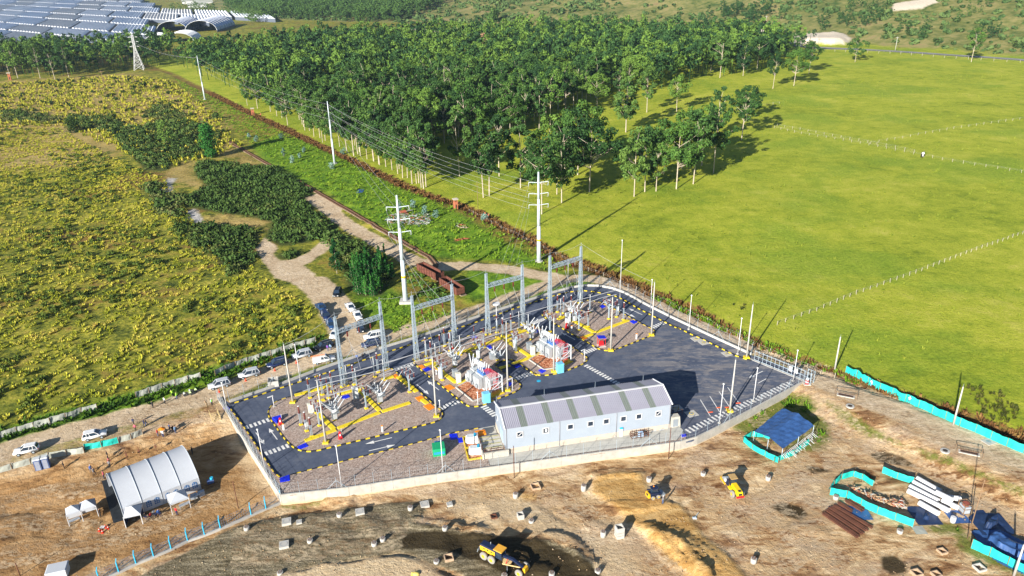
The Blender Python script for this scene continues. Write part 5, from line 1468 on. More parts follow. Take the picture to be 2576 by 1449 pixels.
# street side poles by the hill road
for lab, c, x, y, c2, x2, y2 in [('utility pole by the hill road above the pasture', 'o', 1603,385, 'o', 1622,278),('utility pole before the bare sand cutting', 'o', 1003,350, 'o', 1015,258),('utility pole near the bend of the hill road, nearer the trees', 'o', 450,232, 'o', 452,182),('utility pole above the bend of the hill road', 'o', 628,178, 'o', 630,148),('lone timber pole in the dry grass near the lattice tower', 'm', 792,668, 'm', 745,535)]:
    p = gr(c, x, y); p.z = hz1(p.x, p.y); h = max(6, min(15, hgt(p, c2, x2, y2)))
    t = thing('utility_pole', lab, 'utility pole', tuple(p),.3, 'distant utility poles'); MB().cyl((0,0,0),(0,0, h),.2,.14,6).build('shaft', concrete_w if c == 'o' else wood, t); MB().bar((-1.3,0, h - .5),(1.3,0, h - .5),.2).build('cross_arm', concrete_w if c == 'o' else wood, t)
for lab, c, x, y, c2, x2, y2 in [('thin timber pole standing in the ditch line by the brick towers', 'q', 793,850, 'q', 790,520),('rusty thin post before the building front, left', 'e', 392,1105, 'e', 358,760),('rusty thin post outside the front wall under the building', 'e', 2055,900, 'e', 2063,560),
                                 ('rusty post behind the white marquee', 'g', 2075,860, 'g', 2030,620),('rusty post at the lower left of the tent ground', 'g', 175,1445, 'g', 153,1335),('leaning timber post between the tarpaulin heaps', 'k', 1125,1110, 'k', 1170,950),('tall timber post left of the tarpaulin heaps', 'k', 1100,1200, 'k', 1135,720)]:
    p = on(c, x, y); h = hgt(p, c2, x2, y2)
    tag(MB().cyl((0,0,-.3),(0,0, min(h, 9)),.06,.05,6).build('timber_post', rust if 'rust' in lab else wood, loc=tuple(p)), lab, 'post')
for lab, c, x, y, c2, x2, y2 in [('pale concrete pole on the verge left of the teal screen', 'f', 1578,690, 'f', 1630,395),('pale concrete pole in front of the long teal screen', 'k', 1005,442, 'k', 1075,190),('pale concrete pole at the lower right tarpaulin shed', 'k', 1408,1445, 'k', 1476,1240)]:
    p = on(c, x, y); mast(lab, p, hgt(p, c2, x2, y2),.16,.09, False, group='pale concrete poles outside the yard')

# ================================================================== VEHICLES
def vehicle(kind, label, c, f, r, paint_m, group='cars parked along the dirt road', z=.55, parts=True):
    a = at(c, *f, z); b = at(c, *r, z); g0 = (a + b) / 2; d = a - b
    zz = hz1(g0.x, g0.y)
    a = at(c, *f, z + zz); b = at(c, *r, z + zz); g0 = (a + b) / 2; d = a - b
    t = thing('parked_' + ('pickup' if kind == 'pickup' else 'car'), label, 'pickup truck' if kind == 'pickup' else 'car', (g0.x, g0.y, zz + .0), atan2(d.y, d.x), group)
    t.scale = (.76,.76,.76)
    L = {'suv': 4.8, 'pickup': 5.2, 'small': 4.4}[kind]; W = 1.9; HH = {'suv': 1.80, 'pickup': 1.78, 'small': 1.65}[kind]
    x0, x1 = -L / 2, L / 2
    prof = [(x0 + .05,.38),(x0,.70),(x0 + .08,1.02),(x1 - 1.25,1.08),(x1 - .25,.95),(x1,.72),(x1 - .06,.38)]
    if kind == 'pickup': prof = [(x0 + .05,.40),(x0,.70),(x0 + .05,1.08),(x1 - 1.35,1.10),(x1 - .25,.98),(x1,.72),(x1 - .06,.40)]
    mb = MB()
    n = len(prof); ws = [W / 2] * n; vs = []
    for s in (-1,1):
        for i, (x, zv) in enumerate(prof):
            k = .93 if zv > .9 else 1.0
            if x > x1 - .3: k *= .88
            vs.append((x, s * W / 2 * k, zv))
    fs = [tuple(range(n)), tuple(range(2 * n - 1, n - 1,-1))] + [((i + 1) % n, i, n + i, n + (i + 1) % n) for i in range(n)]
    mb.add(vs, fs)
    me = mb.mesh('body', paint_m); bm = bmesh.new(); bm.from_mesh(me); bmesh.ops.recalc_face_normals(bm, faces=bm.faces); bmesh.ops.bevel(bm, geom=[e for e in bm.edges], offset=.06, segments=2, affect='EDGES'); bm.to_mesh(me); bm.free()
    me.polygons.foreach_set('use_smooth', [True] * len(me.polygons))
    put('body', me, t)
    if kind == 'pickup': c0, c1, r0_, r1_ = x0 + 1.75, x1 - 1.2, x0 + 1.95, x1 - 2.05
    else: c0, c1, r0_, r1_ = x0 + .12, x1 - 1.15, x0 + .45, x1 - 2.0
    def cabin(i0, i1, j0, j1, z0, z1, w0, w1):
        return [(i0,-w0, z0),(i1,-w0, z0),(i1, w0, z0),(i0, w0, z0),(j0,-w1, z1),(j1,-w1, z1),(j1, w1, z1),(j0, w1, z1)]
    bf = [(3,2,1,0),(4,5,6,7),(0,1,5,4),(1,2,6,5),(2,3,7,6),(3,0,4,7)]
    MB().add(cabin(c0 + .03, c1 - .03, r0_ + .02, r1_ - .02,1.0, HH - .04,.84,.68), bf).build('window_glass', glass, t)
    rf = MB().add(cabin(r0_ - .04, r1_ + .04, r0_ + .08, r1_ - .1, HH - .06, HH + .02,.72,.62), bf)
    # pillars
    for s in (-1,1):
        for xa, xb in ((c0, r0_),(c1, r1_),((c0 + c1) / 2 - .1,(r0_ + r1_) / 2 - .1)) + (() if kind == 'pickup' else (((c0 * .72 + c1 * .28) - .1,(r0_ * .72 + r1_ * .28) - .1),)):
            rf.bar((xa, s * .855,1.0),(xb, s * .695, HH - .03),.09)
    rf.build('roof', paint_m, t)
    for s in (-1,1):
        if kind != 'pickup': MB().bar((r0_ + .1, s * .6, HH + .05),(r1_ - .3, s * .6, HH + .05),.05).build('roof_rail', galv_d, t)
    wl = MB().cyl((0,-.11,0),(0,.11,0),.36,.36,12).mesh('wheel', rubber); rim = MB().cyl((0,-.12,0),(0,.12,0),.20,.20,10).mesh('rim', galv)
    for xx in (x0 + .95, x1 - .95):
        for s in (-1,1):
            w = put('wheel', wl, t, (xx, s * (W / 2 - .1),.36)); put('rim', rim, w)
    for s in (-1,1):
        MB().box((x1 - .12, s * .65,.80),(.16,.38,.14)).build('headlight', mat('lamp glass'), t)
        MB().box((x0 + .03, s * .72,.85),(.08,.22,.26)).build('tail_light', redp, t)
        MB().box((c1 - .25, s * .98,1.12),(.14,.16,.13)).build('mirror', paint_m, t)
    MB().box((x1 - .02,0,.58),(.06,1.1,.22)).build('grille', blackp, t)
    if kind == 'pickup':
        MB().box(((x0 + c0) / 2 + .05,0,1.085),(c0 - x0 - .3,1.45,.03)).build('load_bed', mat('dark bed liner', (.10,.10,.11)), t)
    return t
def paintm(n, c): return simple(n, c, .28,.1,.03,.5,.6)
PW = paintm('white car paint', (.78,.79,.80)); PS = paintm('silver car paint', (.50,.53,.57)); PN = paintm('navy car paint', (.012,.025,.085)); PK = paintm('black car paint', (.012,.014,.02)); PB = paintm('dark blue car paint', (.02,.06,.16)); PG = paintm('charcoal car paint', (.04,.05,.07))
vehicle('suv', 'silver SUV first in the roadside row with its front door open', 'l', (192,1232),(400,1185), PS)
vehicle('suv', 'silver SUV with roof window second in the roadside row', 'l', (470,1132),(682,1085), PS)
vehicle('suv', 'navy SUV third in the roadside row behind the concrete mast', 'l', (745,1035),(935,985), PN)
vehicle('suv', 'silver SUV fourth in the roadside row behind a lamp post', 'l', (980,950),(1172,905), PS)
vehicle('suv', 'black SUV fifth in the roadside row with two people beside it', 'l', (1195,875),(1368,820), PK)
cv = vehicle('pickup', 'white pickup with canopy and a red ladder on its roof by the rear wall', 'l', (1392,955),(1178,992), PW)
MB().box((-1.6,0,1.38),(1.9,1.7,.7), top=(.95,.85)).build('canopy', PW, cv); mb = MB()
mb.bar((-2.9,-.2,1.95),(.3,-.2,1.95),.06); mb.bar((-2.9,.2,1.95),(.3,.2,1.95),.06)
for k in range(10): mb.bar((-2.8 + k * .33,-.2,1.95),(-2.8 + k * .33,.2,1.95),.05)
mb.build('ladder', orange, cv)
vehicle('small', 'white hatchback facing the camera behind the left gantry column', 'l', (1368,770),(1408,705), PW)
vehicle('suv', 'dark blue car with its nose into the lot, nearest the white hatchback', 'l', (1375,678),(1335,620), PB)
vehicle('suv', 'dark blue SUV in the middle of the left parking row', 'l', (1325,595),(1280,530), PN)
vehicle('pickup', 'blue pickup at the rear end of the left parking row', 'l', (1285,508),(1235,460), PB)
vehicle('suv', 'black SUV alone on the track edge before the dense bushes', 'l', (1392,378),(1428,315), PK)
vehicle('pickup', 'white pickup at the rear of the right parking row', 'l', (1560,515),(1510,450), PW)
vehicle('pickup', 'white pickup in the middle of the right parking row', 'l', (1618,592),(1585,525), PW)
vehicle('suv', 'charcoal SUV in front of the white pickups', 'l', (1628,715),(1632,640), PG)
vehicle('suv', 'white SUV parked across behind the right gantry column', 'l', (1665,765),(1828,735), PW)
vehicle('suv', 'navy SUV parked across in front of the white one', 'l', (1640,840),(1815,812), PN)
vehicle('small', 'white small SUV on the road at the far left by the grey screen', 'g', (118,368),(338,325), PW)
vehicle('small', 'white small SUV on the road above the teal screen', 'g', (930,195),(715,240), PW)
# ================================================================== CONSTRUCTION SITE, TENTS, PEOPLE
K = .76
def O(c, x, y): return on(c, x, y)
# ---- shade cloth screens
def screen(label, c, line, h, m, step=2.2, post_m=None, group='shade cloth screens', lean=.12, name='shade_screen'):
    Pn = [O(c, *q) for q in line]; o0 = Pn[0]
    R = resample([(q.x, q.y) for q in Pn], step)
    t = thing(name, label, 'screen', tuple(o0),0, group)
    for i, (a, b) in enumerate(zip(R[:-1], R[1:])):
        rg = random.Random(i * 7 + len(label)); n = 5; vs = []; d = (b - a).normalized(); nn = Vector((-d.y, d.x))
        for side in (0,.03):
            for j in range(n + 1):
                u = j / n; q = a.lerp(b, u); z0 = hz1(q.x, q.y)
                sag = -.10 * h * sin(pi * u) * rg.uniform(.2,1.6)
                for k, kz in enumerate((0,.5,1)):
                    off = lean * kz + .10 * sin(u * pi * 2 + i * 1.7) * (1 if k == 1 else .3) + side
                    vs.append((q.x + nn.x * off - o0.x, q.y + nn.y * off - o0.y, z0 + .02 + h * kz + (sag if k == 2 else 0) - o0.z))
        M_ = 3 * (n + 1); fs = []
        for j in range(n):
            for k in range(2):
                a0 = j * 3 + k; fs.append((a0, a0 + 3, a0 + 4, a0 + 1)); fs.append((M_ + a0, M_ + a0 + 1, M_ + a0 + 4, M_ + a0 + 3))
            fs.append((j * 3 + 2, j * 3 + 5, M_ + j * 3 + 5, M_ + j * 3 + 2))
        MB().add(vs, fs).build('cloth_panel', m, t)
    pme = MB().cyl((0,0,-.2),(0,0, h + .12),.045,.04,6).mesh('post', post_m or wood)
    for q in R: put('post', pme, t, (q.x - o0.x, q.y - o0.y, hz1(q.x, q.y) - o0.z))
    return t
screen('long teal shade cloth fence along the right hand dirt road', 'k', [(285,95),(400,150),(580,240),(700,292),(850,362),(1000,432),(1150,492),(1300,562),(1476,635),(1700,735)],1.35, teal)
screen('grey shade cloth beside the portable toilets at the far left', 'g', [(-60,570),(65,530),(235,487),(450,418),(585,400),(735,378)],.95, greynet)
screen('short teal shade cloth between the road and the marquee', 'g', [(738,354),(895,325),(1035,292)],1.0, teal)
screen('short grey shade cloth ending by the two standing groups', 'g', [(1037,290),(1140,262),(1245,215)],.95, greynet)
screen('long grey screen above the grass verge at the left', 'g', [(-150,290),(0,255),(210,190),(520,105),(690,45),(850,5)],1.15, greynet)
screen('grey screen on the verge ending before the silver cars', 'H', [(0,325),(60,300),(220,248),(380,196),(550,146),(705,108)],1.15, greynet)
screen('sagging grey green netting behind the row of parked cars', 'l', [(265,1140),(310,1112),(490,1035),(640,992),(870,918),(1090,852),(1212,815)],1.15, greynet)
screen('teal shade cloth along the front of the rubble enclosure', 'k', [(180,908),(300,928),(430,1010),(570,1062),(738,1122)],1.1, teal)
screen('torn teal shade cloth at the back of the rubble enclosure', 'k', [(178,905),(232,815),(300,795),(385,775),(410,835),(470,852)],.85, teal)
screen('teal shade cloth standing before the stacked white pipes', 'k', [(528,762),(650,812),(738,836)],1.0, teal)
screen('teal shade cloth wall of the lower right tarpaulin shed', 'k', [(1120,1262),(1270,1330),(1400,1402),(1500,1450),(1620,1510)],1.3, teal)
screen('teal skirt round the front of the blue roofed shelter', 'f', [(802,1288),(862,1345),(1010,1425),(1100,1470)],.85, teal)
screen('teal skirt round the right side of the blue roofed shelter', 'j', [(1745,210),(1835,168),(1930,160),(2010,90),(2130,5)],.85, teal)
screen('teal skirt behind the blue roofed shelter', 'f', [(802,1288),(905,1225),(1100,1290)],.85, teal)
# ---- blue post fence
Pb = [O('g', x, y) for x, y in [(2120,965),(2062,985),(1920,1045),(1782,1102),(1635,1152),(1492,1225),(1340,1290),(1187,1352),(1037,1425),(870,1500),(700,1580)]]
Pb = [O('h', 458,645), O('h', 295,715), O('h', 135,782)] + Pb[2:]
t = thing('blue_fence', 'fence of bright blue posts climbing from the lower left to the yard corner', 'fence', tuple(Pb[0]))
bpm = MB().bar((0,0,0),(0,0,1.75),.11).bar((0,0,1.75),(-.1,.35,2.0),.09).mesh('post', mat('sky blue paint'))
for q in Pb: put('post', bpm, t, tuple(q - Pb[0]))
mb = MB()
for a, b in zip(Pb[:-1], Pb[1:]):
    for z in (.5,.9,1.3,1.7): mb.bar(a - Pb[0] + Vector((0,0, z)), b - Pb[0] + Vector((0,0, z)),.012)
    for j in range(1,14): 
        q = a.lerp(b, j / 14) - Pb[0]; mb.bar(q, q + Vector((0,0,1.7)),.009)
mb.build('wire_mesh', mat('blue wire', (.12,.25,.42)), t)
for a, b in zip(Pb[:-1], Pb[1:]): MB().bar(a - Pb[0] + Vector((0,0,.12)), b - Pb[0] + Vector((0,0,.12)),.25,.35).build('base_beam', concrete_w, t)

# ---- marquee
canvas = mat('white marquee canvas', (.46,.49,.54),.6,0,.04,.5)
fl = O('g', 1085,962); fr = O('g', 1750,690); mz = min(fl.z, fr.z); md = fr - fl; ML = md.length; mrz = atan2(md.y, md.x)
t = thing('marquee_tent', 'large white marquee with arched windows on the bare ground', 'tent', (fl.x, fl.y, mz), mrz)
DD = 8.6; EV = 1.95; RG = 4.15; N_ = 14
arc = [(DD * k / N_, EV + (RG - EV) * sin(pi * k / N_) ** .8) for k in range(N_ + 1)]
for b_ in range(4):
    x0, x1 = ML * b_ / 4, ML * (b_ + 1) / 4; vs = []
    for s, off in ((0,0),(1,-.05)):
        for (y, z) in arc: vs += [(x0 + .03, y, z + off),((x0 + x1) / 2, y, z + off - .04),(x1 - .03, y, z + off)]
    n3 = 3 * (N_ + 1); fs = []
    for k in range(N_):
        for j in (0,1): a0 = 3 * k + j; fs.append((a0, a0 + 1, a0 + 4, a0 + 3)); fs.append((n3 + a0, n3 + a0 + 3, n3 + a0 + 4, n3 + a0 + 1))
    o_ = MB().add(vs, fs).build('roof_panel', canvas, t); o_.data.polygons.foreach_set('use_smooth', [True] * len(o_.data.polygons))
    MB().box(((x0 + x1) / 2,0, EV / 2),(x1 - x0 - .04,.05, EV)).build('wall_panel', canvas, t)
    MB().box(((x0 + x1) / 2, DD, EV / 2),(x1 - x0 - .04,.05, EV)).build('wall_panel', canvas, t)
    for q in (.3,.72):
        xw = x0 + (x1 - x0) * q
        prof = [(xw - .35,.55),(xw + .35,.55)] + [(xw + .35 * cos(a),1.15 + .42 * sin(a)) for a in [pi * k / 6 for k in range(7)]]
        w = MB().extr(prof, -.045,-.03).build('arched_window', mat('marquee window film', (.06,.16,.36),.2), t)
        mb = MB()
        for k in (-.12,.12): mb.box((xw + k, -.055,1.0),(.03,.015,.95))
        for z in (.8,1.1): mb.box((xw, -.057, z),(.68,.015,.03))
        mb.build('glazing_bar', white, w)
for k in range(5):
    mb = MB(); pts = [(ML * k / 4,-.02,0),(ML * k / 4,-.02, EV)] + [(ML * k / 4, y, z + .04) for y, z in arc] + [(ML * k / 4, DD + .02,0)]
    mb.path(pts, .05,6); mb.build('frame_arch', mat('grey frame', (.34,.38,.43)), t)
for x0 in (0, ML):
    pr = [(0,0),(DD, 0)] + [(y, z) for y, z in arc[::-1]]
    n = len(pr); vs = [(x0, y, z) for y, z in pr] + [(x0 + (.04 if x0 == 0 else -.04), y, z) for y, z in pr]
    if x0 > 0: MB().add(vs, [tuple(range(n)), tuple(range(2 * n - 1, n - 1,-1))]).build('gable', canvas, t)
bm_ = [O('g', *q) for q in [(885,625),(960,605),(1085,965),(990,1000)]]
tag(MB().prism([(q.x - bm_[0].x, q.y - bm_[0].y) for q in bm_],0,.03).build('black_mat', mat('black ground sheet', (.02,.025,.03),.6,0,.5,1.5), loc=(bm_[0].x, bm_[0].y, max(q.z for q in bm_) + .05)), 'black ground sheet along the left end of the marquee', 'ground sheet')
def canopy(label, c, a, b, s=None, h=1.75, walls=()):
    A_ = O(c, *a); B_ = O(c, *b); d = B_ - A_; s = s or d.length
    t = thing('canopy_tent', label, 'canopy tent', tuple(A_), atan2(d.y, d.x), 'small white canopy tents')
    MB().add([(0,0, h),(s, 0, h),(s, s, h),(0, s, h),(s / 2, s / 2, h + .75)],[(0,1,4),(1,2,4),(2,3,4),(3,0,4)]).build('roof', canvas, t)
    mb = MB()
    for p, q in (((0,0),(s, 0)),((s, 0),(s, s)),((s, s),(0, s)),((0, s),(0,0))): mb.bar((p[0], p[1], h - .1),(q[0], q[1], h - .1),.03,.25)
    mb.build('valance', canvas, t)
    lm = MB().bar((0,0,0),(0,0, h),.07).mesh('leg', white)
    for x in (0, s):
        for y in (0, s): put('leg', lm, t, (x, y, 0))
    for w in walls:
        if w == 'back': MB().box((s / 2, s, h / 2),(s, .03, h)).build('side_sheet', canvas, t)
        if w == 'dark': MB().box((s / 2, s, h / 2),(s, .03, h)).build('side_sheet', darktarp, t); MB().box((0, s / 2, h / 2),(.03, s, h)).build('side_sheet', darktarp, t)
        if w == 'right': MB().box((s, s / 2, h / 2),(.03, s * .9, h)).build('side_sheet', canvas, t)
    return t
canopy('left half of the double white canopy standing apart at the left', 'g', (605,1015),(725,972), walls=('back',))
canopy('right half of the double white canopy standing apart at the left', 'g', (728,970),(860,932), walls=('right', 'back'))
canopy('white canopy with dark sides at the front left corner of the marquee', 'g', (1098,1030),(1225,1000),2.0, walls=('dark',))
canopy('white canopy before the right half of the marquee with a person in red', 'g', (1502,915),(1670,852),2.3)
for lab, c, x, y in [('grey folding table under the double canopy', 'g', 655,985),('folding table with boxes under the right canopy', 'g', 1610,850),('white folding table at the right front corner of the marquee', 'g', 1700,775)]:
    q = O(c, x, y); t = thing('folding_table', lab, 'table', tuple(q), mrz, 'folding tables')
    MB().box((0,0,.56),(1.3,.55,.05)).build('table_top', white if 'white' in lab else mat('grey frame'), t); lm = MB().bar((0,0,0),(0,0,.55),.04).mesh('leg', galv_d)
    for x_ in (-.6,.6):
        for y_ in (-.22,.22): put('leg', lm, t, (x_, y_, 0))
q = O('g', 880,1045)
for i, (x, y) in enumerate([(865,1055),(893,1070),(920,1025),(942,1035)]):
    q = O('g', x, y); t = thing('traffic_cone', ['orange cone left of the small white table by the tents', 'frontmost orange cone by the small white table', 'rear orange cone by the small white table', 'orange cone right of the small white table'][i], 'traffic cone', tuple(q),0, 'orange traffic cones')
    MB().box((0,0,.02),(.34,.34,.05)).build('cone_base', redp, t); MB().cyl((0,0,.04),(0,0,.5),.14,.03,10).build('cone_body', mat('cone orange', (.8,.08,.02)), t); MB().cyl((0,0,.25),(0,0,.33),.10,.08,10).build('cone_band', white, t)
q = O('g', 897,1038); tag(MB().box((0,0,.35),(.55,.4,.03)).bar((-.2,0,0),(.2,0,.35),.03).bar((.2,0,0),(-.2,0,.35),.03).build('small_table', white, loc=tuple(q)), 'small white table between the orange cones', 'table')
for i, (c, x, y) in enumerate([('l', 297,1283),('l', 548,1178),('l', 822,1082),('l', 1025,1010)]):
    q = O(c, x, y); t = thing('traffic_cone', 'orange cone beside the %s of the roadside row' % ['first silver car', 'second silver car', 'navy third car', 'fourth silver car'][i], 'traffic cone', tuple(q),0, 'orange traffic cones')
    MB().box((0,0,.02),(.34,.34,.05)).build('cone_base', redp, t); MB().cyl((0,0,.04),(0,0,.55),.15,.03,10).build('cone_body', mat('cone orange'), t)
for i, (x, y) in enumerate([(345,515),(412,498)]):
    q = O('g', x, y); t = thing('portable_toilet', ['blue portable toilet, the left one at the grey screen', 'blue portable toilet, the right one at the grey screen'][i], 'portable toilet', tuple(q),.35, 'blue portable toilets')
    MB().box((0,0,.85),(.85,.85,1.7)).build('cabin', mat('toilet blue grey', (.06,.10,.24),.5), t); MB().box((0,0,1.76),(.92,.92,.14), top=(.8,.8)).build('roof', mat('pale grey enclosure'), t); MB().box((0,-.44,.8),(.6,.03,1.45)).build('door', mat('toilet door', (.25,.28,.36)), t)
q = O('g', 515,1440); t = thing('white_shed_roof', 'white roof corner peeking in at the bottom left edge', 'canopy tent', tuple(q),.3)
MB().box((0,0,1.2),(2.3,1.8,.1), top=(.9,.9)).build('roof', canvas, t); MB().box((0,0,.6),(2.1,1.6,1.1)).build('body', mat('pale grey enclosure'), t)
tent_x = [(1220,410,1205,325),(1110,440,1092,360),(1365,370,1340,285)]
for i, (x, y, x2, y2) in enumerate(tent_x):
    q = O('g', x, y); h = 1.6
    t = thing('flag_stand', 'dark thin stand behind the marquee, %s of three' % ['middle', 'leftmost', 'rightmost'][i], 'stand', tuple(q),0, 'dark stands behind the marquee'); MB().bar((0,0,0),(0,0, h),.06).build('rod', rust, t); MB().box((0,0, h * .6),(.3,.05,.3)).build('plate', rust, t)

# ---- precast concrete
def pier(label, c, x, y, h=.75, r=.36, group='round precast concrete pier stubs', square=False):
    q = O(c, x, y); t = thing('concrete_pier', label, 'concrete pier', (q.x, q.y, q.z - .05), random.uniform(0,1), group)
    MB().cyl((0,0,0),(0,0, h), r, r * .97,16).build('shaft', concrete_w, t); rb = MB()
    for k in range(6):
        a = k * pi / 3; rb.cyl((cos(a) * r * .55, sin(a) * r * .55, h),(cos(a) * r * .55, sin(a) * r * .55, h + .28),.025,.025,4)
    rb.build('rebar', rust, t)
    MB().cyl((0,0, h),(0,0, h + .012), r * .72, r * .72,14).build('core', mat('greyish core', (.30,.28,.25)), t)
    return t
for lab, c, x, y, h in [('pier stub at the left edge of the grey gravel road', 'h', 85,925,.5),('pier stub right of the square slab on the gravel, below the earth heap', 'h', 1085,785,.55),('pier stub left of the square slab furthest right', 'h', 1850,710,.55),('low pier stub beside the front square slab', 'h', 768,1060,.45),
                        ('low pier stub, left of the close pair on the gravel', 'h', 1460,1095,.5),('low pier stub, right of the close pair on the gravel', 'h', 1552,1045,.5),('pier stub at the start of the dark wet strip', 'h', 2222,925,.5),('low pier stub in the shadow ditch left of the open box', 'h', 2130,1280,.35),
                        ('low pier stub at the bottom left of the gravel', 'h', 445,1400,.3),('tall pier stub before the front wall, left of the rusty frame box', 'i', 775,580,.75),('tall pier stub on the left edge of the orange sand', 'i', 1508,505,.95),('pier stub behind the skid steer loader', 'i', 2212,405,.7),
                        ('short pier stub behind the motor grader', 'i', 945,845,.4),('tall pier stub left of the tall concrete chamber', 'i', 1718,1000,.85),('pier stub at the end of the wet strip', 'i', 1660,1385,.4),('pier stub at the bottom edge in front of the grader blade', 'i', 1165,1420,.5),('pier stub cut by the bottom edge beside the grader wheel', 'i', 655,1435,.4),
                        ('pier stub between the loader and the compactor', 'j', 970,345,.55),('pier stub right of the compactor with a ditch round it', 'j', 1680,395,.65),('pier stub at the lower end of the sand strip', 'j', 1520,1300,.7),('pier stub at the left end of the rubble enclosure', 'k', 222,935,.55),('pier stub before the rubble enclosure', 'k', 648,1160,.5)]:
    pier(lab, c, x, y, h)
def slab(label, c, x, y, w=1.15, h=.35, rz=None, open_=False, hh=None, m=None, group='square precast chamber slabs'):
    q = O(c, x, y); rz = BAY * .4 if rz is None else rz; m = m or concrete_w
    t = thing('concrete_chamber', label, 'concrete chamber', (q.x, q.y, q.z - .04), rz, group)
    if not open_:
        MB().box((0,0, h / 2),(w, w, h)).build('slab', m, t); mb = MB(); n = 20
        for k in range(n):
            a, b = 2 * pi * k / n, 2 * pi * (k + 1) / n; mb.bar((cos(a) * w * .36, sin(a) * w * .36, h),(cos(b) * w * .36, sin(b) * w * .36, h),.03,.03)
        mb.build('ring_mark', galv_d, t)
    else:
        h = hh or .7; th = .1; mb = MB()
        mb.box((0,-w / 2 + th / 2, h / 2),(w, th, h)).box((0, w / 2 - th / 2, h / 2),(w, th, h)).box((-w / 2 + th / 2,0, h / 2),(th, w - 2 * th, h)).box((w / 2 - th / 2,0, h / 2),(th, w - 2 * th, h)); mb.build('walls', m, t)
        MB().box((0,0,.02),(w - .15, w - .15,.04)).build('floor', mat('dark chamber floor', (.05,.035,.025)), t)
        if h > 1.3:
            for z in (.5,.95): MB().box((0,0, z),(w + .05, w + .05,.06)).build('joint_band', mat('greyish core'), t)
    return t
brownc = mat('earth stained concrete', (.42,.30,.20),.9,0,.25,2)
for lab, c, x, y in [('square slab with ring on the upper left of the gravel road', 'h', 515,850),('square slab with ring at the front left of the gravel road', 'h', 488,1100),('square slab with ring in the middle of the gravel road edge', 'h', 1305,745),('square slab with ring at the right end of the gravel road edge', 'h', 2003,665)]: slab(lab, c, x, y)
slab('small oblong slab beside the upper left square slab', 'h', 650,850,.7,.25); slab('small oblong slab right of the last square slab', 'h', 2272,662,.75,.3)
for lab, c, x, y, w, hh, m in [('tall square chamber with grey bands beside a pier stub', 'i', 1892,1000,.95,1.65, concrete_w),('open concrete chamber beside the low pier behind the grader', 'i', 828,800,.8,.75, concrete_w),('wide earth filled box near the front wall', 'i', 990,470,1.2,.35, brownc),('low rusty framed box on the beige ground', 'i', 540,790,.8,.25, rust),
                              ('open stained box between the wet strip and the beige mound', 'i', 55,1240,1.05,.4, brownc),('open stained chamber near the lower right teal shed', 'k', 930,1290,.9,.35, brownc),('open stained chamber at the bottom edge, left of two', 'k', 760,1435,1.0,.4, brownc),('open stained chamber at the bottom edge, right of two', 'k', 890,1445,.9,.4, brownc),
                              ('chamber with wooden rails on the grass by the lower right shed', 'k', 1178,1400,1.1,.35, concrete_w),('walled white tank beside the dirt road before the left corner of the yard', 'l', 812,1215,1.7,1.1, concrete_w)]: slab(lab, c, x, y, w, open_=True, hh=hh, m=m, group='open concrete chambers')
for lab, c, x, y in [('concrete ring by the first rebar pit on the right road', 'k', 318,322),('concrete ring by the second rebar pit on the right road', 'k', 950,620)]:
    q = O(c, x, y); t = thing('concrete_ring', lab, 'concrete ring', tuple(q),0, 'flat concrete manhole rings'); MB().cyl((0,0,0),(0,0,.2),.62,.62,20).build('ring', concrete_w, t); MB().cyl((0,0,.2),(0,0,.215),.34,.34,16).build('hole', mat('dark chamber floor'), t)
for lab, c, x, y in [('rebar pit with a rail frame on the right road, nearer the gate', 'k', 290,250),('rebar pit with a rail frame on the right road, further right', 'k', 1110,630)]:
    q = O(c, x, y); t = thing('rebar_pit', lab, 'rebar pit', tuple(q),-.45, 'rebar pits with rail frames')
    MB().box((0,0,.06),(2.6,.9,.1)).build('pale_lining', concrete_w, t); MB().box((0,0,.12),(2.1,.5,.04)).build('pit_floor', mat('dark chamber floor'), t); rb = MB()
    for k in range(12): rb.bar((-1.1 + k * .2,-.3,.1),(-1.1 + k * .2,.3,.45),.03); rb.bar((-1.1 + k * .2,.3,.1),(-1.1 + k * .2,.3,.45),.03)
    rb.build('rebar', rust, t); mb = MB()
    for y_ in (-.7,.7): mb.bar((-1.6, y_, .8),(1.6, y_, .8),.05)
    for x_ in (-1.6,1.6): mb.bar((x_, -.7,.8),(x_, .7,.8),.05); mb.bar((x_, -.7,0),(x_, -.7,.8),.05); mb.bar((x_, .7,0),(x_, .7,.8),.05)
    mb.build('rail_frame', wood, t)
q = O('h', 735,600); t = thing('pallet_stack', 'dark wooden pallet leaning on the front wall with an orange block', 'pallet', tuple(q),.15); mb = MB()
for k in range(6): mb.bar((-.5 + k * .2,-.35,0),(-.5 + k * .2,.25,.8),.07)
for k in range(3): mb.bar((-.55,-.3 + k * .25,.05 + k * .33),(.55,-.3 + k * .25,.05 + k * .33),.08)
mb.build('slats', wood, t); MB().box((-.75,0,.25),(.25,.3,.5)).build('orange_block', mat('brick orange', (.5,.17,.06)), t)
q = O('j', 875,815); tag(MB().box((0,0,.1),(.6,.4,.2), top=(.7,.5)).bar((.1,0,.2),(.6,.5,.5),.05).build('wheelbarrow_tray', galv, loc=tuple(q)), 'small grey tray on the edge of the sand strip', 'tray')
q = O('h', 1900,1410); tag(MB().box((0,0,.03),(1.0,.8,.06), top=(.8,.8)).ball((.1,0,.1),(.45,.35,.18)).build('yellow_sheet', mat('pale yellow sheet', (.75,.6,.15)), loc=tuple(q)), 'crumpled yellow sheet on the beige mound at the bottom', 'sheet')
q = O('a', 130,730); t = thing('timber_stair', 'light timber steps on the sandy slope at the left wall corner', 'steps', tuple(q),.6); mb = MB()
for k in range(6): mb.bar((-.6,-.8 + k * .3,.05 + k * .12),(.6,-.8 + k * .3,.05 + k * .12),.07)
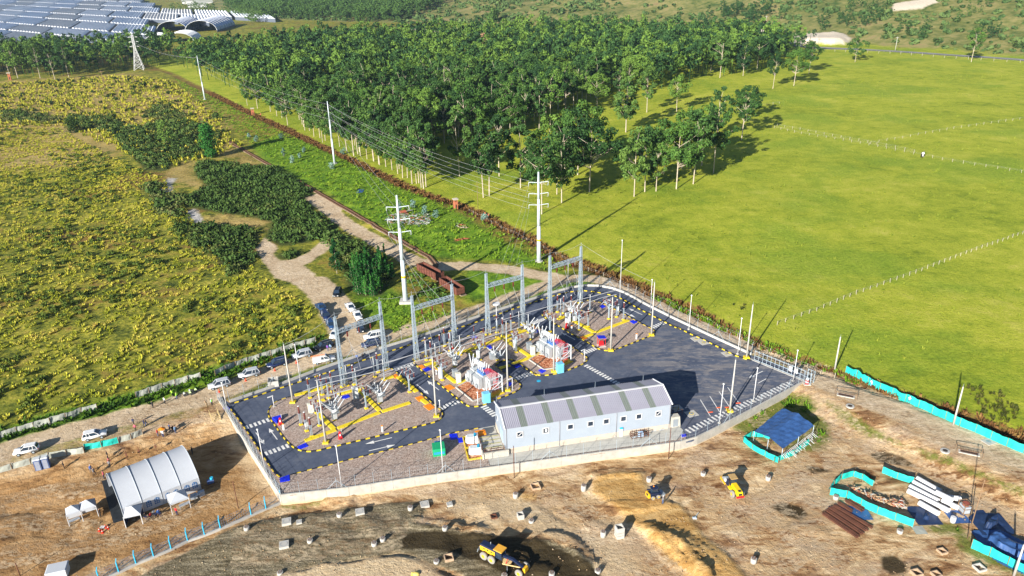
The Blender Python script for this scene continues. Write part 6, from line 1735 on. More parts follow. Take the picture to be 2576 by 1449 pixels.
for x_ in (-.6,.6): mb.bar((x_, -.9,0),(x_, .9,.75),.08); mb.bar((x_, -.9,.6),(x_, .9,1.3),.06)
mb.build('steps', mat('fresh timber', (.55,.42,.2)), t)

# ---- pipes, rebar, rubble, tarpaulins
t = None
for i, (a, b) in enumerate([((760,812),(920,900)),((735,838),(900,925)),((712,866),(905,965)),((700,895),(975,1030)),((775,975),(905,1050)),((925,960),(1040,1010)),((930,935),(1050,950)),((880,930),(990,985))]):
    A_ = O('k', *a); B_ = O('k', *b); r = .38; d = B_ - A_
    z = .38 if i != 7 else 1.0
    t = thing('drain_pipe', 'white ribbed drain pipe, ' + ['rearmost of the stack', 'second from the rear', 'third from the rear with a blue shadow gap', 'longest one in the middle', 'front one beside the dark tarpaulin', 'short one at the right end', 'rear short one at the right end', 'the one lying on top'][i], 'pipe', (A_.x, A_.y, A_.z + z), atan2(d.y, d.x), 'white ribbed drain pipes')
    mb = MB(); L = d.length; n = int(L / .16)
    for k in range(n): mb.cyl((L * k / n, 0,0),(L * (k + .6) / n, 0,0), r, r, 14, caps=False); mb.cyl((L * (k + .6) / n, 0,0),(L * (k + 1) / n, 0,0), r * .93, r * .93,14, caps=False)
    mb.build('pipe_wall', white, t); MB().cyl((L * .3,0,0),(L * .31,0,0), r * .9, r * .9,12).build('inner_stop', mat('dark chamber floor'), t)
def bundle(label, c, a, b, n=14):
    A_ = O(c, *a); B_ = O(c, *b); d = B_ - A_; L = d.length
    t = thing('rebar_bundle', label, 'rebar bundle', tuple(A_), atan2(d.y, d.x), 'rusty rebar bundles')
    me = MB().cyl((0,0,0),(L, 0,0),.05,.05,5).mesh('bar', rust); rg = random.Random(len(label))
    for k in range(n): put('bar', me, t, (rg.uniform(-.15,.15),(k % 7 - 3) * .085 + rg.uniform(-.02,.02),.1 + (k // 7) * .1), rg.uniform(-.012,.012))
    for x in (L * .25, L * .75): MB().box((x, 0,.03),(.15,.8,.08)).build('bearer', wood, t)
for i, (a, b) in enumerate([((140,1035),(370,1195)),((165,1015),(400,1172)),((185,998),(430,1150)),((210,985),(462,1128)),((240,965),(330,1020)),((290,950),(400,1015)),((325,938),(420,995))]):
    bundle(['rusty rebar bundle nearest the camera', 'second rusty rebar bundle from the front', 'third rusty rebar bundle from the front', 'fourth rusty rebar bundle, under the blue sheet edge', 'short rusty rebar bundle behind the blue sheet, left', 'short rusty rebar bundle behind the blue sheet, middle', 'short rusty rebar bundle next to the teal cloth'][i], 'k', a, b)
def tarpheap(label, c, pts, h, m, seed=1, name='tarpaulin', wr=.25):
    Q = [O(c, *p) for p in pts]; cx = sum(q.x for q in Q) / len(Q); cy = sum(q.y for q in Q) / len(Q); z0 = sum(q.z for q in Q) / len(Q)
    P2 = [(q.x - cx, q.y - cy) for q in Q]; xs = [p[0] for p in P2]; ys = [p[1] for p in P2]; n = 34
    gx_, gy_ = np.meshgrid(np.linspace(min(xs), max(xs), n), np.linspace(min(ys), max(ys), n))
    s = sdf(P2, gx_, gy_, 6); hh = h * smooth(-.15,.5, s) * (.8 + .6 * fbm(gx_, gy_, 1.0, seed, 2)) + wr * (.5 + fbm(gx_ + .4 * gy_, gy_ * .5,.45, seed + 2,2)) * smooth(-.1,.25, s)
    V = np.stack([gx_.ravel(), gy_.ravel(),(hh - .02).ravel()],-1); id_ = np.arange(n * n).reshape(n, n)
    F = np.stack([id_[:-1, :-1], id_[:-1,1:], id_[1:, 1:], id_[1:, :-1]],-1).reshape(-1,4); keep = (s.ravel()[F] > -.12).all(1)
    o = put(name, npmesh(name, V, F[keep], m, True), loc=(cx, cy, z0)); return tag(o, label, 'tarpaulin', 'tarpaulins on the site')
tarpheap('blue sheet lying over the rebar bundles', 'k', [(180,998),(230,985),(345,1010),(460,1050),(440,1075),(330,1040),(270,1065)],.35, tarp, 3)
tarpheap('dark crumpled tarpaulin right of the rubble', 'k', [(755,990),(800,985),(915,1075),(880,1110),(770,1105),(750,1060)],.45, darktarp, 5)
tarpheap('big dark tarpaulin mound at the right edge', 'k', [(1160,1085),(1210,1045),(1290,1035),(1355,1085),(1350,1150),(1290,1180),(1200,1160),(1150,1120)],1.1, darktarp, 7)
tarpheap('small dark tarpaulin left of the big mound', 'k', [(1155,1018),(1200,1010),(1235,1045),(1190,1062),(1155,1040)],.35, darktarp, 8)
tarpheap('teal and blue tarpaulin scraps behind the white tank', 'k', [(965,1020),(1060,1010),(1095,1085),(1040,1100),(980,1070)],.4, tarp, 9)
tarpheap('blue tarpaulins covering the lower right shed', 'k', [(1165,1215),(1200,1150),(1300,1170),(1500,1270),(1600,1330),(1560,1450),(1400,1380),(1250,1300)],1.35, tarp, 11, wr=.4)
tarpheap('pale scraps and sheets at the foot of the shed', 'k', [(735,1125),(780,1115),(825,1150),(810,1170),(745,1150)],.2, greynet, 12)
q = O('k', 1000,1088); t = thing('white_tank', 'small white tank on the grass below the pipes', 'tank', tuple(q)); MB().cyl((0,0,0),(0,0,.75),.33,.33,16).build('shell', white, t); MB().cyl((0,0,.75),(0,0,.8),.35,.3,16).build('rim', white, t)
q = O('k', 1075,1020); t = thing('timber_cage', 'dark timber cage with a red drum behind the pipes', 'cage', tuple(q),.1); mb = MB()
for x in (-.5,.5):
    for y in (-.6,.6): mb.bar((x, y, 0),(x, y, 1.5),.07)
for z in (.1,.8,1.5):
    for s in (-1,1): mb.bar((-.5, s * .6, z),(.5, s * .6, z),.06); mb.bar((s * .5,-.6, z),(s * .5,.6, z),.06)
mb.build('frame', wood, t); MB().box((0,0,.6),(.85,1.05,1.0)).build('grey_load', mat('grey frame'), t); MB().cyl((0,0,1.1),(0,0,1.45),.4,.4,14).build('red_drum', mat('dull red drum', (.30,.08,.05)), t)
def rubble(label, c, pts, n, h, mats, seed, s0=.12, s1=.6, name='rubble_heap', cat='rubble'):
    Q = [O(c, *p) for p in pts]; z0 = min(q.z for q in Q); poly = [(q.x, q.y) for q in Q]; P_ = pts_in(poly, n / max(1, abs(sum(poly[i][0] * poly[i - 1][1] - poly[i - 1][0] * poly[i][1] for i in range(len(poly)))) / 2), seed, .15)
    rg = random.Random(seed); mb = MB(); o0 = Q[0]
    for x, y in P_:
        s = float(sdf(poly, np.array([x]), np.array([y]))[0]); z = z0 + h * min(1, s / 1.0) * rg.uniform(.3,1)
        M_ = Matrix.Rotation(rg.uniform(0, pi),3, 'Z') @ Matrix.Rotation(rg.uniform(-.5,.5),3, 'X') @ Matrix.Rotation(rg.uniform(-.4,.4),3, 'Y')
        mb.box((x - o0.x, y - o0.y, z - o0.z + .08),(rg.uniform(s0, s1) * 1.6, rg.uniform(.05,.16), rg.uniform(.03,.12)), rg.randrange(len(mats)), M=M_)
    o = mb.build(name, mats, loc=tuple(o0)); return stuff(o, label, cat)
palew = mat('pale broken timber', (.50,.36,.22),.85,0,.25,3); redw = mat('reddish plank', (.36,.10,.05),.85,0,.25,3)
rubble('heap of broken timber and stone inside the teal enclosure', 'k', [(225,850),(300,830),(420,880),(560,920),(690,940),(745,990),(735,1060),(620,1030),(450,975),(300,905)],900,.6,[palew, wood, concrete_w, redw, palew],3)
rubble('dark scraps at the back of the teal enclosure', 'k', [(440,870),(560,850),(700,890),(745,940),(690,935),(560,910)],250,.8,[blackp, wood, darktarp],4)
rubble('brown earth and root heap against the front wall', 'h', [(1000,600),(1080,545),(1190,570),(1160,640),(1040,640)],260,.6,[mat('dark earth', (.12,.06,.03),.95,0,.4), mat('brown earth', (.28,.15,.07),.95,0,.3)],5)
rubble('scrap heap with grey bags and pale bricks by the railway', 'q', [(40,920),(110,860),(230,850),(360,850),(480,880),(430,960),(330,975),(200,960),(100,950)],420,.7,[darktarp, concrete_w, greynet, redw, wood, mat('blue grey bag', (.22,.28,.36))],6,.2,.9)
rubble('scattered red and pale planks right of the scrap heap', 'q', [(580,950),(640,920),(720,940),(760,970),(700,985),(620,975)],70,.25,[redw, palew, concrete_w],7,.3,.9)
rubble('long pile of rusty rails on the grass', 'q', [(570,1075),(620,1045),(770,1040),(770,1060),(600,1085)],60,.25,[rust, redw],8,.8,1.6)
rubble('thin sticks and offcuts beside the rebar bundles', 'k', [(450,1090),(520,1060),(550,1075),(490,1125)],60,.2,[palew, greynet],9)
q = O('q', 205,865); t = thing('collapsed_roof', 'collapsed red and pale roof sheets on the scrap heap', 'scrap roof', tuple(q),.5); MB().box((0,0,.8),(2.6,1.2,.08), M=Matrix.Rotation(.25,3, 'X')).build('red_sheet', redw, t); MB().box((2.2,.3,.7),(2.0,1.2,.07), M=Matrix.Rotation(-.2,3, 'X')).build('pale_sheet', greynet, t)
tarpheap('small blue grey bag in the green corridor', 'p', [(1695,700),(1715,670),(1740,680),(1742,700)],.45, tarp, 13)
tarpheap('pale sheet lying at the edge of the dense scrub', 'p', [(1310,1040),(1335,1015),(1368,1020),(1365,1045)],.3, greynet, 14)

# ---- blue roofed shelter
Rf = [at('f', x, y, z) for x, y, z in [(900,1200,.75),(1140,1345,.75),(1405,1150,.75),(1135,1003,.95)]]
o0 = Rf[0]; t = thing('tarpaulin_shelter', 'open shelter with a blue tarpaulin roof inside teal skirts', 'shelter', (o0.x, o0.y, -1.2))
n = 10; vs = []
for j in range(n + 1):
    for i in range(n + 1):
        u, v = i / n, j / n; p = (Rf[0] * (1 - u) + Rf[1] * u) * (1 - v) + (Rf[3] * (1 - u) + Rf[2] * u) * v
        z = p.z + 1.2 + .55 * (1 - abs(2 * u - 1)) + .10 * sin(u * 17 + v * 9) * sin(v * 11) ; vs.append((p.x - o0.x, p.y - o0.y, z))
m_ = len(vs); vs += [(x, y, z - .03) for x, y, z in vs]
fs = [(j * (n + 1) + i, j * (n + 1) + i + 1,(j + 1) * (n + 1) + i + 1,(j + 1) * (n + 1) + i) for j in range(n) for i in range(n)]
MB().add(vs, fs + [tuple(m_ + k for k in f[::-1]) for f in fs]).build('roof', tarp, t)
pm_ = MB().cyl((0,0,-.2),(0,0,2.0),.05,.05,6).mesh('leg', galv)
for p in Rf + [(Rf[0] + Rf[3]) / 2,(Rf[1] + Rf[2]) / 2,(Rf[0] + Rf[1]) / 2]: put('leg', pm_, t, (p.x - o0.x, p.y - o0.y, 0))
mb = MB(); rg = random.Random(3); e1 = Rf[1] - Rf[0]; e2 = Rf[3] - Rf[0]
for k in range(26):
    a = o0 + e1 * 1.0 + (Rf[2] - Rf[1]) * (k / 26.0); off = e1.normalized() * rg.uniform(.2,1.5)
    mb.bar((a.x - o0.x, a.y - o0.y, .9),(a.x + off.x - o0.x, a.y + off.y - o0.y, .4 + rg.uniform(0,.3)),.05)
mb.build('timber_battens', white, t)
MB().box(((e1 * .4 + e2 * .3).x, (e1 * .4 + e2 * .3).y, .5),(1.6,.7,.06), rz=.6).build('workbench', wood, t)

# ---- rail wagons and track
TRK = rounded([on('p', *q)[:2] for q in [(690,292),(880,402),(1050,500),(1160,562),(1420,712),(1490,752),(1680,862),(1800,932)]] + [on('q', *q)[:2] for q in [(40,985),(230,1092),(480,1232)]] + [on('b', *q)[:2] for q in [(1420,115),(1600,215),(1790,330)]],1)
R = resample(TRK, .8); o0 = R[0]
t = thing('railway_track', 'disused railway track between the scrub and the green corridor', 'railway track', (o0.x, o0.y, hz1(o0.x, o0.y)))
for s in (-.45,.45):
    mb = MB(); pts = []
    for i, p in enumerate(R):
        d = (R[min(i + 1, len(R) - 1)] - R[max(0, i - 1)]).normalized(); nn = Vector((-d.y, d.x)) * s; pts.append((p.x + nn.x - o0.x, p.y + nn.y - o0.y, hz1(p.x, p.y) + .28 - hz1(o0.x, o0.y)))
    for a, b in zip(pts[:-1], pts[1:]): mb.bar(a, b, .09,.14)
    mb.build('rail', rust, t)
mb = MB(); bl = MB()
for i, p in enumerate(R):
    d = (R[min(i + 1, len(R) - 1)] - R[max(0, i - 1)]).normalized(); z = hz1(p.x, p.y) - hz1(o0.x, o0.y)
    mb.box((p.x - o0.x, p.y - o0.y, z + .16),(.2,1.35,.12), rz=atan2(d.y, d.x))
    bl.box((p.x - o0.x, p.y - o0.y, z + .0),(.82,1.5,.14), rz=atan2(d.y, d.x), top=(1,.8))
s_ = mb.build('sleepers', wood, t); s_['kind'] = 'stuff'; s_ = bl.build('ballast', mat('dusty ballast', (.24,.20,.14),.95,0,.35,2), t); s_['kind'] = 'stuff'
def wagon(label, a, b, z=1.3):
    A_ = at('b', *a, z); B_ = at('b', *b, z); d = B_ - A_; L = d.length; c_ = (A_ + B_) / 2
    t = thing('freight_wagon', label, 'freight wagon', (c_.x, c_.y, hz1(c_.x, c_.y)), atan2(d.y, d.x), 'rusty open freight wagons'); W = 1.75; zb, zt = .75,2.2
    rw = simple('graffiti rust', (.13,.045,.03),.85,0,.6,2.5)
    mb = MB(); mb.box((0,0, zb),(L, W, .12)); mb.build('floor', rust, t)
    for s in (-1,1):
        MB().box((0, s * W / 2,(zb + zt) / 2),(L, .07, zt - zb)).build('side_wall', rw, t); MB().box((s * L / 2,0,(zb + zt) / 2),(.07, W, zt - zb)).build('end_wall', rw, t)
        MB().box((0, s * W / 2, zt + .03),(L + .1,.14,.09)).build('top_rail', rust, t)
    rib = MB().box((0,0,0),(.09,.1, zt - zb)).mesh('rib', rust)
    for k in range(9):
        for s in (-1,1): put('rib', rib, t, (-L / 2 + L * k / 8, s * (W / 2 + .07),(zb + zt) / 2))
    wl = MB().cyl((0,-.06,0),(0,.06,0),.34,.34,12).mesh('wheel', rust)
    for x in (-L * .36,-L * .24, L * .24, L * .36):
        for s in (-1,1): put('wheel', wl, t, (x, s * .55,.55))
    mb = MB()
    for x in (-L * .3, L * .3): mb.box((x, 0,.55),(L * .2,1.3,.18))
    mb.build('bogie', rust, t)
wagon('rusty open freight wagon, the one further from the yard', (1300,10),(1530,130)); wagon('rusty open freight wagon, the one nearer the yard gantries', (1560,165),(1760,290))

# ---- brick watch towers
def tower(label, c, x, y, k=1.0):
    q = O(c, x, y); t = thing('brick_tower', label, 'brick tower', tuple(q),.4, 'small brick watch towers'); t.scale = (k, k, k)
    MB().box((0,0,1.1),(1.0,1.0,2.2)).build('shaft', brick, t); mb = MB()
    for sx in (-1,1):
        for sy in (-1,1): mb.box((sx * .42, sy * .42,2.5),(.16,.16,.6))
    mb.build('pillar', brick, t); MB().box((0,0,2.9),(1.3,1.3,.25), top=(1.15,1.15)).build('roof', mat('pale tower roof', (.62,.56,.48)), t); MB().box((0,-.51,.8),(.35,.04,1.2)).build('door', mat('dark chamber floor'), t)
tower('small brick tower with a flared white roof by the ditch, nearest', 'q', 620,822); tower('small brick tower beside the ditch at the forest edge', 'm', 1910,868,1.15); tower('small brick tower before the trees at the far left', 'm', 78,605,1.5)
for lab, c, x, y in [('brick pier in the ditch line, left of two', 'q', 845,868),('brick pier in the ditch line, right of two', 'q', 872,880),('brick pier beside the far brick tower', 'm', 1968,866)]:
    q = O(c, x, y); tag(MB().box((0,0,.4),(.4,.4,.8)).build('brick_pier', brick, loc=tuple(q)), lab, 'brick pier')

# ---- machines
def wheel(mb_name, t, x, y, r, w, tyre, rimm, z=None):
    o_ = MB().cyl((0,-w / 2,0),(0, w / 2,0), r, r, 18).cyl((0,-w / 2 - .01,0),(0, w / 2 + .01,0), r * .86, r * .86,14).build('wheel', tyre, t, (x, y, r if z is None else z))
    MB().cyl((0,-w / 2 - .03,0),(0, w / 2 + .03,0), r * .45, r * .45,12).build('rim', rimm, o_)
A_ = O('i', 478,1262); B_ = O('i', 812,1432); d = B_ - A_; gd = d.normalized(); side = Vector((-gd.y, gd.x, 0))
sc = d.length / 5.9
t = thing('motor_grader', 'yellow and dark blue motor grader levelling the wet gravel', 'motor grader', tuple(A_ + side * .95 * sc), atan2(d.y, d.x)); t.scale = (sc,) * 3
dkb = mat('machine dark blue', (.012,.022,.06),.4)
for s in (-1,1):
    for x in (-.75,.75): wheel('w', t, x, s * 1.0,.68,.42, greyrub, cyel)
    wheel('w', t, 5.9, s * .95,.66,.38, greyrub, cyel)
MB().box((-.35,0,1.55),(2.9,1.15,.9)).build('engine_body', cyel, t); MB().box((-.35,0,2.12),(2.95,1.2,.26), top=(.95,.85)).build('hood', dkb, t)
for x in (-1.0,-.3,.4): MB().box((x, -.585,1.65),(.3,.02,.25)).build('vent', blackp, t)
MB().box((1.75,0,1.75),(1.25,1.15,1.5), top=(.85,.9)).build('cab_glass', glass, t)
mb = MB()
for x in (1.15,2.35):
    for s in (-1,1): mb.bar((x, s * .58,1.0),(x * .98 + .03, s * .55,2.55),.1)
mb.build('cab_frame', dkb, t); MB().box((1.7,0,2.62),(1.6,1.5,.12), top=(.96,.96)).build('cab_roof', mat('machine orange roof', (.70,.36,.04),.5), t)
mb = MB(); mb.bar((2.3,0,1.55),(4.3,0,1.75),.42,.4); mb.bar((4.2,0,1.75),(6.1,0,1.15),.36,.34); mb.build('main_frame', dkb, t)
MB().box((6.45,0,1.05),(.5,.95,.75), top=(.8,.9)).build('front_weight', cyel, t)
mb = MB(); mb.bar((2.8,-.9,.85),(5.7,-.1,1.0),.13); mb.bar((2.8,.9,.85),(5.7,.1,1.0),.13); mb.bar((2.8,-.9,.85),(2.8,.9,.85),.16); mb.cyl((3.1,0,.78),(3.1,0,.95),.75,.75,16)
mb.build('drawbar', mat('pale machine yellow', (.72,.52,.25),.5), t); MB().box((3.0,0,.42),(.12,3.1,.6), rz=.62).build('blade', galv_d, t)
mb = MB()
for s in (-1,1): mb.bar((3.4, s * .35,1.7),(3.3, s * .8,.9),.09); mb.bar((5.9, s * .2,1.0),(5.9, s * .8,.7),.12)
mb.build('hydraulic_cylinders', redp, t); mb = MB()
for s in (-1,0,1): mb.bar((-2.2, s * .45,.9),(-2.5, s * .45,.15),.1)
mb.bar((-1.8,0,1.2),(-2.3,0,.9),.25); mb.bar((-2.2,-.7,.95),(-2.2,.7,.95),.12); mb.build('ripper', galv_d, t)
MB().cyl((-.3,.3,2.2),(-.3,.3,2.7),.06,.06,8).build('exhaust_pipe', galv_d, t)
# skid steer
q = O('i', 2275,590); t = thing('skid_steer_loader', 'small black and yellow skid steer loader on the orange sand', 'skid steer loader', tuple(q + Vector((-.1,.4,0))),.35); t.scale = (.82,) * 3
for s in (-1,1):
    for x in (-.45,.5): wheel('w', t, x, s * .68,.33,.26, greyrub, cyel)
MB().box((0,0,.72),(1.9,.95,.6)).build('chassis', dkb, t); MB().box((-1.05,0,.72),(.35,1.1,.75), top=(.6,.9)).build('rear_door', cyel, t)
MB().box((-1.2,0,.8),(.05,.5,.4)).build('grille', blackp, t); MB().box((.05,0,1.35),(1.1,.85,.85), top=(.8,.9)).build('cab_glass', glass, t); MB().box((.02,0,1.83),(1.15,.95,.1)).build('cab_roof', dkb, t)
mb = MB()
for s in (-1,1): mb.bar((-.9, s * .56,1.25),(.9, s * .56,.85),.14); mb.bar((.9, s * .56,.85),(1.25, s * .5,.3),.13)
mb.build('lift_arm', dkb, t); MB().box((1.45,0,.25),(.55,1.3,.4), top=(1.3,1)).build('bucket', galv_d, t); MB().ball((0,.1,1.98),.12).build('beacon', orange, t)
# roller
q = O('j', 1345,600); t = thing('soil_compactor', 'yellow soil compactor seen from behind with an open dark cab door', 'soil compactor', tuple(q + Vector((0,.9,0))), pi / 2 + .16); t.scale = (.80,) * 3
for s in (-1,1): wheel('w', t, -.55, s * .82,.62,.42, greyrub, cyel)
MB().box((-.3,0,1.25),(2.6,1.05,.75), top=(.92,.75)).build('hood', mat('machine bright yellow', (.80,.55,.01),.45), t); MB().box((-1.62,0,1.15),(.06,.6,.35)).build('rear_grille', blackp, t); MB().box((-1.25,0,1.645),(.45,.45,.03)).build('top_grille', blackp, t)
MB().box((-1.7,0,.75),(.15,1.3,.3)).build('rear_bumper', redp, t); MB().box((1.5,0,1.75),(1.2,1.1,1.3), top=(.85,.85)).build('cab_glass', glass, t); MB().box((1.5,0,2.45),(1.35,1.2,.1)).build('cab_roof', mat('tan cab roof', (.45,.30,.12),.5), t)
MB().box((1.3,.95,1.6),(.9,.06,1.3)).build('open_door', dkb, t); MB().box((.6,.8,1.0),(.8,.45,.3)).build('step_box', mat('machine bright yellow'), t)
mb = MB(); mb.bar((2.1,-.95,.6),(3.9,-.95,.6),.16,.3); mb.bar((2.1,.95,.6),(3.9,.95,.6),.16,.3); mb.bar((3.9,-.95,.6),(3.9,.95,.6),.16,.3); mb.build('drum_frame', cyel, t); MB().cyl((3.1,-.85,.6),(3.1,.85,.6),.6,.6,22).build('drum', galv_d, t)
# motorcycles
for lab, x, y in [('motorcycle with white green fairing on the verge, left of two', 565,295),('motorcycle with white green fairing on the verge, right of two', 625,262)]:
    q = O('H', x, y); t = thing('motorcycle', lab, 'motorcycle', tuple(q),.35, 'parked motorcycles'); t.scale = (K,) * 3
    for xx in (-.65,.7): MB().cyl((xx, -.06,.32),(xx, .06,.32),.32,.32,14).build('wheel', rubber, t)
    MB().box((0,0,.62),(.95,.22,.35), top=(.8,.6)).build('body', blackp, t); MB().box((.45,0,.82),(.5,.34,.34), top=(.6,.6)).build('fairing', mat('hi vis white green', (.6,.8,.35)), t); MB().box((-.35,0,.85),(.7,.25,.1)).build('seat', rubber, t); MB().bar((.45,-.35,1.05),(.45,.35,1.05),.04).build('handlebar', galv_d, t); MB().box((-.75,0,.85),(.3,.4,.3)).build('luggage_box', white, t)

# ---- people
def make_body(pose):
    """one continuous skinned surface, height 1.72 m, facing +x"""
    J = {'pel': (0,0,.93), 'sp': (0,0,1.12), 'ch': (0,0,1.32), 'nk': (.01,0,1.47), 'hd': (.03,0,1.60), 'ht': (.02,0,1.69)}
    for s, n in ((1, 'l'),(-1, 'r')):
        st = {'stand': (0,0), 'walk': (.28 * s, 0), 'bend': (.05 * s, 0), 'wide': (.04 * s, .08 * s), 'sit': (.0,0)}[pose]
        J['hp' + n] = (0,.10 * s, .88)
        if pose == 'sit': J['kn' + n] = (.42,.12 * s, .60); J['an' + n] = (.45,.12 * s, .12); J['to' + n] = (.62,.13 * s, .05)
        else: J['kn' + n] = (st[0] * .55 + .03,.11 * s + st[1] * .5,.49); J['an' + n] = (st[0],.12 * s + st[1],.09); J['to' + n] = (st[0] + .17,.14 * s + st[1],.04)
        J['sh' + n] = (0,.19 * s, 1.40)
        if pose == 'walk': J['el' + n] = (-.10 * s, .25 * s, 1.13); J['wr' + n] = (.02 - .18 * s, .26 * s, .90); J['ha' + n] = (.05 - .2 * s, .26 * s, .80)
        elif pose in ('bend', 'wide'): J['el' + n] = (.06,.25 * s, 1.15); J['wr' + n] = (.28,.13 * s, 1.16); J['ha' + n] = (.36,.08 * s, 1.20)
        else: J['el' + n] = (-.02,.25 * s, 1.13); J['wr' + n] = (.06,.27 * s, .90); J['ha' + n] = (.09,.26 * s, .81)
    if pose == 'sit':
        for k in J:
            if not k.startswith(('kn', 'an', 'to')): x, y, z = J[k]; J[k] = (x, y, z - .33)
    if pose == 'bend':
        for k in J:
            x, y, z = J[k]
            if z > .95: J[k] = (x + (z - .95) * .45, y, z - (z - .95) * .12)
    rad = {'pel': (.15,.12), 'sp': (.135,.10), 'ch': (.165,.115), 'nk': (.055,.055), 'hd': (.085,.10), 'ht': (.07,.08), 'hp': (.10,.10), 'kn': (.062,.062), 'an': (.042,.042), 'to': (.045,.03), 'sh': (.062,.062), 'el': (.045,.045), 'wr': (.032,.032), 'ha': (.04,.022)}
    E = [('pel', 'sp'),('sp', 'ch'),('ch', 'nk'),('nk', 'hd'),('hd', 'ht')]
    for n in 'lr': E += [('pel', 'hp' + n),('hp' + n, 'kn' + n),('kn' + n, 'an' + n),('an' + n, 'to' + n),('ch', 'sh' + n),('sh' + n, 'el' + n),('el' + n, 'wr' + n),('wr' + n, 'ha' + n)]
    names = list(J); me = bpy.data.meshes.new('tmp'); me.from_pydata([J[k] for k in names],[(names.index(a), names.index(b)) for a, b in E],[])
    o = bpy.data.objects.new('tmp', me); COL.objects.link(o); md_ = o.modifiers.new('s', 'SKIN'); sv = me.skin_vertices[0].data
    for i, k in enumerate(names): sv[i].radius = rad.get(k, rad.get(k[:2])); sv[i].use_root = (k == 'pel')
    o.modifiers.new('b', 'SUBSURF').levels = 1
    dg = bpy.context.evaluated_depsgraph_get(); m2 = bpy.data.meshes.new_from_object(o.evaluated_get(dg)); bpy.data.objects.remove(o)
    V = [tuple(v.co) for v in m2.vertices]; F = [tuple(p.vertices) for p in m2.polygons]; bpy.data.meshes.remove(m2)
    return V, F, J
BODY = {p: make_body(p) for p in ('stand', 'walk', 'bend', 'wide', 'sit')}
skin = mat('skin', (.42,.24,.16),.6); hairm = mat('dark hair', (.02,.015,.012),.7)
def cloth(n, c): return mat(n, c, .85,0,.08,3)
CL = {'black': (.015,.015,.02), 'navy': (.015,.025,.09), 'white': (.72,.72,.70), 'red': (.50,.03,.03), 'blue': (.04,.13,.42), 'lblue': (.25,.45,.70), 'jeans': (.06,.10,.22), 'khaki': (.32,.22,.12), 'grey': (.20,.20,.21), 'hivis': (.45,.85,.06), 'pink': (.62,.12,.18), 'violet': (.20,.08,.40)}
def person(label, c, x, y, top, bot, pose='stand', rz=.0, hat=None, extra=None):
    q = O(c, x, y) if not isinstance(c, Vector) else c
    V, F, J = BODY[pose]; me = bpy.data.meshes.new('person'); me.from_pydata(V, [], F)
    for m_ in (cloth('cloth ' + top, CL[top]), cloth('cloth ' + bot, CL[bot]), skin, mat('dark shoes', (.02,.018,.015))): me.materials.append(m_)
    hz_ = J['nk'][2]; mi = []
    for p in me.polygons:
        co = p.center; k = 0
        if co.z > hz_ + .01: k = 2
        elif co.z < .10: k = 3
        elif (co.z < J['pel'][2] + .02 and abs(co.y) < .19) or co.z < .7: k = 1
        if min((co - Vector(J['ha' + n])).length for n in 'lr') < .10: k = 2
        mi.append(k)
    me.polygons.foreach_set('material_index', mi); me.polygons.foreach_set('use_smooth', [True] * len(mi))
    o = put('person', me, None, tuple(q), rz); o.scale = (K * 1.04,) * 3; tag(o, label, 'person')
    h = Vector(J['ht']); hd = Vector(J['hd'])
    MB().ball((h.x - .025,0, h.z + .0),(.095,.085,.09), n=10, m=6).build('hair', {None: hairm, 'white': white, 'orange': orange, 'blue': mat('sky blue paint')}[hat], o)
    fc = MB(); fc.ball((hd.x + .095,.03, hd.z + .01),.012).ball((hd.x + .095,-.03, hd.z + .01),.012); fc.build('eyes', blackp, o)
    MB().ball((hd.x + .10,0, hd.z - .015),(.016,.012,.02)).build('nose', skin, o)
    hands = MB()
    for n in 'lr':
        w = Vector(J['wr' + n]); a = Vector(J['ha' + n]); dr = (a - w).normalized()
        for kf in range(4): b0 = a + Vector((0,0,.0)) + dr.orthogonal().normalized() * (kf - 1.5) * .018; hands.cyl(b0, b0 + dr * (.07,.085,.08,.06)[kf],.009,.007,5)
        b0 = w.lerp(a, .5); hands.cyl(b0, b0 + dr * .05 + dr.orthogonal().normalized() * .05,.010,.008,5)
    hands.build('fingers', skin, o)
    if extra == 'vest': 
        ch = Vector(J['ch']); MB().box((ch.x * .9,0, ch.z - .1),(.27,.37,.42), top=(.85,.95)).build('safety_vest', cloth('cloth hivis', CL['hivis']), o)
    if extra == 'umbrella':
        u = MB(); u.cyl((.25,-.1,1.1),(.25,-.1,1.95),.012,.012,5); n = 10
        um = thing('umbrella', 'open orange umbrella held above the group by the road', 'umbrella', tuple(Vector(q) + Vector((.2,-.1,1.45))))
        MB().cyl((0,0,-.75),(0,0,.1),.012,.012,5).build('shaft', galv_d, um); MB().add([(0,0,.22)] + [(cos(a) * .55, sin(a) * .55,0) for a in [2 * pi * k / n for k in range(n)]],[(0,1 + k, 1 + (k + 1) % n) for k in range(n)]).build('cover', orange, um)
    return o
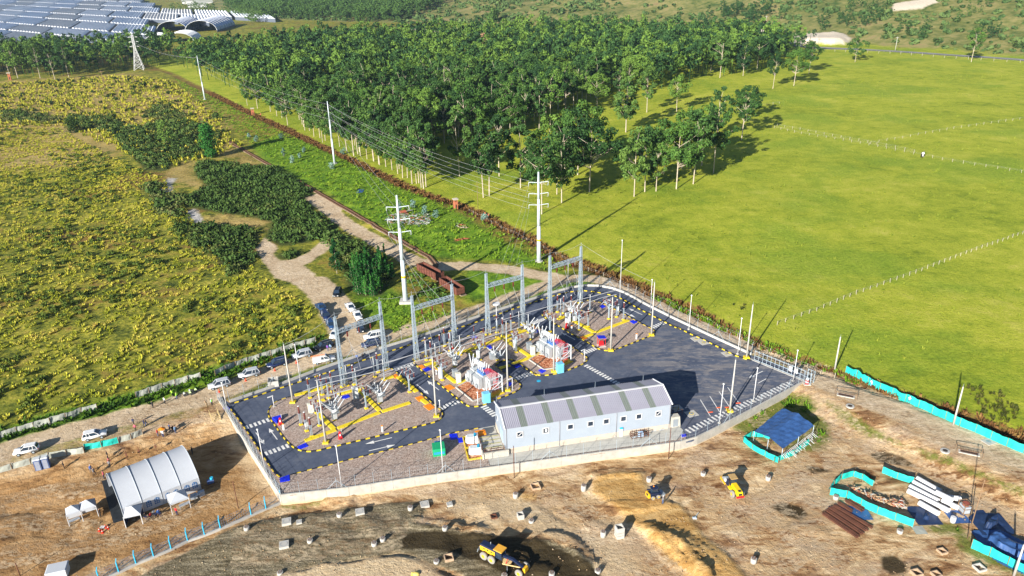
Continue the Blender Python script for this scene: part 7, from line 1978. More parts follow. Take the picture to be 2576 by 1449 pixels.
for a in [('person in black standing on the verge, leftmost of the row by the road', 'H', 180,430, 'black', 'black', 'stand', 1.2),('person in black and white on the verge behind a lone walker', 'H', 312,385, 'white', 'black', 'stand', 1.0),('person in hi vis jacket bending over on the verge', 'H', 398,305, 'hivis', 'black', 'bend', 2.6, None, None),
          ('person in white hi vis top and jeans by the motorcycles', 'H', 445,332, 'hivis', 'jeans', 'stand', 2.8),('person in dark clothes walking on the road, left of a pair', 'H', 88,630, 'navy', 'jeans', 'walk', .4),('person in black walking on the road, right of a pair', 'H', 112,625, 'black', 'jeans', 'walk', .5),
          ('person in brown at the left corner of the yard', 'H', 772,418, 'khaki', 'khaki', 'bend', 3.0),('person in hi vis vest at the left corner of the yard', 'H', 828,403, 'lblue', 'black', 'stand', 2.8, 'white', 'vest'),
          ('person in a red jacket left of the orange umbrella', 'H', 235,738, 'red', 'jeans', 'stand', .2),('person in white under the orange umbrella', 'H', 283,740, 'white', 'jeans', 'stand', .3, None, 'umbrella'),('person in white shirt in front of the umbrella', 'H', 302,765, 'white', 'navy', 'stand', .8),
          ('person in black right of the umbrella', 'H', 338,748, 'black', 'black', 'stand', 2.4),('person in white and blue at the rear of the umbrella group', 'H', 370,690, 'blue', 'navy', 'stand', 3.4),('person in dark suit at the middle of the right group', 'H', 402,697, 'black', 'black', 'stand', 2.9),('person in light blue at the right end of the group', 'H', 430,703, 'lblue', 'jeans', 'stand', 2.9),
          ('person in dark jacket on the road behind the grey screen', 'g', 1166,135, 'navy', 'black', 'walk', 4.6),('person with bare legs leaning at the end of the grey screen', 'g', 1182,188, 'pink', 'black', 'walk', 4.4),('person in black before the portable toilets path', 'g', 560,515, 'black', 'black', 'stand', .5),
          ('person in black standing behind the left marquee end', 'g', 940,425, 'black', 'black', 'stand', .6),('person in pink trousers behind the marquee', 'g', 948,455, 'black', 'pink', 'walk', .4),('person in grey close to the rear corner of the marquee', 'g', 958,508, 'grey', 'black', 'stand', 1.6),('person in blue with a white cap left of the marquee', 'g', 798,548, 'blue', 'grey', 'walk', 5.6, 'white'),
          ('person in a striped top left of the marquee', 'g', 825,572, 'grey', 'black', 'walk', 5.9),('person in pink at the left end of the marquee', 'g', 908,598, 'pink', 'navy', 'stand', 3.4),('person in black in the marquee shadow at the rear right', 'g', 1678,390, 'black', 'black', 'stand', 3.1),('person in black at the right side of the double canopy', 'g', 880,930, 'black', 'black', 'stand', 3.6),
          ('person in red under the right canopy', 'g', 1540,918, 'red', 'navy', 'stand', 1.2),('seated person in black before the marquee, leftmost', 'g', 1268,950, 'black', 'navy', 'sit', -.6),('seated person in red before the marquee', 'g', 1315,948, 'red', 'black', 'sit', -.5),('seated person in white before the marquee', 'g', 1345,925, 'white', 'navy', 'sit', -.6),('seated person in blue before the marquee, rightmost', 'g', 1385,920, 'blue', 'navy', 'sit', -.5),
          ('person in violet between the black car and the white pickup', 'l', 1322,898, 'violet', 'jeans', 'stand', 1.4),('person in light blue between the black car and the white pickup', 'l', 1348,890, 'lblue', 'jeans', 'stand', 1.8),('worker with a white helmet standing beside the skid steer loader', 'i', 2362,650, 'grey', 'jeans', 'stand', 2.2, 'white'),
          ('worker in white and blue climbing at the long teal screen', 'k', 708,300, 'white', 'jeans', 'wide', 1.0, 'white'),('worker in light clothes at the left part of the long teal screen', 'k', 460,190, 'white', 'lblue', 'bend', 2.0),('person in blue standing by the perimeter fence under the left gantry', 'b', 575,1085, 'blue', 'black', 'stand', 1.5),('person in black beside the one in blue at the rear fence', 'b', 640,1075, 'black', 'black', 'stand', 1.5)]:
    person(*a)
# chairs for the seated people
for i, (x, y) in enumerate([(1262,945),(1310,945),(1340,922),(1380,915)]):
    q = O('g', x, y); t = thing('folding_chair', 'black folding chair under the %s seated person' % ['leftmost', 'red dressed', 'white dressed', 'rightmost'][i], 'chair', tuple(q),-.55, 'black folding chairs'); t.scale = (K,) * 3
    MB().box((0,0,.45),(.42,.42,.04)).build('seat', blackp, t); MB().box((-.2,0,.7),(.04,.42,.35)).build('backrest', blackp, t); lm = MB().bar((0,0,0),(0,0,.45),.03).mesh('leg', blackp)
    for x_ in (-.19,.19):
        for y_ in (-.19,.19): put('leg', lm, t, (x_, y_, 0))
q = O('g', 1835,640); t = thing('air_blower', 'blue machine in the shadow right of the marquee', 'blower', tuple(q),.4); MB().box((0,0,.35),(.9,.5,.5)).build('body', mat('toilet blue grey'), t); MB().cyl((.2,0,.6),(.2,0,.95),.22,.22,12).build('fan_ring', mat('sky blue paint'), t)
for i, (x, y) in enumerate([(1690,770),(1755,745)]):
    q = O('g', x, y); tag(MB().box((0,0,.3),(.8,.5,.6)).box((0,0,.64),(.84,.54,.06)).build('equipment_case', mat('grey frame'), loc=tuple(q), rz=.6),['grey case at the marquee corner, left of two', 'grey case at the marquee corner, right of two'][i], 'case')
# ================================================================== VEGETATION
fol = [foliage('eucalyptus foliage', (.014,.042,.014),(.055,.125,.022),(.13,.22,.035),.45,.35), foliage('darker eucalyptus foliage', (.012,.038,.016),(.045,.105,.026),(.11,.185,.035),.45,.30)]
shrubm = foliage('dark scrub foliage', (.018,.042,.010),(.060,.11,.022),(.17,.145,.055),.16,.2)
popm = foliage('poplar foliage', (.008,.040,.012),(.020,.105,.018),(.06,.20,.03),.8,.3)
bushm = foliage('field bush foliage', (.014,.035,.008),(.05,.09,.014),(.12,.16,.025),.7,.3)
def tree_meshes(seed, h=20, w=3.6, frac=.58, nc=24, nl=78, leaf=.33, mat_=0, lean=.3):
    rg = np.random.default_rng(seed); cz = h * (1 - frac / 2); ce = []; ra = []
    lobes = rg.random() * 6.28
    for k in range(nc):
        u = rg.uniform(-.95,1); a = rg.uniform(0,2 * pi); rr = (rg.uniform(.25,1) ** .6) * sqrt(max(.05,1 - abs(u) ** 2.2)) * (1 + .25 * sin(2 * a + lobes))
        ce.append((cos(a) * rr * w + lean * u, sin(a) * rr * w, cz + u * h * frac / 2 - .6)); ra.append(rg.uniform(.7,1.55) * (w / 3.9) ** .6)
    V, F = leafcloud(ce, ra, nl, leaf, seed + 50)
    crown = npmesh('crown', V, F, fol[mat_])
    mb = MB(); x1, y1 = rg.uniform(-.5,.5,2); hh = h * (1 - frac * .35)
    mb.cyl((0,0,-.4),(x1 * .4, y1 * .4, h * .35),.17,.13,7, caps=False).cyl((x1 * .4, y1 * .4, h * .35),(x1, y1, hh),.13,.05,6, caps=False)
    for k in range(0, nc, 2):
        c_ = Vector(ce[k]); z0 = max(h * (1 - frac) * .85, c_.z - 3.0); t_ = z0 / hh; b0 = Vector((x1 * min(1, t_), y1 * min(1, t_), min(z0, hh))); m_ = b0.lerp(c_, .5) + Vector((0,0,-.2)); mb.cyl(b0, m_, .07,.05,4, caps=False).cyl(m_, c_, .05,.02,4, caps=False)
    return crown, mb.mesh('trunk', bark)
TV = [tree_meshes(100 + i, h=[18,19,17,20,16,18,19,17,15,18][i], w=[4.0,4.6,5.3,3.5,5.8,4.4,4.9,3.4,5.4,4.0][i], frac=[.62,.66,.58,.68,.60,.70,.55,.66,.66,.60][i], nc=[28,32,34,26,36,32,30,24,34,28][i], mat_=i % 2) for i in range(10)]
GT = 'eucalyptus trees of the plantation'
def tree(x, y, label, v=None, s=1.0, group=GT, name='eucalyptus_tree', z=None):
    v = random.randrange(10) if v is None else v
    t = thing(name, label, 'tree', (x, y, hz1(x, y) if z is None else z), random.uniform(0,6.28), group); t.scale = (s * random.uniform(.92,1.08), s * random.uniform(.92,1.08), s * random.uniform(.93,1.07))
    put('crown', TV[v][0], t); put('trunk', TV[v][1], t); return t
placed = []
def ex(label, c, x, y, v=None, s_=1.0, group='eucalyptus trees standing apart on the pasture'):
    q = O(c, x, y); placed.append((q.x, q.y)); s = s_ * 1.22; return tree(q.x, q.y, label, v, s, group)
EX = [('slender tree alone left of the tall front clump', 'q', 650,570,3,1.0),('leftmost tree of the front clump above the pylon', 'q', 833,735,0,.98),('second tree of the front clump, close to the leftmost', 'q', 878,718,1,1.0),('tree behind the front clump with a bare pale trunk', 'q', 955,570,7,1.0),
      ('forked tree between the two front clumps', 'q', 1120,660,5,1.0),('tree directly behind the pasture pylon', 'q', 1283,862,6,.95),('small leaning tree right of the pasture pylon', 'q', 1400,710,7,.75),('frontmost tree right of the pasture pylon', 'q', 1437,775,5,.95),('tree in the back of the right front clump', 'q', 1463,605,2,1.0),
      ('broad tree at the right end of the front clump', 'q', 1650,690,4,1.12),('broad tree filling the middle of the front clump', 'q', 1560,560,2,1.05),('tree above the middle of the front clump', 'q', 1600,480,4,1.05),('tree behind the pylon in the front clump', 'q', 1330,560,8,1.0),
      ('leftmost tree of the isolated right clump', 'r', 70,335,5,.92),('second tree of the isolated right clump', 'r', 108,318,1,.9),('thin tree of the isolated right clump', 'r', 148,316,7,.75),('pale trunked tree in the middle of the isolated clump', 'r', 220,308,4,1.02),('tree right of the middle of the isolated clump', 'r', 280,290,1,.95),
      ('rightmost tree of the isolated clump', 'r', 352,250,6,.85),('rear tree of the isolated clump', 'r', 240,235,2,1.0),('rear left tree of the isolated clump', 'r', 175,255,8,1.0),('tree hidden behind the isolated clump', 'r', 310,225,0,.9),
      ('tree at the left of the field fence, small pair left', 'o', 260,1050,5,.88),('tree at the field fence, small pair right', 'o', 443,1058,0,.88),('tall loose tree behind the small pair', 'o', 480,900,8,.8),('tree with bare trunk standing free near the fence corner', 'r', 40,105,3,.85),('free standing tree before the forest edge, wide crown', 'n', 1930,820,4,.85),
      ('free standing tree with a leaning neighbour at the forest edge', 'n', 2305,850,1,.9),('single thin tree in the clearing', 'n', 1497,945,3,.9),('tree in the clearing left of the thin one', 'n', 1455,915,7,.75),('tree before the fence in the clearing', 'n', 2147,998,5,1.0),('tree at the clearing edge casting a long shadow', 'n', 2530,845,2,.8),
      ('tree on the pasture with a low side branch, left of two', 'o', 680,672,0,.8),('broad dark tree on the pasture, right of two', 'o', 838,650,4,1.0),('tree behind the broad dark one on the pasture', 'o', 950,560,2,.85),('round tree alone by the hill road', 'o', 1300,470,8,.78),('pale trunked tree alone at the far right road', 'o', 2177,468,0,.95),
      ('dark tree at the edge of the forest near the hill road', 'o', 280,590,1,1.0),('small tree at the edge of the forest near the hill road', 'o', 455,575,5,.85),('tree at the right end of the forest', 'o', 560,530,4,1.0),('tree left of the right end of the forest', 'o', 210,555,7,.8),('tree on the left of the first ditch tower', 'm', 1945,820,8,.8),('thin tree beside the far ditch tower', 'm', 1868,800,3,.7),
      ('tree standing free between ditch and forest', 'm', 2172,945,5,.75),('pale trunked tree at the left end of the windbreak', 'm', 305,592,1,1.0),('slim tree in the windbreak before the greenhouses', 'm', 418,607,7,.95),('dark tree in the windbreak near the brick tower', 'm', 137,592,4,1.1),('large dark tree at the far left of the windbreak', 'm', 75,575,2,1.15),('tree in the middle of the windbreak', 'm', 522,588,6,1.0)]
for a in EX: ex(*a)
FOREST = V_([(440,165),(560,222),(660,280),(760,333),(860,376),(950,420),(1038,458),(1045,430),(1075,398),(1130,380),(1200,366),(1290,348),(1370,326),(1440,305),(1500,280),(1540,245),(1640,240),(1700,215),(1760,200),(1880,188),(1950,172),(1990,150),
              (2040,140),(1990,122),(1880,112),(1700,106),(1400,103),(1100,108),(900,118),(700,130),(640,148),(520,155)])
WIND = V_([(-200,215),(0,197),(110,196),(180,195),(330,176),(440,165),(440,135),(330,140),(150,150),(-200,160)])
cand = []
rgf = np.random.default_rng(3)
for poly, sp in ((FOREST, 7.6),(WIND, 8.5)):
    P_ = np.asarray(poly); lo = P_.min(0); hi = P_.max(0)
    xs_ = np.arange(lo[0], hi[0], sp); ys_ = np.arange(lo[1], hi[1], sp); gx_, gy_ = np.meshgrid(xs_, ys_); gx_ = gx_ + (np.arange(len(ys_)) % 2)[:, None] * sp / 2
    q_ = np.stack([gx_.ravel(), gy_.ravel()],1) + rgf.uniform(-.38,.38,(gx_.size, 2)) * sp
    q_ = q_[sdf(poly, q_[:, 0], q_[:, 1],5) > .2]
    cand += [tuple(p) for p in q_]
# extra thin rows of trunks beside the ditch
for k in range(26):
    u = k / 25; j = u * 6; a = [(640,283),(760,342),(850,385),(920,415),(985,447),(1035,470),(1060,478)]; i = min(5, int(j)); f_ = j - i
    q = gr('V', a[i][0] * (1 - f_) + a[i + 1][0] * f_ + 12, a[i][1] * (1 - f_) + a[i + 1][1] * f_ - rgf.uniform(2,16)); cand.append((q.x, q.y))
CLEAR = V_([(1470,262),(1560,250),(1700,225),(1720,245),(1660,262),(1560,290),(1480,300),(1400,330),(1390,300)])
cand = [p for p in cand if min([9e9] + [(p[0] - a) ** 2 + (p[1] - b) ** 2 for a, b in placed]) > 16 and float(sdf(CLEAR, np.array([p[0]]), np.array([p[1]]))[0]) < 0]
cand.sort(key=lambda p: p[0] ** 2 + p[1] ** 2)
nind = 300 - len(EX)
for i, (x, y) in enumerate(cand[:nind]):
    wl = x < -150 and y > 480
    tree(x, y, 'eucalyptus tree of the plantation, one among many alike', None, rgf.uniform(.78,1.22))
rest = np.array(cand[nind:])
def lowcrown(seed, w=4.6, h=18, frac=.64, nc=13, nl=18, leaf=.62):
    rg = np.random.default_rng(seed); ce = []; ra = []
    for k in range(nc):
        u = rg.uniform(-.9,1); a = rg.uniform(0,2 * pi); rr = rg.uniform(.3,1) * sqrt(max(.05,1 - u * u)); ce.append((cos(a) * rr * w, sin(a) * rr * w, h * (1 - frac / 2) + u * h * frac / 2 - .5)); ra.append(rg.uniform(1.0,1.7))
    V, F = leafcloud(ce, ra, nl, leaf, seed + 9)
    tv = []
    n0 = len(V); tr = np.array([(-.2,0,0),(.2,0,0),(.12,0, h * .8),(-.12,0, h * .8),(0,-.2,0),(0,.2,0),(0,.12, h * .8),(0,-.12, h * .8)])
    return np.concatenate([V, tr]), np.concatenate([F, np.array([[n0, n0 + 1, n0 + 2, n0 + 3],[n0 + 4, n0 + 5, n0 + 6, n0 + 7]])])
rgs = np.random.default_rng(8)
sp_ = rgs.integers(0,4, len(rest))
farroot = thing('distant_trees', 'far part of the eucalyptus plantation reading as one mass', 'wood', (0,0,0)); farroot['kind'] = 'stuff'
for k in range(4):
    V, F = lowcrown(300 + k, w=[4.4,5.2,3.9,4.8][k]); r_ = rest[sp_ == k]; n = len(r_)
    T = np.stack([r_[:, 0], r_[:, 1], hz(r_[:, 0], r_[:, 1]), rgs.uniform(.8,1.2, n), rgs.uniform(0,6.28, n), rgs.uniform(.85,1.1, n)],1)
    stuff(scatter('crown', V, F, T, fol[k % 2], farroot))
# reddish dying tree in the plantation
q = O('n', 1075,470); 
dv, df = leafcloud([(0,0,14),(1.5,0,12.5),(-1.5,.5,12),(0,-1,16.2),(.5,1,10.5)],[1.8,1.6,1.6,1.3,1.8],60,.4,77)
t = thing('dry_tree', 'single tree with dry pinkish brown foliage in the middle of the plantation', 'tree', (q.x, q.y, hz1(q.x, q.y) + 2)); put('crown', npmesh('crown', dv, df, foliage('dry foliage', (.2,.10,.06),(.42,.24,.15),(.6,.40,.28),.6)), t); put('trunk', TV[0][1], t)
# hill wood and shrubs
HW = [gr('V', x, y)[:2] for x, y in [(640,48),(760,52),(900,58),(1000,56),(1060,40),(1115,12),(1120,2),(620,2),(560,20)]]
HW2 = [gr('o', x, y)[:2] for x, y in [(60,230),(150,110),(400,60),(520,90),(740,90),(760,170),(600,190),(520,250),(300,240)]]
HW3 = [gr('o', x, y)[:2] for x, y in [(1000,250),(1000,170),(1200,100),(1230,40),(1560,30),(1590,150),(1450,210),(1250,240),(1100,275)]]
HW4 = [gr('o', x, y)[:2] for x, y in [(1600,270),(1610,200),(1700,170),(1780,190),(1870,240),(1860,330),(1790,320),(1680,270)]]
HW5 = [gr('o', x, y)[:2] for x, y in [(2050,140),(2100,60),(2300,20),(2400,30),(2300,100),(2200,160)]] 
HW6 = [gr('o', x, y)[:2] for x, y in [(2120,330),(2130,210),(2300,200),(2400,250),(2360,350),(2250,300)]]
FW = [gr('V', x, y)[:2] for x, y in [(390,33),(470,30),(520,28),(640,38),(700,45),(640,60),(560,35)]]
def wood(poly, dens, seed, label, s=(.5,.8), k0=0):
    P_ = pts_in(poly, dens, seed)
    if len(P_) == 0: return
    V, F = lowcrown(400 + seed, frac=.75, nl=18); rg = np.random.default_rng(seed); n = len(P_)
    T = np.stack([P_[:, 0], P_[:, 1], hz(P_[:, 0], P_[:, 1]) - 1.0, rg.uniform(*s, n), rg.uniform(0,6.28, n), rg.uniform(.7,1.0, n)],1)
    return stuff(scatter('hillside_wood', V, F, T, fol[1 - k0]), label, 'wood')
wood(HW, .022,1, 'dense dark wood on the far hillside behind the plantation', (.8,1.1))
wood(HW2,.012,2, 'patch of wood above the bend of the hill road', (.6,.9)); wood(HW3,.014,3, 'bushy slope wood above the bare sand cutting', (.4,.65)); wood(HW4,.02,4, 'dark bushes right of the roadside tree', (.4,.6)); wood(HW5,.02,5, 'dark bushes high on the right slope', (.4,.6)); wood(HW6,.02,6, 'dark bushes above the far right tree', (.4,.6)); wood(FW, .012,7, 'trees between the greenhouses and the hill', (.7,1.0))
def dome(seed, r=1.0, n=46, leaf=.3, sq=.7):
    rg = np.random.default_rng(seed); ce = [(rg.uniform(-.5,.5) * r, rg.uniform(-.5,.5) * r, r * .35 * rg.uniform(.6,1.5)) for _ in range(5)]
    return leafcloud(ce, [r * .6] * 5, n // 5, leaf, seed, sq)
def strew(name, label, cat, P_, proto, m, s, seed, zs=(.8,1.2), dz=.0):
    rg = np.random.default_rng(seed); n = len(P_)
    T = np.stack([P_[:, 0], P_[:, 1], hz(P_[:, 0], P_[:, 1]) + dz, rg.uniform(s[0], s[1], n) , rg.uniform(0,6.28, n), rg.uniform(zs[0], zs[1], n)],1)
    return stuff(scatter(name, proto[0], proto[1], T, m), label, cat)
# scrub masses
sc_l = ['dark round scrub patch in the upper left field', 'large dark scrub mass behind the tall oval tree', 'dark hedge line running to the left edge', 'largest dark scrub mass along the railway', 'scrub around the small gravel clearing', 'scrub mass left of the pale open ground', 'tiny scrub island on the pale open ground', 'scrub in the triangle between the dirt tracks', 'dark scrub behind the poplar saplings']
for i, p in enumerate(SCRUB_P):
    P_ = pts_in(p, .50 if i not in (1,2,0) else .34,20 + i, .7)
    strew('scrub', sc_l[i], 'scrub', P_, dome(60 + i, 1.35,55,.26), shrubm, (.55,1.75),30 + i)
# hill shrubs
hp = []
rg = np.random.default_rng(9)
for _ in range(9000):
    hp.append((rg.uniform(-350,620), rg.uniform(430,1250)))
hp = np.array(hp); hv = zone('hill', hp[:, 0], hp[:, 1]); hn = fbm(hp[:, 0], hp[:, 1],60,15,3); hp = hp[(hv > 3) & (hn > -.16) & (zone('cut', hp[:, 0], hp[:, 1]) < -3)]
strew('hill_shrubs', 'shrubs strewn over the far hillside', 'shrubs', hp, dome(71,1.5,30,.6), foliage('hill shrub foliage', (.02,.05,.015),(.05,.10,.03),(.12,.17,.05),.1),(.9,3.2),10)
# rough field: tussocks and bushes
FIELD = V_([(-260,1160),(0,1085),(200,1030),(420,960),(560,925),(700,870),(790,850),(800,780),(760,730),(660,690),(620,600),(500,560),(420,450),(260,380),(150,320),(-200,330)])
def tuft(seed, n=10):
    rg = np.random.default_rng(seed); V = []; F = []
    for k in range(n):
        a = rg.uniform(0,6.28); r = rg.uniform(.0,.25); c_ = np.array([cos(a) * r, sin(a) * r, 0]); w = rg.uniform(.07,.14); h = rg.uniform(.25,.55); l = rg.uniform(.1,.4); b = a + rg.uniform(-1,1); t_ = np.array([-sin(b), cos(b),0]) * w; o_ = np.array([cos(b), sin(b),0]) * l
        i = len(V); V += [c_ - t_, c_ + t_, c_ + o_ + t_ * .4 + [0,0, h], c_ + o_ - t_ * .4 + [0,0, h]]; F.append((i, i + 1, i + 2, i + 3))
    return np.array(V), np.array(F)
tm = Mat('tussock grass', .85,.1); _n = tm.noise(.12,5,.65); _n2 = tm.noise(1.2,3,.6)
tm.out(tm.ramp(tm.math('ADD', tm.math('MULTIPLY', _n, .55), tm.math('MULTIPLY', _n2,.45)),[(.36,(.07,.11,.01)),(.45,(.24,.27,.02)),(.52,(.42,.41,.04)),(.58,(.52,.44,.09)),(.66,(.26,.12,.035))]))
P_ = pts_in(FIELD, .95,41); P_ = P_[fbm(P_[:, 0], P_[:, 1],2.6,21,3) > -.12]
strew('tussock_grass', 'yellow green tussock grass covering the left field', 'grass', P_, tuft(5,9), tm.m, (.5,1.2),42)
FIELD2 = V_([(-300,330),(150,320),(330,400),(420,430),(620,370),(560,300),(430,200),(300,190),(-300,230)])
P_ = pts_in(FIELD2,.16,43); strew('dry_grass', 'dry straw coloured grass in the upper left field', 'grass', P_, tuft(6,8), tm.m, (1.4,2.6),44)
P_ = pts_in(FIELD, .11,45); P_ = P_[fbm(P_[:, 0], P_[:, 1],16,51,3) > .02]
strew('low_bushes', 'low green bushes dotted over the left field', 'bushes', P_, dome(81,.9,60,.20), bushm, (.6,1.4),46)
P_ = pts_in(FIELD2,.012,47); strew('low_bushes', 'low bushes dotted over the upper left field', 'bushes', P_, dome(82,.9,40,.3), bushm, (.9,2.0),48)
CORR2 = V_([(430,190),(520,235),(640,295),(800,370),(900,415),(1010,470),(1180,530),(1330,605),(1480,675),(1400,690),(1290,665),(1180,655),(1050,640),(960,580),(860,510),(760,450),(640,380),(560,310),(460,230)])
gm_ = foliage('lush grass tufts', (.03,.08,.008),(.11,.22,.012),(.25,.34,.03),.3)
P_ = pts_in(CORR2,.5,49); strew('corridor_grass', 'lush grass tufts in the corridor under the power line', 'grass', P_, tuft(7,9), gm_, (.6,1.2),50)
for i, (pl, w_, lab) in enumerate([(V_([(-100,1128),(0,1100),(130,1065),(260,1033),(400,992),(500,958),(560,940),(700,890),(800,858)]),2.2, 'green grass on the verge below the grey screens'),(DITCH, 1.6, 'brown weeds along the ditch bank'),(V_([(1640,745),(1800,820),(1950,885),(2080,940),(2140,958)]),1.4, 'bright weeds between the right road and the pasture')]):
    R_ = resample(pl, .35); rg = np.random.default_rng(60 + i); P_ = np.array([(p.x + rg.uniform(-w_, w_), p.y + rg.uniform(-w_, w_)) for p in R_ for _ in range(3 if i != 1 else 2)]); P_ = P_[(P_[:, 1] < 420)]
    P_ = P_[zone('road', P_[:, 0], P_[:, 1]) < .2]
    strew('verge_weeds', lab, 'grass', P_, tuft(8 + i, 9),[gm_, foliage('brown weeds', (.07,.03,.012),(.19,.10,.035),(.26,.22,.05),.5), gm_][i],(.8,1.6),61 + i)
VG2 = [grs('f', [(700,1150),(900,1030),(1090,915),(1200,890),(1380,910),(1440,1000),(1400,1150),(1530,1180),(1550,1230),(1480,1360),(1250,1370),(1380,1200),(1300,1060),(1100,1000),(900,1190),(740,1190)]), grs('k', [(130,270),(250,310),(480,460),(700,590),(720,605),(560,560),(400,510),(260,420)]),
       grs('k', [(780,600),(950,650),(1130,735),(1476,880),(1476,915),(1200,810),(950,700),(800,665)]), grs('k', [(800,1110),(950,1090),(1060,1100),(1120,1190),(1250,1280),(1476,1400),(1476,1449),(1200,1350),(1040,1260),(1010,1170),(870,1160)])]
for i, (p, lab) in enumerate(zip(VG2,['grass and weeds round the blue roofed shelter', 'sparse weeds between the right tracks, nearer the gate', 'sparse weeds between the right tracks, further right', 'grass and weeds by the lower right shed'])):
    P_ = pts_in(p, 2.2 if i in (0,3) else 1.2,70 + i); strew('weeds', lab, 'grass', P_, tuft(12,9), gm_ if i in (0,3) else bushm, (.5,1.1),75 + i)
# weeds darkening the pasture margin
PM = grs('f', [(620,90),(800,90),(1000,130),(1180,100),(1260,160),(1100,260),(900,250),(760,200)]); PM2 = grs('k', [(820,180),(1000,150),(1200,180),(1476,260),(1476,520),(1300,460),(1100,360),(900,270)])
for i, p in enumerate((PM, PM2)):
    P_ = pts_in(p, 1.0,81 + i); P_ = P_[fbm(P_[:, 0], P_[:, 1],5,33,3) > .02]; strew('dark_weeds', ['dark weeds on the pasture margin before the gate', 'dark weeds behind the long teal screen'][i], 'weeds', P_, tuft(14,9), foliage('dark weeds', (.02,.035,.008),(.07,.075,.015),(.15,.13,.03),.6),(.6,1.2),83 + i)
rg = np.random.default_rng(90); P_ = np.stack([rg.uniform(0,330,5200), rg.uniform(110,430,5200)],1); P_ = P_[(zone('pasture', P_[:, 0], P_[:, 1]) > 3) & (fbm(P_[:, 0], P_[:, 1],14,91,3) > -.02)]
strew('pasture_tufts', 'small darker tufts scattered over the pasture', 'grass', P_, tuft(15,7), foliage('pasture tufts', (.04,.09,.01),(.12,.18,.015),(.24,.27,.03),.3),(.5,1.1),92)
# stones and clods on the bare ground
sv = MB().box((0,0,.08),(.3,.24,.2), top=(.6,.7)); SV = np.array(sv.v); SF = np.array(sv.f)
rg = np.random.default_rng(95); P_ = np.stack([rg.uniform(-85,85,9000), rg.uniform(58,125,9000)],1); P_ = P_[(zone('dirt', P_[:, 0], P_[:, 1]) > 1) & (sdf(PLAT, P_[:, 0], P_[:, 1]) < -.6) & (fbm(P_[:, 0], P_[:, 1],7,96,3) > .0) & (zone('road', P_[:, 0], P_[:, 1]) < -1)]
clod = Mat('earth clods', .9,.1); _n = clod.noise(1.2,3,.6); clod.out(clod.ramp(_n, [(.35,(.16,.09,.045)),(.5,(.34,.23,.13)),(.65,(.52,.42,.29))]))
strew('earth_clods', 'clods and stones strewn over the bare ground', 'stones', P_, (SV, SF), clod.m, (.15,.55),97)
# single shrubs and special trees
def special(label, c, x, y, m, h, r, n=14, nl=50, leaf=.2, name='shrub', cat='shrub', seed=1, cone=False, group=None, trunk=True):
    q = O(c, x, y); rg = np.random.default_rng(seed); ce = []; ra = []
    for k in range(n):
        u = (k + .5) / n; rr = r * (1 - u) ** .7 if cone else r * sqrt(max(.05,1 - (2 * u - 1) ** 2)) * .75; a = rg.uniform(0,6.28); ce.append((cos(a) * rr * .55, sin(a) * rr * .55, h * (.12 + .85 * u))); ra.append(max(.25,(r * .55 * (1 - .6 * u)) if cone else r * .55))
    V, F = leafcloud(ce, ra, nl, leaf, seed); t = thing(name, label, cat, tuple(q),0, group); put('crown' if cat == 'tree' else 'foliage', npmesh('foliage', V, F, m), t)
    if trunk: MB().cyl((0,0,-.2),(0,0, h * .7),.10,.04,6).build('trunk' if cat == 'tree' else 'stem', bark, t)
    return t
special('tall dense oval tree beside the large scrub mass casting a long shadow', 'p', 572,428, popm, 12.5,3.6,26,120,.30, 'broadleaf_tree', 'tree', 1)
special('tree with a pale trunk standing in the scrub', 'p', 235,322, fol[0],9,3.2,16,60,.28, 'broadleaf_tree', 'tree', 2)
special('dark conical tree at the edge of the track triangle', 'p', 1548,1322, popm, 8.5,1.9,18,80,.2, 'conical_tree', 'tree', 3, True)
special('round green bush at the end of the dark hedge', 'm', 558,1000, bushm, 5.5,4.0,14,90,.3, 'bush', 'shrub', 4)
special('small round dark bush in the dry corridor', 'm', 1628,905, shrubm, 3,2.2,10,60,.25, 'bush', 'shrub', 5)
special('round dark tree alone on the far hillside', 'n', 1140,172, fol[1],14,9,18,60,.9, 'broadleaf_tree', 'tree', 6)
bg = foliage('blue green sapling foliage', (.04,.09,.07),(.12,.22,.18),(.25,.38,.33),.6)
for i, (c, x, y, h, r) in enumerate([('p', 925,305,2.4,1.2),('p', 1120,285,2.4,1.3),('p', 1138,418,3.2,.9),('p', 1202,468,2.6,1.3),('p', 1600,402,2.2,1.5),('p', 1502,515,2.2,1.5),('p', 1260,430,1.8,.9),('p', 1290,385,1.8,1.0),('q', 185,850,2.6,1.0),('q', 290,815,2.4,1.0),('q', 380,865,2.3,1.2),('q', 465,890,2.0,1.2),('q', 840,910,1.8,1.3),('p', 870,270,1.6,.9)]):
    special('blue green sapling ' + ['on the corridor edge, left of the lush patch', 'in the upper part of the lush patch', 'slender, in the middle of the lush patch', 'dark one in the middle of the lush patch', 'by the corridor pylon, behind it', 'before the foot of the corridor pylon', 'small, right of the slender one', 'small, above the slender one', 'behind the pylon at the scrap heap', 'tallest behind the scrap heap roof', 'standing in the scrap heap', 'right of the scrap heap', 'by the ditch right of the brick tower', 'small, near the railway end'][i], c, x, y, bg, h, r, 8,40,.16, 'sapling', 'sapling', 20 + i, False, 'blue green saplings in the corridor')
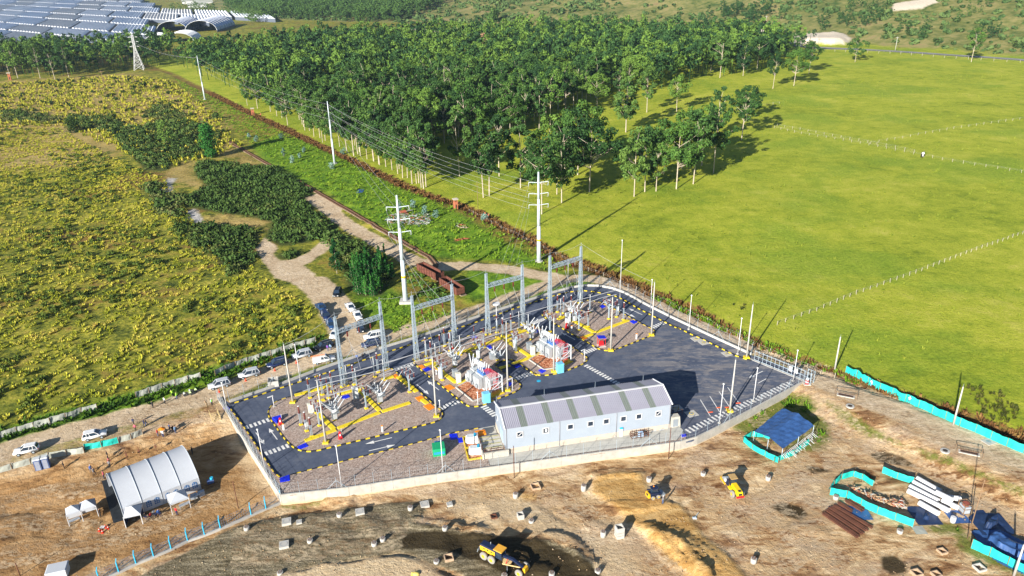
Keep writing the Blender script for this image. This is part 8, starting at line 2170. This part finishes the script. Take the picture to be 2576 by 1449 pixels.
# poplar saplings
PV = []
for k in range(5):
    rg = np.random.default_rng(200 + k); ce = [(rg.uniform(-.15,.15), rg.uniform(-.15,.15),.4 + 5.2 * (i + .5) / 12) for i in range(12)]; ra = [max(.25,.85 * (1 - i / 13)) for i in range(12)]
    V, F = leafcloud(ce, ra, 34,.17,210 + k, 1.2); PV.append(npmesh('crown', V, F, popm))
ps = MB().cyl((0,0,-.2),(0,0,5),.06,.02,5).mesh('stem', bark)
PB_ = grs('b', [(430,40),(560,-60),(760,-20),(960,-60),(1040,120),(1000,240),(900,300),(820,400),(640,370),(520,330),(460,180)])
P_ = pts_in(PB_, .42,230)
for i, (x, y) in enumerate(P_[:150]):
    t = thing('poplar_sapling', 'narrow dark green poplar sapling in the thicket behind the parked cars', 'tree', (x, y, hz1(x, y)), random.uniform(0,6), 'poplar saplings in the thicket'); t.scale = (random.uniform(.8,1.1),) * 2 + (random.uniform(.55,1.0),)
    put('crown', PV[i % 5], t); put('stem', ps, t)
BR = grs('b', [(560,360),(700,360),(1000,300),(1150,400),(1250,480),(1700,500),(1740,560),(1300,700),(1000,800),(880,740),(850,600),(640,480)])
P_ = pts_in(BR, 1.6,231); strew('lush_ground_cover', 'lush green ground cover between the thicket and the rear wall', 'ground cover', P_, dome(90,.6,26,.14), foliage('lush cover', (.02,.07,.008),(.08,.19,.015),(.22,.34,.03),.8),(.6,1.3),232,(.5,.9))
BR2 = grs('b', [(1040,60),(1260,60),(1500,200),(1690,350),(1640,440),(1250,440),(1170,330),(1060,200)])
P_ = pts_in(BR2,1.0,233); strew('bramble', 'dark bramble round the pylon base and the wagons', 'scrub', P_, dome(91,.9,36,.18), foliage('bramble foliage', (.01,.04,.01),(.03,.09,.015),(.09,.17,.03),.8),(.6,1.3),234,(.6,1.0))
# ================================================================== FIELD FENCES, COW
fpm = MB().bar((0,0,-.2),(0,0,.95),.09).mesh('post', mat('pale fence post', (.36,.33,.25),.85,0,.2))
def ffence(label, pts, step, group='post fences of the pasture', s=1.0):
    R_ = resample([gr('V', x, y)[:2] for x, y in pts], step); o0 = R_[0]; z0 = hz1(o0.x, o0.y); t = thing('field_fence', label, 'fence', (o0.x, o0.y, z0),0, group); mb = MB(); prev = None
    for i, p in enumerate(R_[:300]):
        z = hz1(p.x, p.y) - z0; o_ = put('post', fpm, t, (p.x - o0.x, p.y - o0.y, z), random.uniform(0,1)); o_.scale = (s, s, s * random.uniform(.85,1.1)); o_.rotation_euler.x = random.uniform(-.08,.08); q = (p.x - o0.x, p.y - o0.y, z + .85 * s)
        if prev: mb.bar(prev, q, .012); mb.bar((prev[0], prev[1], prev[2] - .35),(q[0], q[1], q[2] - .35),.012)
        prev = q
    mb.build('fence_wire', wire_m, t)
ffence('pasture fence slanting up to the right edge beside the dust spot', [(1955,818),(2050,785),(2150,742),(2300,690),(2450,632),(2620,572)],2.2)
ffence('pasture fence from the tree pair down to the far right', [(1948,322),(2020,338),(2100,350),(2200,368),(2300,388),(2400,408),(2600,440)],3.3, s=1.1)
ffence('second parallel row of the fence in the middle pasture', [(1955,317),(2100,344),(2205,363),(2300,382)],3.6, s=1.1)
ffence('pasture fence branching off to the right edge', [(2190,362),(2290,345),(2400,325),(2600,296)],4.2, s=1.1)
ffence('fence through the clearing behind the isolated clump', [(1660,292),(1715,290),(1780,297),(1870,275),(1960,262)],4.0, s=1.2)
ffence('fence along the hill road above the pasture', [(2100,130),(2250,136),(2400,148),(2600,160)],7.0, s=1.8)
ffence('wooden post fence following the ditch beside the yard', [(1180,530),(1330,606),(1480,678),(1640,744),(1800,818),(1950,888),(2100,948)],2.4, s=1.0)
q = O('o', 1808,1190)
J = [(0,0,1.05),(.75,0,1.1),(-.75,0,1.1),(1.15,0,1.25),(1.5,0,1.15),(1.72,0,1.0)]; E_ = [(0,1),(0,2),(1,3),(3,4),(4,5)]; Rr = [(.38,.42),(.33,.40),(.33,.36),(.17,.2),(.14,.15),(.09,.09)]
for bx, s in ((1,1),(1,-1),(2,1),(2,-1)):
    i = len(J); x = J[bx][0]; J += [(x, .2 * s, .7),(x + (.04 if bx == 1 else -.06),.2 * s, .38),(x, .2 * s, .03)]; Rr += [(.13,.13),(.07,.07),(.06,.06)]; E_ += [(bx, i),(i, i + 1),(i + 1, i + 2)]
me = bpy.data.meshes.new('tmp'); me.from_pydata(J, E_, []); o = bpy.data.objects.new('tmp', me); COL.objects.link(o); o.modifiers.new('s', 'SKIN')
for i, r in enumerate(Rr): me.skin_vertices[0].data[i].radius = r
me.skin_vertices[0].data[0].use_root = True
o.modifiers.new('b', 'SUBSURF').levels = 1; m2 = bpy.data.meshes.new_from_object(o.evaluated_get(bpy.context.evaluated_depsgraph_get())); bpy.data.objects.remove(o)
cm = Mat('black and white hide', .7,.2); _n = cm.noise(1.6,1,.4, cm.pos(True)); cm.out(cm.ramp(cm.ss(.54,.56, _n),[(.0,(.012,.011,.010)),(1,(.75,.73,.70))])); m2.materials.clear(); m2.materials.append(cm.m); m2.polygons.foreach_set('use_smooth', [True] * len(m2.polygons))
o = put('cow', m2, None, tuple(q),.9); o.scale = (1.3,) * 3; tag(o, 'black and white cow grazing at the pasture fence', 'cow')
MB().cyl((-.95,0,1.15),(-1.1,0,.45),.03,.02,5).build('tail', hairm, o)
eb = MB(); eb.ball((1.45,.17,1.25),(.05,.1,.05)); eb.build('ear', hairm, o); eb = MB(); eb.ball((1.45,-.17,1.25),(.05,.1,.05)); eb.build('ear', hairm, o)
# ================================================================== GREENHOUSES
plast = [simple('milky greenhouse film', (.74,.77,.82),.7,0,.06,.05), simple('dusty greenhouse film', (.64,.64,.64),.7,0,.08,.05), simple('bluish greenhouse film', (.62,.68,.78),.7,0,.06,.05)]
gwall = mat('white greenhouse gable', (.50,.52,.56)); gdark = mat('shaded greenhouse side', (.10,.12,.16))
e1 = Vector((.777,-.63)); e2 = Vector((-.37,.93)); SPN = 7.5
P0 = Vector(gr('V', 40,150)[:2]) - e1 * 300
REG = V_([(-200,-30),(370,-30),(395,26),(520,28),(634,42),(600,66),(520,62),(410,66),(400,88),(300,100),(200,112),(-120,148)])
LB = []
def ghouse(o, n1, dep, m, label):
    t = thing('greenhouse', label, 'greenhouse', (o.x, o.y, 0),0, 'plastic greenhouses in the far left')
    mb = MB(); hE, hR = 4.0,5.5; a = e1 * SPN; D_ = e2 * dep; vs = []; 
    for k in range(n1):
        b = a * k; c_ = a * (k + .5); d_ = a * (k + 1)
        for p, z in ((b, hE),(c_, hR),(d_, hE + .02)): vs.append((p.x, p.y, z)); vs.append((p.x + D_.x, p.y + D_.y, z))
    fs = []
    for k in range(n1): i = 6 * k; fs += [(i, i + 2, i + 3, i + 1),(i + 2, i + 4, i + 5, i + 3)]
    mb.add(vs, fs); mb.build('film_roof', m, t)
    mb = MB(); 
    for k in range(n1):
        b = a * k; c_ = a * (k + .5); d_ = a * (k + 1); mb.add([(b.x, b.y, hE),(d_.x, d_.y, hE),(c_.x, c_.y, hR)],[(0,1,2)])
    mb.build('front_gables', gwall, t)
    w = MB(); A_ = a * n1
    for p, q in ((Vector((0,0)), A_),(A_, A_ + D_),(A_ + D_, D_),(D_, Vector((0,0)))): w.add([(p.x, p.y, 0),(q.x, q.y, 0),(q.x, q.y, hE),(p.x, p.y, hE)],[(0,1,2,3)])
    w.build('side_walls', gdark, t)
    mb = MB()
    for k in range(0, n1 + 1): p = a * k; mb.bar((p.x, p.y, hE + .15),(p.x + D_.x, p.y + D_.y, hE + .15),.5,.25)
    mb.build('gutters', mat('pale gutter', (.55,.57,.60)), t)
cnt = 0
for j in range(-1,12):
    for i in range(-14,22):
        n1 = 11; dep = [70,95,80,110,100,130,120,150,150,160,170,180][j]; off = -90 if j < 0 else sum([70,95,80,110,100,130,120,150,150,160,170,180][:j]) + 12 * j
        o = P0 + e1 * (90 * i + (37 * j) % 60) + e2 * off; c_ = o + e1 * 41 + e2 * dep / 2
        if float(sdf(REG, np.array([c_.x]), np.array([c_.y]))[0]) > 0:
            cnt += 1; ghouse(o, n1, dep, plast[(i * 5 + j * 3) % 3],['white greenhouse block with sawtooth roof among the far left blocks', 'dusty grey greenhouse block with sawtooth roof among the far left blocks', 'bluish greenhouse block with sawtooth roof among the far left blocks'][(i * 5 + j * 3) % 3])
bl = simple('blue tunnel film', (.10,.17,.36),.3,0,.3,.06)
def tunnel(label, c, a, b, W, h, L, m, zup=0):
    A_ = O(c, *a); B_ = O(c, *b); d = Vector((B_ - A_).xy).normalized(); t = thing('tunnel_greenhouse', label, 'greenhouse', (A_.x, A_.y, 0), atan2(d.y, d.x), 'arched greenhouses beside the sawtooth blocks'); n = 10; nb = 8
    for k in range(nb):
        x0, x1 = L * k / nb, L * (k + 1) / nb; pr = [(W / 2 * cos(pi * q / n),1.5 + h * sin(pi * q / n)) for q in range(n + 1)]
        vs = [(x0 + .15, y, z) for y, z in pr] + [(x1 - .15, y, z) for y, z in pr]; MB().add(vs, [(q, q + 1, n + 2 + q, n + 1 + q) for q in range(n)]).build('film_panel', m, t)
        MB().path([(x0, y, z + .1) for y, z in pr],.25,4).build('rib', mat('pale gutter'), t)
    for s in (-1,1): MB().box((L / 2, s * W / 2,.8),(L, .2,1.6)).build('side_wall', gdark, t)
dr = (1.0,-.2)
tunnel('blue arched greenhouse, the left one of the two large tunnels', 'm', (1300,240),(1500,170),30,9,75, bl); tunnel('blue arched greenhouse, the right one of the two large tunnels', 'm', (1520,245),(1730,180),32,10,75, bl)
tunnel('low pale arched greenhouse in front of the blue ones, left', 'm', (1180,330),(1240,285),18,6,30, plast[0]); tunnel('low pale arched greenhouse in front of the blue ones, right', 'm', (1350,325),(1440,285),26,7,36, plast[0])
# low far houses
for i, (c, x, y) in enumerate([('m', 1490,60),('m', 1540,30),('m', 1440,25)]):
    q = O(c, x, y); t = thing('farm_building', ['pale farm building between the trees behind the greenhouses, nearest', 'second pale farm building behind the greenhouses', 'farm building at the left of the far group'][i], 'building', (q.x, q.y, 0),.4); MB().box((0,0,2.5),(28,14,5)).build('wall', white, t); MB().prism([(-15,-8),(15,-8),(15,8),(-15,8)],5,8,0,[(-14,-.3),(14,-.3),(14,.3),(-14,.3)]).build('roof', greynet, t)
# ================================================================== AIR
hm = bpy.data.materials.new('thin blue air'); hm.use_nodes = True; nt = hm.node_tree; nt.nodes.clear()
pv = nt.nodes.new('ShaderNodeVolumePrincipled'); ou = nt.nodes.new('ShaderNodeOutputMaterial'); pv.inputs['Color'].default_value = (.55,.75,1.0,1); pv.inputs['Density'].default_value = .00008; pv.inputs['Anisotropy'].default_value = .2
nt.links.new(pv.outputs[0], ou.inputs['Volume'])
hz_o = MB().box((0,1300,100),(5600,5200,240)).build('haze', hm); stuff(hz_o, 'thin bluish air between the camera and the far hills', 'haze')
scene.cycles.volume_bounces = 0
scene.cycles.volume_step_rate = 10
